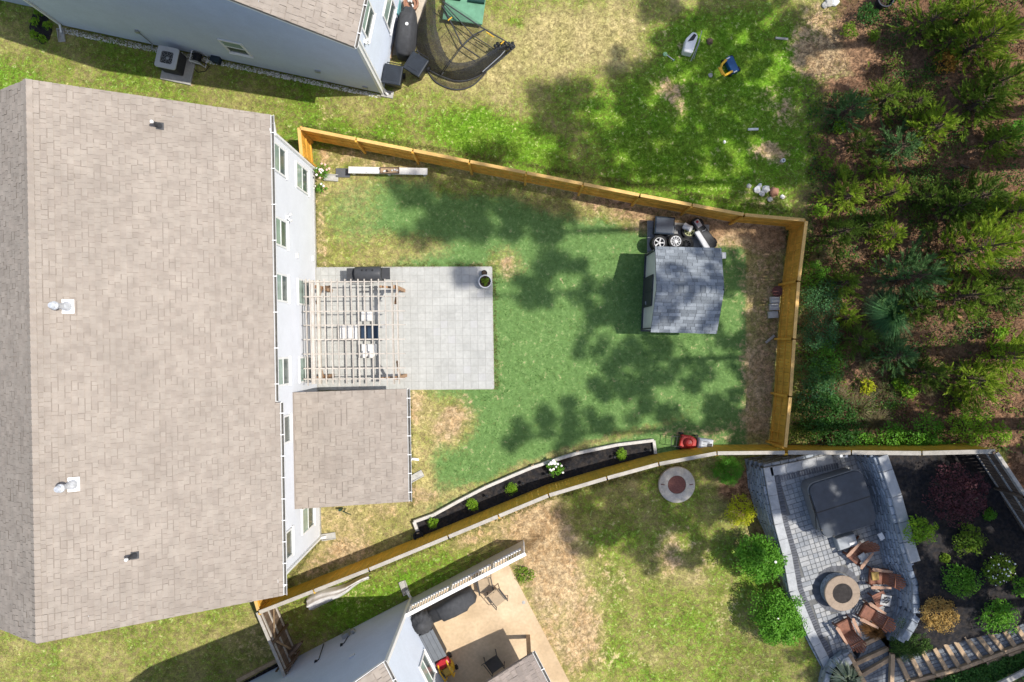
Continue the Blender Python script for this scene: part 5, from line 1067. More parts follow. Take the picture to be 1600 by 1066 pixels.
# tall trees on the bank beyond the right edge; their crowns shade the yards
def tall_tree(i, ty, blobs):
    """blobs: (px, py, radius px, density) of the shade each limb clump throws on the ground"""
    cl = []
    for (x, y, r_, dn) in blobs:
        zt = float(np.clip((25.5 + .5 * math.sin(x) - (x - 800) / PPM) / SUN_K, 14, 50)); c = P(x, y, 0); cl.append((Vector((c.x + SUN_K * zt, c.y + .02 * zt, zt)), r_ / PPM, dn))
    bx_ = sum(c[0].x for c in cl) / len(cl) + .4; root = thing('tall_pine', 'tall pine beyond the right edge, ' + TL[i], 'tree', (bx_, ty, float(T(bx_, ty)) - .2), 0, 'tall pines beyond the right edge'); o = Vector(root.location)
    tz = max(c[0].z for c in cl) + .5; q = MB(); q.tube([(0, 0, 0), (.1, .05, (tz - o.z) * .5), (0, 0, tz - o.z)], .32, 9, .06)
    C = []; Nn = []; r = np.random.default_rng(500 + i)
    for (c, rr, dn) in cl:
        v = c - o; zb = max(2, v.z - 1.2); q.tube([(0, 0, zb), tuple(v)], .07, 5, .02)
        m = max(4, int(rr * rr * 15 * dn)); aa = r.uniform(0, 6.283, m); ra = rr * np.sqrt(r.random(m)) * r.uniform(.75, 1.15, m); sub = np.array(v) + np.stack([ra * np.cos(aa), ra * np.sin(aa), r.normal(size=m) * .5], -1); per = 62
        d = r.normal(size=(m * per, 3)); d /= np.linalg.norm(d, axis=1, keepdims=True); C.append(np.repeat(sub, per, 0) + d * .42 * r.random((m * per, 1)) ** .4 * [1, 1, .5]); Nn.append(d * .8 + [0.3, 0, .8])
    V_, F_ = leaves(np.concatenate(C), np.concatenate(Nn), .30, .10, 600 + i); link('crown', np_mesh('crown', V_, F_, nd_mid), root); q.build('trunk', m_bark, root, world=False)
TT = [(P(0, 60).y, [(985, 125, 30, .8), (1010, 100, 40, .8), (1060, 30, 50, .9), (1120, 50, 55, .8), (1180, 30, 60, .8), (1240, 60, 50, .8), (1090, 110, 40, .7), (1150, 110, 40, .7), (1400, 100, 48, 0.45)]),
      (P(0, 190).y, [(855, 160, 36, 1), (880, 195, 34, 1), (905, 150, 26, .9), (985, 190, 40, .9), (1020, 170, 40, .8), (1090, 180, 50, .9), (1150, 170, 50, .8), (1200, 190, 45, .8), (1260, 170, 60, .9), (1420, 170, 48, 0.45)]),
      (P(0, 265).y, [(770, 245, 26, .9), (740, 238, 14, .8), (895, 262, 40, 1), (930, 240, 30, 1), (955, 270, 30, .9), (1020, 240, 40, .9), (1050, 265, 40, .9), (1120, 230, 36, .7), (1190, 275, 50, .9), (1250, 260, 60, 1), (1450, 270, 56, 0.45)]),
      (P(0, 335).y, [(640, 300, 24.48, 1.15), (690, 310, 42.84, 1.15), (735, 340, 40.8, 1.15), (690, 355, 34.68, 1.15), (650, 375, 24.48, 1.15), (790, 315, 34.68, 1.15), (830, 320, 30.6, 1.15), (865, 330, 26.52, 1.15), (855, 375, 28.56, 1.15), (790, 365, 22.44, 1.15), (760, 300, 26.52, 1.15), (1060, 335, 34.4, 0.9), (1120, 350, 34.4, 0.9), (1190, 345, 50, 1)]),
      (P(0, 430).y, [(850, 405, 26.52, 1.15), (838, 452, 30.6, 1.15), (720, 430, 16.32, 1.15), (735, 440, 12.24, 1.15), (905, 410, 15.48, 0.8), (925, 460, 25.8, 0.9), (930, 500, 27.52, 0.9), (985, 440, 22.36, 0.8), (980, 485, 20.64, 0.7), (1040, 405, 22.36, 0.7), (1095, 420, 22.36, 0.6), (1150, 430, 34.4, 0.9), (1200, 420, 45, 1), (1050, 445, 18.92, 0.6), (1280, 430, 48, 0.45)]),
      (P(0, 540).y, [(910, 535, 22.36, 0.8), (985, 560, 32.68, 0.95), (960, 600, 29.24, 0.9), (1010, 600, 30.96, 0.9), (1045, 560, 29.24, 0.9), (1080, 590, 24.08, 0.8), (1040, 500, 17.2, 0.7), (1095, 500, 20.64, 0.8), (1150, 520, 34.4, 0.9), (1205, 520, 40, 1), (1195, 590, 46, 1), (1270, 530, 60, .9), (1360, 560, 48, 0.45)]),
      (P(0, 650).y, [(820, 690, 24, .9), (860, 665, 26, .9), (900, 650, 24.08, 0.9), (880, 690, 28, .9), (930, 665, 20.64, 0.8), (1010, 650, 18.92, 0.7), (1055, 655, 25.8, 0.9), (1110, 650, 30.96, 0.9), (1160, 640, 30.96, 0.9), (1200, 665, 40, 1), (1400, 640, 56, 0.45), (1160, 690, 25.8, 0.8)]),
      (P(0, 770).y, [(900, 830, 34, .9), (1010, 850, 40, .9), (1080, 860, 30, .8), (1020, 730, 30, 1), (890, 790, 26, .7), (925, 770, 36, .9), (940, 810, 36, .9), (985, 760, 46, 1), (990, 810, 36, .9), (1045, 790, 40, 1), (1060, 740, 34, .9), (1110, 760, 46, 1), (1090, 830, 30, .8), (960, 845, 30, .8), (1160, 730, 40, 1), (1215, 760, 46, 1), (1290, 770, 60, 1), (1370, 760, 60, 1), (1450, 760, 80, 1), (1540, 770, 70, 1)]),
      (P(0, 900).y, [(1250, 1030, 50, .8), (1345, 880, 36, 1), (1310, 840, 30, .9), (1236, 765, 46, 1), (1276, 742, 32, 1), (1262, 800, 34, .9), (1320, 985, 44, .9), (1420, 860, 46, 1), (1440, 1000, 50, .8), (1540, 1020, 70, .8), (1400, 1040, 50, .8), (1560, 860, 70, .9), (1500, 840, 50, .7)])]
TL = ['topmost of its row, shading the toys', 'second from the top of its row', 'shading the rubble pile and upper fence', 'shading the bench end of the yard', 'shading the shed roof', 'shading the lawn below the shed', 'shading the mower and lawn beside it', 'shading the round concrete lid', 'lowest of its row, shading the fire pit']
for i, (ty, bl) in enumerate(TT): tall_tree(i, ty, bl)

# rank grass along the foot of the fences and walls
g = np.random.default_rng(77); C0 = []; 
for (a, b, n) in (((486, 222), (1000, 309), 900), ((1000, 309), (1232, 352), 420), ((1232, 352), (1206, 695), 560), ((430, 938), (700, 822), 520), ((700, 822), (1030, 716), 420), ((420, 960), (860, 778), 700), ((860, 778), (1120, 712), 420), ((492, 275), (494, 420), 260), ((640, 612), (644, 790), 300), ((772, 418), (775, 608), 260), ((493, 416), (770, 415), 300), ((100, 45), (596, 148), 700), ((470, 196), (1250, 334), 1300), ((1252, 350), (1218, 700), 700), ((500, 842), (440, 925), 200)):
    t = g.random(n); x = a[0] + (b[0] - a[0]) * t + g.normal(0, 2.2, n); y = a[1] + (b[1] - a[1]) * t + g.normal(0, 2.2, n); C0.append(np.stack([(x - 800) / PPM, (533 - y) / PPM], -1))
C0 = np.concatenate(C0); n = len(C0); k = 4; C0 = np.repeat(C0, k, 0) + g.normal(0, .02, (n * k, 2)); n *= k
a = g.uniform(0, 6.283, n); l = g.uniform(.06, .2, n); tl = g.uniform(.2, 1.1, n); dx, dy = np.cos(a), np.sin(a); zz = T(C0[:, 0], C0[:, 1]); w_ = .007
p0 = np.stack([C0[:, 0], C0[:, 1], zz], -1); p1 = p0 + np.stack([dx * l * np.sin(tl), dy * l * np.sin(tl), l * np.cos(tl)], -1); sd_ = np.stack([-dy * w_, dx * w_, 0 * dx], -1)
setp(link('rank_grass', np_mesh('rank_grass', np.stack([p0 - sd_, p0 + sd_, p1], 1).reshape(-1, 3), np.arange(3 * n).reshape(-1, 3), leafmat('leaf_rank', (.15, .21, .04), (.33, .28, .12)))), 'long uncut grass along the foot of the fences and walls', 'grass', kind='stuff')
# ------------------------------------------------------------------ things in the yard
def part(q, name, mat, root, **k): return q.build(name, mat, root, world=False, **k)
# gas grill by the pergola
gr = thing('gas_grill', 'dark grey gas grill standing against the upper edge of the patio', 'grill', P(582, 431, .06), math.atan2(-hn.y, -hn.x))
q = MB(); q.box((0, 0, .45), (1.1, .52, .82)); part(q, 'cabinet', m_char, gr, bevel=.02)
q = MB(); q.lathe([(.28, -.55), (.30, -.5), (.30, .5), (.28, .55)], 20); q.v = [(z, x * 1.05, .86 + max(-.02, y)) for x, y, z in q.v]; part(q, 'lid', M('grill_enamel', (.06, .063, .07), .4, .15, 4, .03), gr, smooth=True)
for s in (-1, 1): q = MB(); q.cbox((s * .74, 0, .86), (.36, .5, .05), .015); part(q, 'side_shelf', m_char, gr)
for x in (-.2, -.02, .24): q = MB(); q.lathe([(.05, 0), (.045, .05), (.02, .055)], 12, (x, .12, 1.11)); part(q, 'knob', m_black, gr)
q = MB(); q.tube([(-.45, -.36, .95), (.45, -.36, .95)], .02, 8); part(q, 'handle', m_metal, gr)
# pots
pt = thing('flower_pot', 'large white round pot with a plant at the patio corner', 'pot', P(758.5, 441, .06)); q = MB(); q.lathe([(.17, 0), (.26, .3), (.29, .36), (.29, .4), (.25, .4), (.24, .33)], 28); part(q, 'pot', m_cushion, pt, smooth=False); q = MB(); q.lathe([(.0, .35), (.245, .33)], 20); part(q, 'soil', m_soil, pt)
C, Nn = clump_cloud(np.array([[0, 0, .4], [.08, .05, .42], [-.07, .05, .4], [0, -.08, .4]]), np.array([.12] * 4), 60, 4); V_, F_ = leaves(C, Nn, .08, .04, 3); link('foliage', np_mesh('foliage', V_, F_, lf_olive), pt)
pt = thing('flower_pot', 'small black pot beside the large white pot', 'pot', P(757, 427.5, .06)); q = MB(); q.lathe([(.09, 0), (.13, .22), (.13, .25), (.11, .25), (.1, .2)], 20); part(q, 'pot', m_black, pt); q = MB(); q.lathe([(0, .21), (.105, .2)], 16); part(q, 'soil', m_soil, pt)
# patio seats and table
def seat(label, px, py, w_, d_, back, rz=0, cush2=False):
    r = thing('patio_chair', label, 'chair', P(px, py, .06) , rz, 'white seats round the dark table'); r.location = P(px, py, .4); r.location.z = .076
    q = MB(); q.cbox((0, 0, .18), (w_, d_, .28), .02); part(q, 'frame', m_white, r)
    q = MB(); q.cbox((0, 0, .37), (w_ * .94, d_ * .94, .13), .04); part(q, 'cushion', m_cushion, r, bevel=.02)
    if back: q = MB(); q.cbox((0, back * (d_ / 2 + .04), .42), (w_, .14, .62), .04); part(q, 'backrest', m_cushion, r, bevel=.02)
    if cush2:
        for s in (-1, 1): q = MB(); q.lathe([(0, -.06), (.14, -.05), (.17, 0), (.14, .05), (0, .06)], 14); q.v = [(x + s * w_ * .25, y - d_ * .36, z * 1.2 + .5) for x, y, z in q.v]; part(q, 'pillow', m_cushion, r, smooth=True)
    for sx_ in (-1, 1):
        for sy_ in (-1, 1): q = MB(); q.box((sx_ * (w_ / 2 - .05), sy_ * (d_ / 2 - .05), .02), (.05, .05, .05)); part(q, 'foot', m_metal, r)
    return r
seat('white cushioned stool above the dark patio table', 573, 494, .50, .44, 0); seat('white cushioned seat below the dark patio table with round pillows', 575.5, 547, .62, .52, 0, 0, True); seat('wide white ottoman left of the dark patio table', 544, 519, .76, .62, 0)
tb = thing('patio_table', 'dark blue glass table between the white patio seats', 'table', P(578, 518.5, .4)); tb.location.z = .076; q = MB(); q.cbox((0, 0, .40), (.76, .60, .04), .01); part(q, 'table_top', M('dark_glass', (.03, .05, .085), .15, .15, 3, 0, spec=.5), tb)
q = MB(); q.box((-.16, 0, .422), (.02, .58, .008)); q.box((.08, 0, .422), (.02, .58, .008)); part(q, 'trim', m_char, tb)
for s in (-1, 1):
    for t in (-1, 1): q = MB(); q.box((s * .33, t * .25, .19), (.05, .05, .38)); part(q, 'leg', m_char, tb)
# plank bench along the upper fence
bn = thing('plank_bench', 'long low white plank bench near the upper fence', 'bench', P(607, 268, .3)); bn.location.z = 0; q = MB(); q.cbox((0, 0, .42), (3.42, .29, .06), .008, -.02); part(q, 'plank', M('whitewashed', (.70, .69, .66), .8, .12, 5, .2, fine=.12), bn)
for x in (-1.55, 0, 1.55): q = MB(); q.box((x, -x * .02, .2), (.1, .24, .4)); part(q, 'leg', m_paint_wood, bn)
tr_ = thing('wooden_tray', 'dark wooden tray with odds and ends lying on the plank bench', 'tray', P(609, 267, .45)); q = MB()
for (x, y, a, b) in ((0, .12, .82, .03), (0, -.12, .82, .03), (.4, 0, .03, .24), (-.4, 0, .03, .24)): q.box((x, y, .05), (a, b, .1))
part(q, 'frame', m_wood_old, tr_); q = MB(); q.box((0, 0, .012), (.78, .22, .02)); part(q, 'base', m_timber, tr_)
for k_ in range(7): q = MB(); q.cbox((-.33 + .11 * k_, random.uniform(-.05, .05), .05), (.07, random.uniform(.05, .12), .06), .01, random.random() * 3); part(q, 'trinket', random.choice([m_stone, m_soil, m_timber]), tr_)
q = MB(); c = P(583, 268, .45); q.cbox((c.x, c.y, .49), (.58, .14, .06), .01, -.02); q.cbox((c.x + .1, c.y, .535), (.2, .1, .03), .005); solo(q, 'planter_box', m_trim, 'pale flat box lying on the white plank bench left of the tray', 'box')
q = MB(); c = P(536, 270.5); q.cbox((c.x, c.y, .02), (.62, .40, .06), .008, -.02); solo(q, 'stone_slab', M('slate_slab', (.10, .105, .115), .85, .1, 4, .2), 'dark grey slab on the ground at the left end of the plank bench', 'slab')
def splash(label, px, py, rz, l=.62, mat=None):
    r = G(px, py); q = MB(); q.box((0, 0, .02), (l, .28, .03)); 
    for s in (-1, 1): q.hexa([(-l / 2, s * .14 - .02, .035), (l / 2, s * .14 - .02, .035), (l / 2, s * .14 + .02, .035), (-l / 2, s * .14 + .02, .035)], [(-l / 2, s * .13 - .015, .14), (l / 2, s * .13 - .015, .07), (l / 2, s * .13 + .015, .07), (-l / 2, s * .13 + .015, .14)])
    q.box((-l / 2 + .02, 0, .08), (.03, .27, .11)); o = link('splash_block', q.mesh('splash_block', mat or m_conc), None, r, (0, 0, rz)); setp(o, label, 'splash block', 'splash blocks at the downspouts')
splash('splash block beside the rose bush at the house corner', 518, 278, -.05, .6); splash('splash block pointing away from the annex gutter', 651, 744, .5, .62); splash('splash block at the lower corner of the white house', 514, 838, .12, .6); splash('splash block at the corner of the upper house', 606, 148, -.15, .5); splash('splash block at the railing end of the lower house wall', 632, 918, 1.95, .6); splash('splash block below the corner downspout by the lime plants', 97, 56, -1.5, .55)
# tarp bundle along the outside of the lower fence
g = np.random.default_rng(3); nu_, nv_ = 46, 14; pts = []; a_, b_ = P(482, 947, .3), P(578, 902, .3); e = (b_ - a_); L = e.length; e.normalize(); n_ = Vector((-e.y, e.x, 0))
for j in range(nv_):
    for i in range(nu_):
        u = i / (nu_ - 1); v = j / (nv_ - 1) - .5; wd = (.42 + .14 * math.sin(u * 5 + .5)) * (1 - .35 * u); p = a_ + e * (u * L) + n_ * (v * 2 * wd * .62 + .05 * math.sin(u * 9)); h = .42 * (1 - (2 * v) ** 2) + .09 * math.sin(v * 19 + u * 4) * (1 - abs(2 * v)) + .035 * mnoise.noise(Vector((u * 18, v * 4, 0))) ; pts.append((p.x, p.y, max(.02, h + .05)))
q = MB(); q.grid(pts, nu_, nv_); solo(q, 'white_tarp', M('tarp', (.62, .61, .60), .7, .08, 4, .2), 'crumpled white tarp lying along the outside of the lower fence', 'tarp', smooth=True)
# mower
mw = thing('lawn_mower', 'red push mower with pale grass bag parked against the curved fence', 'lawn mower', G(1074, 690), R(-8))
q = MB(); q.prism([(-.42, -.26), (-.3, -.3), (.2, -.24), (.34, -.12), (.34, .14), (.1, .3), (-.38, .3)], .12, .34); part(q, 'deck', m_red, mw, bevel=.05)
q = MB(); q.lathe([(.2, .34), (.2, .42), (.13, .5), (.05, .52)], 16, (-.05, 0, 0)); part(q, 'engine', M('engine_red', (.28, .02, .018), .4, .2, 6, .05), mw)
q = MB(); q.cbox((.68, .02, .36), (.62, .5, .42), .09); bg = part(q, 'grass_bag', M('bag_gray', (.55, .57, .60), .8, .12, 8, .2), mw, bevel=.03); q = MB(); q.cbox((.82, .04, .58), (.2, .14, .04), .015); part(q, 'bag_handle', m_black, bg)
for y in (-.14, .0, .14): q = MB(); q.box((.66, y + .02, .572), (.3, .02, .012)); part(q, 'bag_strap', m_char, bg)
for (x, y) in ((-.36, -.32), (-.36, .34), (.3, -.3), (.3, .32)): q = MB(); q.lathe([(.02, -.03), (.11, -.035), (.115, 0), (.11, .035), (.02, .03)], 14); q.v = [(a + x, c + y, b + .12) for a, b, c in q.v]; part(q, 'wheel', m_black, mw)
q = MB(); q.tube([(-.3, -.2, .3), (-.62, -.22, .6), (-.85, -.2, .62), (-.85, .2, .62), (-.62, .22, .6), (-.3, .2, .3)], .016, 6); q.tube([(-.62, -.22, .6), (-.62, .22, .6)], .014, 6); part(q, 'handle', m_black, mw)
# concrete well lid
wl = thing('concrete_well', 'round concrete tank lid with rusty centre on the lower lawn', 'well', G(1056.5, 756.5)); q = MB(); q.lathe([(.80, -.1), (.80, .12), (.77, .15), (.40, .15), (.40, .10)], 48); part(q, 'rim', M('pale_concrete', (.50, .475, .43), .9, .2, 4, .4, fine=.15, col2=(.58, .54, .45)), wl); q = MB(); q.lathe([(0.0, .135), (.38, .13), (.398, .105)], 32); part(q, 'cover', m_rust, wl)
for s in (-1, 1): q = MB(); q.tube([(s * .55, 0, .15), (s * .56, .0, .17), (s * .68, .02, .17), (s * .69, .02, .15)], .018, 6); part(q, 'lifting_loop', m_rust, wl)
# cinder blocks and a planter disc by the right fence
for i, (x, y, l) in enumerate(((1209, 469, 'upper of the three concrete blocks lying by the right fence'), (1208, 480, 'middle of the three concrete blocks lying by the right fence'), (1206.5, 492, 'lower of the three concrete blocks lying by the right fence'))):
    c = G(x, y); q = MB()
    q.cbox((c.x, c.y, .1), (.39, .29, .19), .012, .05)
    solo(q, 'concrete_block', M('pale_block', (.50, .50, .48), .9, .15, 6, .3), l, 'concrete block', 'concrete blocks by the right fence')
q = MB(); q.lathe([(.14, 0), (.22, .2), (.24, .2), (.24, .23), (.2, .23), (.19, .17), (0, .16)], 20, G(1212, 456)); solo(q, 'clay_pot', m_rust, 'dark red clay bowl above the concrete blocks', 'pot')
q = MB(); q.cbox(tuple(G(1203, 530) + Z3 * .03), (.5, .1, .06), .01, .7); solo(q, 'wood_scrap', m_wood_gray, 'pale wood scrap on the dirt by the right fence', 'scrap')
# black round pot at the planter's left end
q = MB(); q.lathe([(.15, 0), (.2, .26), (.23, .28), (.23, .32), (.17, .32), (.16, .2), (0, .19)], 20, G(655, 835)); solo(q, 'black_pot', m_black, 'black round pot at the left end of the planter strip', 'pot')
q = MB(); q.tube([G(540, 795), G(540, 795) + Vector((.02, .0, .5))], .02, 6); q.tube([G(540, 795) + Z3 * .5, G(540, 795) + Vector((.28, -.25, .12))], .015, 6); q.box(tuple(G(534, 794) + Z3 * .2), (.1, .1, .4)); solo(q, 'yard_hydrant', m_dgreen_pl, 'small dark standpipe below the annex roof edge', 'standpipe')

# ------------------------------------------------------------------ things beside the shed
bn = thing('storage_bin', 'black plastic storage bin with shiny lid beside the shed', 'bin', P(1037, 353.5, .7), -.06); bn.location.z = .06
q = MB(); q.hexa([(-.34, -.3, 0), (.34, -.3, 0), (.34, .3, 0), (-.34, .3, 0)], [(-.4, -.35, .78), (.4, -.35, .78), (.4, .35, .78), (-.4, .35, .78)]); part(q, 'body', m_black, bn, bevel=.04)
q = MB(); q.cbox((0, 0, .83), (.86, .76, .1), .05); part(q, 'lid', M('bin_lid', (.03, .042, .06), .22, .2, 3, .1, spec=.6), bn, bevel=.05)
for y in (-.16, .02): q = MB(); q.tube([(.42, y - .04, .8), (.46, y, .82), (.42, y + .04, .8)], .02, 6); part(q, 'hinge', m_metal, bn)
def wheel(label, px, py, z, rx=0, ry=0, spokes=5, rim=None, r=.33, w_=.24):
    o = thing('car_wheel', label, 'wheel', P(px, py, z), 0, 'wheels by the shed'); o.rotation_euler = (rx, ry, 0); rim = rim or M('rim_white', (.48, .48, .48), .35, .06, 5, .02)
    q = MB(); q.lathe([(.21, -w_ / 2), (r * .93, -w_ / 2), (r, -w_ * .36), (r, w_ * .36), (r * .93, w_ / 2), (.225, w_ / 2), (.21, w_ * .3), (.21, -w_ / 2)], 32); part(q, 'tyre', M('tyre', (.02, .02, .02), .8, .2, 8, .2), o, smooth=False)
    q = MB(); q.lathe([(.205, w_ * .3), (.225, w_ * .5 + .006), (.205, w_ * .5 + .006), (.19, w_ * .3)], 32)
    for k_ in range(spokes):
        a = k_ * 6.2832 / spokes; ca, sa = math.cos(a), math.sin(a); ws = .034 if spokes < 7 else .013; b = [(.03, -ws * .7), (.2, -ws), (.2, ws), (.03, ws * .7)]; q.hexa([(x * ca - y * sa, x * sa + y * ca, w_ * .3) for x, y in b], [(x * ca - y * sa, x * sa + y * ca, w_ * .42) for x, y in b])
    q.lathe([(.055, w_ * .28), (.055, w_ * .45), (.03, w_ * .47)], 14); part(q, 'rim', rim, o)
    q = MB(); q.lathe([(0, -w_ * .2), (.19, -w_ * .2)], 20); part(q, 'spoke_shade_plate', m_black, o); return o  # black disc painted in as the shadow behind the spokes
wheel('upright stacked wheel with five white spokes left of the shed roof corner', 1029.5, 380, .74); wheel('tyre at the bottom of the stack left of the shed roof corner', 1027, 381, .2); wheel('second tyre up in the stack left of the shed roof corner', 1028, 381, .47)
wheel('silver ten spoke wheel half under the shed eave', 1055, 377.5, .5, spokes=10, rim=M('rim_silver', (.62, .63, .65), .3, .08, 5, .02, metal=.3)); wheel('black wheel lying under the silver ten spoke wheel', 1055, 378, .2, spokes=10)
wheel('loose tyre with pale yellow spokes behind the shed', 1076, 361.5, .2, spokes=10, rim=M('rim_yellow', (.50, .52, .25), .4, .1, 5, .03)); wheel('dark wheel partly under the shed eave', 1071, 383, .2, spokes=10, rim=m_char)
q = MB(); c = P(1074.5, 355.5, .5); M4 = Matrix.Rotation(R(58), 3, 'Z') @ Matrix.Rotation(R(62), 3, 'X'); q.lathe([(.13, -.17), (.15, -.17), (.13, 0), (.15, .17), (.13, .17)], 24); q.v = [tuple(M4 @ Vector(v) + c) for v in q.v]; solo(q, 'roll', m_white, 'white spool lying on the loose yellow spoked tyre', 'spool')
# black and silver ride-on toy
tc = thing('ride_on_toy', 'black and silver electric toy car between the shed and upper fence', 'toy car', P(1101, 365, .3), R(-57)); tc.location.z = .05
q = MB(); q.prism([(-.78, -.2), (-.7, -.26), (.5, -.3), (.74, -.2), (.74, .12), (.5, .2), (-.7, .12), (-.78, .06)], .14, .42); part(q, 'body', m_black, tc, bevel=.06)
q = MB(); q.prism([(-.3, -.42), (.74, -.46), (.78, -.26), (.6, -.2), (-.26, -.2)], .3, .52); part(q, 'side_panel', M('silver_plastic', (.50, .51, .53), .4, .08, 4, .03), tc, bevel=.05)
q = MB(); q.cbox((-.52, -.06, .44), (.34, .22, .03), .01); dsh = part(q, 'dashboard', M('dash', (.55, .5, .48), .5, .2, 9, .03), tc)
for x, m_ in ((-.6, m_red), (-.46, m_metal)): q = MB(); q.lathe([(.06, .455), (.055, .49), (.02, .495)], 14, (x, -.06, 0)); part(q, 'button', m_, dsh)
q = MB(); q.cbox((.2, -.04, .4), (.6, .24, .06), .02); part(q, 'seat', m_char, tc); q = MB(); q.tube([(-.15, -.12, .46), (-.12, .02, .5), (-.15, .1, .46)], .02, 6); part(q, 'steering_wheel', m_metal, tc)
for (x, y) in ((-.5, -.26), (-.5, .16), (.5, -.32), (.5, .2)): q = MB(); q.lathe([(.03, -.06), (.15, -.06), (.16, 0), (.15, .06), (.03, .06)], 16); q.v = [(a + x, c_ + y, b + .15) for a, b, c_ in q.v]; part(q, 'wheel', m_black, tc)
q = MB(); c = P(1129.5, 400, .9); q.box((c.x, c.y, .5), (.1, .2, 1.0)); q.cbox((c.x, c.y, 1.04), (.16, .26, .1), .02); solo(q, 'meter_post', m_white, 'white post box standing against the right side of the shed', 'post')

# ------------------------------------------------------------------ stone patio furniture
ht = thing('hot_tub', 'square hot tub with dark folding cover on the stone patio', 'hot tub', P(1315, 787, PZ + .9), R(17.3)); ht.location.z = PZ + .015
def rsq(h, r, n=6):
    out = []
    for k_ in range(4):
        cx, cy = ((h - r) * (1 if k_ in (0, 3) else -1), (h - r) * (1 if k_ < 2 else -1))
        for i in range(n + 1): a = k_ * math.pi / 2 + i * math.pi / 2 / n; out.append((cx + r * math.cos(a), cy + r * math.sin(a)))
    return out
q = MB(); q.prism(rsq(1.1, .3), 0, .84); part(q, 'cabinet', M('tub_cabinet', (.17, .18, .19), .7, .12, 3, .1), ht); q = MB(); q.prism(rsq(1.17, .34), .841, .9); part(q, 'shell_rim', M('tub_rim', (.24, .25, .26), .5, .1, 3, .05), ht)
for s in (-1, 1):
    P0 = [p for p in rsq(1.15, .33) if p[1] * s > 0]; P0 = sorted(P0, key=lambda p: math.atan2(p[1] * s, p[0])); q = MB(); lo = [(x, y, .905) for x, y in [(1.15, .008 * s)] + P0 + [(-1.15, .008 * s)]]; k_ = len(lo)
    q.add([(x, y * 1., .905) for x, y, z in lo] + [(x * .985, y * .985 if abs(y) > .02 else y, 1.0 + (.05 if abs(y) < .02 else 0)) for x, y, z in lo], [tuple(range(k_))[::-1], tuple(range(k_, 2 * k_))] + [(i, (i + 1) % k_, k_ + (i + 1) % k_, k_ + i) for i in range(k_)]); part(q, 'cover_half', m_cover, ht)
q = MB(); q.box((0, 0, 1.035), (2.25, .05, .03)); part(q, 'cover_hinge', m_black, ht)
for (x, y) in ((-1.13, .1), (-1.13, -.75), (1.13, .3), (-.75, -1.13)): q = MB(); q.box((x, y, .9), (.06, .07, .26)); part(q, 'strap', m_black, ht)
q = MB(); q.tube([(-1.17, -.85, .5), (-1.19, -.1, .98), (-1.19, .75, .98)], .018, 6); part(q, 'cover_lifter', m_black, ht)
ts_ = thing('tub_step', 'light grey plastic step at the lower side of the hot tub', 'step', P(1322, 846, PZ + .3), R(17.3)); ts_.location.z = PZ + .015
q = MB(); q.cbox((0, .0, .2), (.8, .5, .4), .03); part(q, 'body', M('step_gray', (.32, .34, .36), .7, .1, 4, .05), ts_); q = MB(); q.cbox((.2, -.1, .42), (.34, .12, .05), .02); part(q, 'grip', m_cushion, ts_)
ax_ = thing('folding_stand', 'pale folded stand by the block wall at the tub corner', 'stand', P(1367, 833, PZ)); q = MB()
for (a, b) in (((-.2, -.15, 0), (.1, .1, .5)), ((.2, -.2, 0), (-.05, .12, .5)), ((-.05, .2, 0), (.0, -.1, .48))): q.tube([a, b], .014, 6)
part(q, 'legs', m_metal, ax_); q = MB(); q.cbox((0, .0, .5), (.22, .3, .05), .02, .5); part(q, 'top', m_white, ax_)
bx_ = thing('utility_box', 'white meter box with a dark dial on the fence above the hot tub', 'meter', P(1317, 711.5, 1.9)); q = MB(); q.cbox((0, 0, 0), (.34, .15, .2), .02); part(q, 'case', m_white, bx_); q = MB(); q.lathe([(.05, .1), (.045, .12), (0, .122)], 14); part(q, 'dial', m_char, bx_)
fp = thing('fire_pit', 'round stone fire pit with sandstone rim and ash inside', 'fire pit', Vector((fpp.x, fpp.y, PZ)))
for c_ in range(3):
    q = MB(); q.lathe([(.44, 0), (.44, .135), (.70 - .01 * c_, .135), (.70 - .01 * c_, 0)], 2, (0, 0, .02 + c_ * .14), 0, 2 * math.pi / 16 - .02); rm = q.mesh('ring_block', m_block)
    for i in range(16): link('ring_block', rm, fp, (0, 0, 0), (0, 0, i * math.pi / 8 + c_ * .2))
q = MB(); q.lathe([(.41, 0), (.41, .075), (.43, .085), (.71, .085), (.73, .07), (.73, 0)], 6, (0, 0, .445), 0, 2 * math.pi / 8 - .008); rm = q.mesh('rim_stone', m_sand)
for i in range(8): link('rim_stone', rm, fp, (0, 0, 0), (0, 0, i * math.pi / 4))
q = MB(); q.lathe([(.44, .5), (.42, .5), (.40, .12), (0, .1)], 28); part(q, 'liner', M('soot', (.035, .03, .028), .9, .4, 8, .2), fp)
for i in range(7): a = i * .9; q = MB(); q.tube([(.3 * math.cos(a), .3 * math.sin(a), .13), (-.12 * math.cos(a + .5), -.12 * math.sin(a + .5), .24)], .035, 6); part(q, 'charred_log', m_ash, fp)
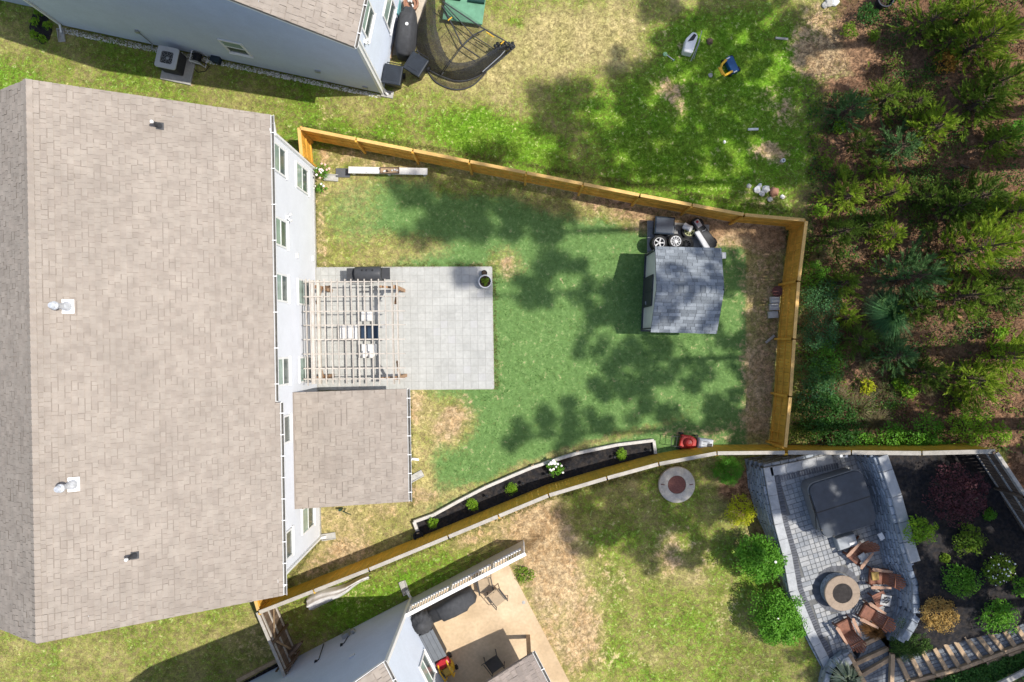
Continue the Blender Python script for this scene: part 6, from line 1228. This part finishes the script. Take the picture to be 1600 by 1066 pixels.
def adirondack():
    r = thing('wooden_chair', 'x', 'chair', (0, 0, 0), 0, 'reddish wooden armchairs round the fire pit')      # faces -y, back towards +y
    for i in range(7): t = i / 6; q = MB(); y = -.32 + t * .5; z = .37 - t * .13; q.beam((-.27, y, z), (.27, y, z), .072, .02); part(q, 'seat_slat', m_red_wood, r)
    bk = MB(); bk.beam((-.27, .5, .66), (.27, .5, .66), .03, .07); bkr = part(bk, 'back_rail', m_red_wood, r)
    for i in range(7):
        s = i - 3; q = MB(); Lb = .92 - .022 * s * s; p0 = Vector((s * .066, .19, .24)); p1 = Vector((s * .094, .19 + Lb * .62, .24 + Lb * .80)); q.beam(p0, p1, .066, .02, (0, -.8, .6)); q.v = [tuple(v) for v in q.v]; part(q, 'back_slat', m_red_wood, r)
    for s in (-1, 1):
        q = MB(); q.prism([(s * .29, .42), (s * .37, .44), (s * .42, -.1), (s * .44, -.38), (s * .36, -.42), (s * .29, -.3)], .535, .56); part(q, 'arm', m_arm_wood, r)
        q = MB(); q.beam((s * .33, -.32, 0), (s * .33, -.3, .535), .09, .03, (1, 0, 0)); part(q, 'front_leg', m_red_wood, r)
        q = MB(); q.beam((s * .3, -.36, .34), (s * .3, .62, .04), .03, .11); part(q, 'back_leg', m_red_wood, r)
    q = MB(); q.beam((-.3, -.37, .3), (.3, -.37, .3), .025, .12); part(q, 'apron', m_red_wood, r)
    return r
ad = adirondack(); chairs_ = [(1341, 866, (.66, -.75), 'reddish wooden armchair nearest the hot tub'), (1374, 903, (1, .08), 'reddish wooden armchair against the block wall, back to the wall'), (1361, 960, (.85, .48), 'reddish wooden armchair below the side table, facing the fire pit'), (1324, 984, (.48, .88), 'reddish wooden armchair lowest of the four, beside the timber steps')]
for i, (x, y, d, l) in enumerate(chairs_):
    rz = math.atan2(-d[1], d[0]) - math.pi / 2; loc = P(x, y, PZ + .4); loc.z = PZ + .016; o = ad if i == 0 else copy_thing(ad, loc, rz); o.location = loc; o.rotation_euler = (0, 0, rz); o['label'] = l
for (x, y, d, nm, mt, l) in ((1348, 871, .6, 'towel', m_stone, 'folded pale towel on the seat of the armchair nearest the tub'), (1367, 900, .1, 'seat_cushion', lf_gold, 'yellow cushion on the armchair against the block wall')):
    q = MB(); c = P(x, y, PZ + .4); q.cbox((c.x, c.y, PZ + .43), (.3, .34, .05), .02, d); solo(q, nm, M('towel_cloth', (.45, .46, .46), .9, .1, 6, .2) if nm == 'towel' else M('tan_cloth', (.42, .28, .09), .9, .15, 8, .2), l, nm.replace('_', ' '))
st_ = thing('side_table', 'small reddish wooden side table between two armchairs', 'table', P(1375, 936, PZ + .45), R(25)); st_.location.z = PZ + .016
for i in range(6): q = MB(); q.beam((-.27, -.24 + i * .095, .46), (.27, -.24 + i * .095, .46), .085, .02); part(q, 'top_slat', m_red_wood, st_)
for s in (-1, 1):
    for t in (-1, 1): q = MB(); q.box((s * .22, t * .2, .225), (.05, .05, .45)); part(q, 'leg', m_red_wood, st_)
bd = thing('patterned_cloth', 'black and white patterned cloth lying on the side table', 'cloth', P(1384, 938, PZ + .5), R(-12)); q = MB(); q.cbox((0, 0, .0), (.42, .44, .02), .004); part(q, 'cloth', M('gray_cloth', (.45, .44, .42), .9, .1, 6, .2), bd)
for (a, b) in (((-.12, -.12), (.12, -.05)), ((-.1, .1), (.14, .12)), ((-.14, -.02), (.02, .14)), ((.02, -.14), (.14, .02)), ((-.06, -.05), (.08, .04))): q = MB(); q.beam((*a, .0125), (*b, .0125), .045, .006); part(q, 'stripe', m_char, bd)

# ------------------------------------------------------------------ upper neighbour's things
ac = thing('air_conditioner', 'grey outdoor air conditioner unit on a slab by the upper house', 'air conditioner', P(263, 92, .75), R(-12)); ac.location.z = .1
q = MB(); q.prism(rsq(.42, .07, 3), 0, .74); part(q, 'case', m_char, ac)
for k_ in range(9): q = MB(); q.prism(rsq(.432, .07, 3), .06 + k_ * .075, .085 + k_ * .075); part(q, 'louvre', m_dmetal, ac)
ring = MB(); O_ = rsq(.46, .1, 4); I_ = [(.33 * math.cos(math.atan2(y, x)), .33 * math.sin(math.atan2(y, x))) for x, y in O_]; k_ = len(O_)
ring.add([(x, y, .74) for x, y in O_] + [(x, y, .79) for x, y in O_] + [(x, y, .80) for x, y in I_] + [(x, y, .74) for x, y in I_], [(i, (i + 1) % k_, k_ + (i + 1) % k_, k_ + i) for i in range(k_)] + [(k_ + i, k_ + (i + 1) % k_, 2 * k_ + (i + 1) % k_, 2 * k_ + i) for i in range(k_)] + [(2 * k_ + i, 2 * k_ + (i + 1) % k_, 3 * k_ + (i + 1) % k_, 3 * k_ + i) for i in range(k_)]); part(ring, 'top_panel', M('ac_paint', (.50, .51, .52), .5, .06, 4, .03), ac)
for i in range(5): a = i * 1.2566; q = MB(); q.hexa([(.05 * math.cos(a), .05 * math.sin(a), .62), (.3 * math.cos(a), .3 * math.sin(a), .60), (.3 * math.cos(a + .6), .3 * math.sin(a + .6), .68), (.05 * math.cos(a + .9), .05 * math.sin(a + .9), .66)], [(.05 * math.cos(a), .05 * math.sin(a), .625), (.3 * math.cos(a), .3 * math.sin(a), .605), (.3 * math.cos(a + .6), .3 * math.sin(a + .6), .685), (.05 * math.cos(a + .9), .05 * math.sin(a + .9), .665)]); part(q, 'fan_blade', M('fan_metal', (.55, .58, .62), .5, .1, 5, .03), ac)
q = MB(); q.lathe([(.07, .60), (.07, .74), (.0, .76)], 14); part(q, 'fan_motor', m_metal, ac); q = MB()
for r_ in (.12, .2, .27): q.tube([(r_ * math.cos(a), r_ * math.sin(a), .79) for a in np.linspace(0, 6.2832, 25)], .005, 4)
for i in range(8): a = i * .785; q.tube([(.06 * math.cos(a), .06 * math.sin(a), .795), (.33 * math.cos(a), .33 * math.sin(a), .795)], .005, 4)
part(q, 'grille', m_metal, ac)
q = MB(); c = G(279, 110); q.cbox((c.x, c.y, .03), (1.35, 1.1, .12), .015, R(-12)); solo(q, 'concrete_slab', m_conc, 'concrete slab under the air conditioner by the upper house', 'slab')
hr = thing('hose_reel', 'grey hose reel with black hose beside the air conditioner', 'hose reel', G(313, 95), R(-14))
for s in (-1, 1): q = MB(); q.lathe([(.08, -.012), (.24, -.012), (.24, .012), (.08, .012), (.08, -.012)], 22); q.v = [(a, z + s * .2, y + .28) if 0 else (x_, z_ + s * .2, y_ + .3) for x_, y_, z_ in q.v for a, z, y in ((0, 0, 0),)]; part(q, 'reel_disc', m_metal, hr)
q = MB(); q.tube([(.15 * math.cos(a), -.17 + .34 * a / 38, .3 + .15 * math.sin(a)) for a in np.linspace(0, 38, 150)], .028, 6); part(q, 'coiled_hose', m_black, hr); q = MB()
for s in (-1, 1): q.tube([(-.3, s * .24, 0), (-.22, s * .24, .45), (.22, s * .24, .3), (.3, s * .24, 0)], .02, 6)
q.tube([(-.22, -.24, .45), (-.22, .24, .45)], .02, 6); q.tube([(.3, -.24, .02), (.3, .24, .02)], .02, 6); part(q, 'frame', m_white, hr)
c = [G(x, y, .05) for x, y in ((296, 92), (300, 104), (310, 114), (322, 112), (328, 104), (318, 98), (300, 84), (288, 76))]; q = MB(); q.tube(c, .018, 6); solo(q, 'garden_hose', m_black, 'black garden hose looping on the ground by the hose reel', 'hose')
q = MB(); q.cbox(tuple(G(341, 95) + Z3 * .16), (.36, .34, .32), .03, R(-20)); q.cbox(tuple(G(341, 95) + Z3 * .34), (.4, .38, .04), .015, R(-20)); solo(q, 'valve_box', M('navy_plastic', (.02, .035, .05), .5, .2, 4, .05), 'dark navy box against the wall right of the hose reel', 'box')
g = np.random.default_rng(12); n = 2600; u = g.random(n); x = 98 + u * 498; y = 41 + u * 105 + 2 + g.random(n) * 9 * (1 - .3 * u); mass = MB()
for i in range(n):
    c = P(x[i], y[i]); s_ = g.uniform(.02, .055); a = g.random() * 6; v = [(c.x + s_ * math.cos(a + k_ * 1.57), c.y + s_ * math.sin(a + k_ * 1.57) * .8, -.01) for k_ in range(4)]; mass.add(v + [(c.x, c.y, s_ * .9)], [(0, 1, 4), (1, 2, 4), (2, 3, 4), (3, 0, 4)])
setp(mass.build('white_stones', m_stone), 'strip of white stones along the foot of the upper house', 'stones', kind='stuff')
def cart(label, px, py, rz):
    r = thing('wheeled_bin', label, 'bin', P(px, py, 1.0), rz, 'wheeled bins by the upper house'); r.location.z = 0
    q = MB(); q.hexa([(-.26, -.24, .05), (.26, -.24, .05), (.26, .26, .05), (-.26, .26, .05)], [(-.37, -.4, 1.0), (.37, -.4, 1.0), (.37, .34, 1.0), (-.37, .34, 1.0)]); part(q, 'body', m_black, r, bevel=.03)
    q = MB(); q.cbox((0, -.03, 1.04), (.82, .84, .07), .03); ld = part(q, 'lid', M('cart_lid', (.028, .034, .044), .35, .2, 3, .05), r, bevel=.03); q = MB(); q.cbox((0, -.05, 1.08), (.5, .5, .02), .01); part(q, 'lid_panel', M('cart_lid', 0), ld)
    q = MB(); q.tube([(-.32, .4, .96), (-.32, .47, .98), (.32, .47, .98), (.32, .4, .96)], .02, 6); part(q, 'handle', m_black, r)
    for s in (-1, 1): q = MB(); q.lathe([(.02, -.035), (.13, -.04), (.13, .04), (.02, .035)], 16); q.v = [(z + s * .3, x + .3, y + .13) for x, y, z in q.v]; part(q, 'wheel', m_black, r)
cart('black wheeled bin against the wall corner of the upper house', 613.5, 116, R(-10)); cart('black wheeled bin under the trampoline net', 650.5, 100, R(-32))
# covered grill by the upper house
def blob(prof, loc, rz, name, mat, label, cat, sec=18, rough=.02, seed=1):
    """prof: list of (x, half width, top z, squareness)"""
    q = MB(); n = len(prof); vs_ = []
    for (x, hw, zt, sq) in prof:
        for k_ in range(sec + 1):
            a = math.pi * k_ / sec; cx = math.cos(a); sz = math.sin(a); y = hw * math.copysign(abs(cx) ** sq, cx); z = zt * abs(sz) ** sq; d = rough * mnoise.noise(Vector((x * 6 + seed, y * 7, z * 5))); vs_.append((x + d, y * (1 + d * 2), max(0, z + d * (1 if z > .1 else 0))))
    q.grid(vs_, sec + 1, n)
    for k_ in (0, n - 1): q.f.append(tuple(k_ * (sec + 1) + i for i in range(sec + 1))[:: 1 if k_ else -1])
    o = link(name, q.mesh(name, mat, None, True), None, loc, (0, 0, rz)); return setp(o, label, cat)
l_ = P(633, 46, .9); l_.z = 0; cg = blob([(-1.02, .2, .7, .5), (-.98, .3, .86, .5), (-.7, .36, .95, .45), (-.62, .36, 1.1, .5), (-.2, .4, 1.18, .55), (.3, .38, 1.2, .55), (.62, .34, 1.12, .5), (.7, .3, .95, .45), (.98, .26, .9, .5), (1.04, .16, .5, .5)], l_, math.atan2(60, 9) , 'covered_grill', m_fabric, 'long grill under a black fabric cover against the upper house wall', 'grill', rough=.06)
q = MB(); q.lathe([(0, 0), (.07, 0), (.07, .012), (0, .014)], 12, (.12, -.1, 1.19)); q.build('badge', m_white, cg, world=False)
q = MB(); q.beam(P(609, 92, .1), P(617, 30, .1), .16, .18); solo(q, 'timber_edging', m_timber, 'brown timber lying along the foot of the upper house right wall', 'timber')
po = thing('clay_pot', 'terracotta pot with dark soil at the top edge by the grill', 'pot', P(643, 7, .3)); po.location.z = 0; q = MB(); q.lathe([(.2, 0), (.3, .36), (.33, .38), (.33, .45), (.26, .45), (.25, .36)], 26); part(q, 'pot', m_terra, po); q = MB(); q.lathe([(0, .37), (.255, .35)], 18); part(q, 'soil', m_soil, po)
for i in range(5): q = MB(); q.cbox((random.uniform(-.15, .15), random.uniform(-.15, .15), .4), (.14, .06, .06), .02, random.random() * 3); part(q, 'stone', m_stone, po)
q = MB(); c = P(621, 12, .4); q.cbox((c.x, c.y, .35), (.22, .75, .7), .05, R(-6)); solo(q, 'folded_tarp', M('teal', (.16, .36, .38), .6, .15, 6, .2), 'teal folded tarp between the upper house and the covered grill', 'tarp')
q = MB(); q.prism([G(x, y).to_2d() for x, y in ((604, 90), (640, 80), (668, 0), (690, -40), (614, -40), (610, 40))], -.1, .02); setp(q.build('side_patio', M('beige_patio', (.50, .44, .35), .9, .1, 4, .2)), kind='structure')
# green play table
gt_ = thing('play_table', 'pale green plastic play table at the top edge by the trampoline', 'table', P(726, 8, .3), R(-8)); gt_.location.z = 0
q = MB(); q.cbox((0, 0, .3), (1.75, 1.5, .08), .02); part(q, 'table_top', m_green_pl, gt_)
for s in (-.55, .5): q = MB(); q.cbox((s, .42, .42), (.7, .6, .16), .03); part(q, 'tray', m_dgreen_pl, gt_)
for s in (-1, 1):
    for t in (-1, 1): q = MB(); q.box((s * .75, t * .6, .13), (.1, .1, .27)); part(q, 'leg', m_dgreen_pl, gt_)
# collapsed trampoline net
tn = thing('trampoline', 'collapsed trampoline with black net and bent poles on the upper lawn', 'trampoline', P(700, 75)); tn.location.z = 0
def zp(lst, z): return [P(580 + x / 6.667, y / 6.667, z) for x, y in lst]
outer_c = [(590, -60), (520, 150), (462, 330), (470, 480), (560, 690), (720, 790), (900, 845), (1060, 820), (1200, 740), (1360, 610), (1500, 490)]
inner_c = [(665, -60), (672, 150), (680, 280), (715, 420), (760, 540), (830, 635), (920, 655), (1020, 640), (1140, 600), (1270, 520), (1400, 470)]
def smooth_line(p, k_=5):
    out = []
    for i in range(len(p) - 1):
        a, b, c, d = p[max(i - 1, 0)], p[i], p[i + 1], p[min(i + 2, len(p) - 1)]
        for j in range(k_):
            t = j / k_; out.append(tuple(.5 * (2 * b[m_] + (c[m_] - a[m_]) * t + (2 * a[m_] - 5 * b[m_] + 4 * c[m_] - d[m_]) * t * t + (3 * b[m_] - a[m_] - 3 * c[m_] + d[m_]) * t ** 3) for m_ in range(2)))
    return out + [p[-1]]
oc, ic_ = smooth_line(outer_c), smooth_line(inner_c); q = MB(); rows = 7; pts = []
for j in range(rows):
    t = j / (rows - 1)
    for a, b in zip(oc, ic_): z = .1 + .75 * math.sin(t * math.pi * .5) + .05 * mnoise.noise(Vector((a[0] * .01, a[1] * .01, t * 3))); pts.append(P(580 + (a[0] + (b[0] - a[0]) * t) / 6.667, (a[1] + (b[1] - a[1]) * t) / 6.667, z))
q.grid(pts, len(oc), rows); q.build('net', net_mat('trampoline_net', (.014, .016, .022), .82), tn)
q = MB(); arc = smooth_line([(580, 725), (680, 860), (880, 935), (1060, 890), (1200, 750)]); arc2 = smooth_line([(600, 715), (720, 800), (900, 850), (1060, 825), (1200, 740)]); q.grid(zp(arc, .03) + zp(arc2, .25), len(arc), 2); q.build('net_skirt', net_mat('net_thin', (.02, .02, .022), .5), tn)
q = MB(); loop = ic_ + [(1300, 400), (1000, 180), (760, 10)]; cen = P(580 + 960 / 6.667, 400 / 6.667, .3); ring_ = zp(ic_, .55); q.add([cen] + ring_ + zp([(1420, 440), (1000, 150), (760, 0), (680, -60)], .5), [(0, i + 1, i + 2) for i in range(len(ic_) + 3)]); q.build('torn_mat', net_mat('net_sheer', (.03, .03, .03), .24), tn)
q = MB(); q.tube(zp(arc, .05), .03, 6); q.tube(zp(oc[16:], .12), .03, 6); q.build('frame_tube', m_char, tn)
for (l, z, r_, m_) in (([(745, 15), (1140, 280), (1500, 490)], .9, .028, m_char), ([(740, 60), (850, 270), (950, 480), (1130, 600)], .4, .03, m_char), ([(950, 480), (820, 650), (735, 780)], .4, .022, m_char), ([(950, 480), (1060, 370), (1180, 310)], .45, .035, m_char), ([(760, 40), (1060, 370), (1290, 520)], .5, .022, m_char), ([(950, 480), (810, 310), (730, 390)], .4, .012, m_char), ([(1430, 485), (1350, 580), (1160, 750)], .5, .022, m_galv)):
    q = MB(); q.tube(zp(l, z), r_, 6); q.build('pole', m_, tn)
q = MB()
for i in range(16): x = 1290 + i * 13; y = 480 + 30 * math.sin(i * 2.1); c = P(580 + x / 6.667, y / 6.667, .6); q.lathe([(0, -.06), (.07, -.04), (.08, .02), (0, .07)], 7, c)
q.build('bunched_netting', m_black, tn)
for (a, b) in (((800, 215), (840, 180)), ((1200, 335), (1280, 390)), ((1350, 460), (1385, 428))): q = MB(); q.tube(zp([a, b], .92), .025, 6); q.build('foam_sleeve', m_yellow, tn)
# lawn toys
wt = thing('toy_bin', 'white plastic toy box with dark opening on the upper lawn', 'toy', P(1078, 68, .3), R(-14)); wt.location.z = 0
q = MB(); q.prism([(-.22, -.46), (.2, -.46), (.26, .3), (.16, .46), (-.02, .46), (-.24, .1)], 0, .45); part(q, 'body', m_white, wt, bevel=.06); q = MB(); q.prism([(-.14, -.02), (.1, .1), (.17, .34), (.05, .38), (-.06, .16)], .45, .462); part(q, 'opening', m_black, wt); q = MB(); q.tube([(.26, -.62, .05), (.33, .0, .5), (.36, .6, .4)], .018, 6); q.tube([(.36, -.5, .05), (.38, .2, .4)], .014, 6); part(q, 'side_rail', m_metal, wt)
bt = thing('push_toy', 'blue toy cart with yellow handle on the upper lawn', 'toy', P(1141, 103, .2), R(28)); bt.location.z = 0
q = MB(); q.prism([(-.14, -.36), (.2, -.4), (.24, .3), (.1, .38), (-.14, .34)], .1, .36); part(q, 'body', m_blue, bt, bevel=.04)
for (x, y) in ((-.17, .3), (.26, .3), (-.16, -.3), (.28, -.28)): q = MB(); q.lathe([(.02, -.04), (.11, -.045), (.12, 0), (.11, .045), (.02, .04)], 14); q.v = [(a + x if 0 else z + x, y2 + y, b + .12) for a, b, z, y2 in ((v[0], v[1], v[2], v[0]) for v in q.v)]; part(q, 'wheel', m_black, bt)
q = MB(); q.tube([(-.1, .28, .34), (-.4, .18, .42), (-.58, -.02, .45), (-.52, -.3, .42), (-.1, -.28, .34)], .055, 8); part(q, 'handle', m_yellow, bt); q = MB(); q.cbox((-.56, -.06, .46), (.14, .36, .06), .02); part(q, 'grip', m_yellow, bt)
for y in (-.36, .3): q = MB(); q.box((.0, y, .37), (.16, .05, .02)); part(q, 'sticker', m_white, bt)
sv = thing('toy_shovel', 'green toy shovel lying on the upper lawn near the white toy box', 'toy', G(1045, 89), R(-35)); q = MB(); q.lathe([(0, .03), (.08, .05), (.1, .02), (0, .0)], 14, (-.2, 0, 0)); part(q, 'blade', M('lime_plastic', (.35, .6, .3), .5, .1, 4, .02), sv); q = MB(); q.tube([(-.12, 0, .03), (.26, 0, .03)], .016, 6); part(q, 'shaft', m_white, sv); q = MB(); q.tube([(.26, -.06, .03), (.28, 0, .03), (.26, .06, .03)], .02, 6); part(q, 'handle', m_green_pl, sv)
def rock(name, mat, label, cat, px, py, s, z=0, seed=0, sq=(1, 1, .6), group=None):
    bm = bmesh.new(); bmesh.ops.create_icosphere(bm, subdivisions=2, radius=1); 
    for v in bm.verts: v.co *= 1 + .35 * mnoise.noise(v.co * 1.6 + Vector((seed * 3.1, 0, 0)))
    for v in bm.verts: v.co = Vector((v.co.x * s * sq[0], v.co.y * s * sq[1], v.co.z * s * sq[2]))
    me = bpy.data.meshes.new(name); bm.to_mesh(me); bm.free(); me.materials.append(mat); o = link(name, me, None, G(px, py, z + s * sq[2] * .4), (0, 0, seed)); return setp(o, label, cat, group)
for i, (x, y, s, m_, l) in enumerate(((1183, 297, .16, m_stone, 'white rubble chunk at the left of the rubble pile'), (1190, 303, .14, m_stone, 'white rubble chunk in the middle of the rubble pile'), (1196, 296, .18, m_stone, 'largest white rubble chunk of the pile'), (1187, 290, .1, m_stone, 'small white rubble chunk at the top of the pile'), (1209, 300, .22, m_terra, 'brown stone right of the white rubble'), (1222, 308, .1, m_stone, 'white chunk right of the brown stone'), (1170, 291, .11, m_conc, 'grey stone left of the white rubble'), (1203, 312, .12, m_conc, 'grey stone below the white rubble'), (1294, 6, .2, m_conc, 'grey stone at the top edge on bare clay'), (1303, 3, .2, m_stone, 'white stone at the top edge on bare clay'), (1288, 9, .14, m_conc, 'smaller grey stone at the top edge on bare clay'), (1109, 65, .15, m_bark, 'brown stump on the upper lawn right of the white toy box'), (1110, 118, .1, m_conc, 'pale stone left of the blue toy cart'), (1132, 222, .07, m_white, 'small white ball on the upper lawn'), (818, 941, .11, m_conc, 'grey stone on the bare soil right of the tan patio'))):
    rock('stone' if m_ not in (m_bark, m_white) else ('tree_stump' if m_ is m_bark else 'white_ball'), m_, l, 'stone' if m_ not in (m_bark, m_white) else ('stump' if m_ is m_bark else 'ball'), x, y, s, seed=i)
q = MB(); c = G(1221, 61, .04); q.cbox(tuple(c), (.55, .09, .06), .01, R(-5)); solo(q, 'wood_board', m_wood_gray, 'short pale board on the upper lawn near the bare clay', 'board')
q = MB(); c = G(1176, 203, .06); q.tube([c - Vector((.22, 0, 0)), c + Vector((.22, .01, .0))], .055, 10); solo(q, 'white_pipe', m_trim, 'short white pipe lying on the upper lawn', 'pipe')
q = MB(); q.lathe([(.09, 0), (.09, .16), (.06, .16), (.06, .02), (0, .02)], 18, G(1222, 252)); solo(q, 'pipe_cap', m_white, 'white open pipe end standing in the bare clay patch', 'pipe')
q = MB(); q.tube([G(1500, 258, .06), G(1512, 264, .1)], .07, 8, .05); solo(q, 'log', m_bark, 'short log on the litter in the upper right woods', 'log')
bp = thing('plant_pot', 'large black nursery pot at the top edge beside a dark bush', 'pot', P(1375, 7, .3)); bp.location.z = Tz(bp.location); q = MB(); q.lathe([(.24, 0), (.32, .42), (.35, .44), (.35, .47), (.3, .47), (.27, .2)], 28); part(q, 'pot', M('navy_pot', (.02, .025, .04), .5, .2, 5, .05), bp); q = MB(); q.lathe([(0, .24), (.275, .22)], 20); part(q, 'soil', m_soil, bp)

# ------------------------------------------------------------------ lower neighbour's patio furniture
da = math.atan2(DS.y, DS.x); dn_ = math.atan2(DN.y, DN.x)
def on_patio(px, py, z=.4): v = P(px, py, DZ + z); v.z = DZ; return v
blob([(-1.02, .18, .3, .6), (-1.0, .3, .5, .5), (-.62, .34, .55, .5), (-.52, .36, .8, .45), (.0, .4, .86, .4), (.55, .4, .85, .4), (.66, .36, .7, .5), (.98, .3, .66, .5), (1.02, .2, .3, .5)], on_patio(706, 949, .5), da, 'covered_sofa', m_fabric, 'long garden sofa under a dark fabric cover along the railing', 'sofa', rough=.04, seed=5)
cv = thing('covered_table', 'round table under a black gathered cover at the house corner', 'table', on_patio(659, 975, .6)); q = MB(); vs_ = []; n_ = 48
for j, (r_, z) in enumerate(((.46, 0), (.46, .45), (.44, .62), (.38, .74), (.2, .8), (.16, .9), (.12, .93), (.0, .93))):
    for i in range(n_): a = i * 6.2832 / n_; rr = r_ * (1 + .05 * math.sin(a * 12) * (1 if j < 5 else .3)); vs_.append((rr * math.cos(a), rr * math.sin(a), z))
q.add(vs_, [(j * n_ + i, j * n_ + (i + 1) % n_, (j + 1) * n_ + (i + 1) % n_, (j + 1) * n_ + i) for j in range(7) for i in range(n_)]); part(q, 'cover', m_fabric, cv, smooth=True); q = MB(); q.tube([(-.25, -.42, .1), (0, -.52, .14), (.25, -.42, .1)], .025, 6); part(q, 'tie_cord', m_white, cv)
dk = thing('deck_box', 'grey plastic deck storage box against the lower house wall', 'storage box', on_patio(676, 1008, .5), dn_); q = MB(); q.cbox((0, 0, .28), (1.2, .6, .56), .02); part(q, 'body', m_char, dk); q = MB(); q.cbox((0, 0, .6), (1.26, .66, .08), .03); part(q, 'lid', M('deck_box_lid', (.15, .165, .185), .6, .12, 4, .1), dk)
for y in (-.2, 0, .2): q = MB(); q.box((0, y, .642), (1.18, .012, .006)); part(q, 'lid_groove', m_char, dk)
ty = thing('toy_car', 'yellow and red plastic toy car beside the deck box', 'toy', on_patio(698, 1044, .4), R(-60)); q = MB(); q.prism([(.36 * math.cos(a) * 1.05, .3 * math.sin(a)) for a in np.linspace(0, 6.1, 14)], .08, .4); part(q, 'body', m_yellow, ty, bevel=.06); q = MB(); q.prism([(-.42, -.27), (-.12, -.3), (-.12, .3), (-.42, .27), (-.5, 0)], .3, .62); part(q, 'hood', M('red_plastic', (.40, .02, .03), .4, .12, 4, .02), ty, bevel=.05); q = MB(); q.cbox((.1, 0, .46), (.3, .38, .14), .03); part(q, 'seat', M('pale_yellow', (.60, .42, .1), .45, .1, 4, .02), ty)
for s in (-1, 1): q = MB(); q.tube([(-.35, s * .2, .6), (-.1, s * .22, .8), (.3, s * .2, .8), (.34, s * .18, .4)], .035, 8); part(q, 'roof_pillar', m_yellow, ty)
for (x, y) in ((-.3, -.3), (-.3, .3), (.28, -.28), (.28, .28)): q = MB(); q.lathe([(.02, -.05), (.1, -.05), (.1, .05), (.02, .05)], 12); q.v = [(a + x, c_ + y, b + .1) for a, b, c_ in q.v]; part(q, 'wheel', m_black, ty)
def sling(label, px, py, rz, mat):
    r = thing('sling_chair', label, 'chair', on_patio(px, py, .4), rz, 'sling chairs on the tan patio')
    q = MB(); q.hexa([(-.27, -.28, .40), (.27, -.28, .40), (.27, .25, .36), (-.27, .25, .36)], [(-.27, -.28, .415), (.27, -.28, .415), (.27, .25, .375), (-.27, .25, .375)]); part(q, 'seat', mat, r)
    q = MB(); q.hexa([(-.26, .25, .38), (.26, .25, .38), (.26, .45, .9), (-.26, .45, .9)], [(-.26, .265, .375), (.26, .265, .375), (.26, .465, .895), (-.26, .465, .895)]); part(q, 'backrest', mat, r)
    for s in (-1, 1): q = MB(); q.tube([(s * .3, -.32, 0), (s * .3, -.32, .6), (s * .31, .3, .62)], .018, 6); q.tube([(s * .29, -.3, .41), (s * .29, .25, .37), (s * .28, .47, .95)], .018, 6); q.tube([(s * .3, .34, 0), (s * .29, .2, .4)], .018, 6); part(q, 'side_frame', m_dmetal, r)
    return r
m_sl = M('sling_tan', (.40, .31, .21), .85, .1, 8, .1); sling('tan sling chair at the right edge of the tan patio', 777, 934, dn_ - math.pi / 2 + .2 + math.pi, m_sl); sling('dark sling chair beside the porch roof', 772, 1038, dn_ + math.pi / 2 + .15, M('sling_dark', (.10, .095, .09), .85, .1, 8, .1)); sling('tan sling chair with its back to the railing', 758, 914, da - math.pi / 2 + 1.3, m_sl)
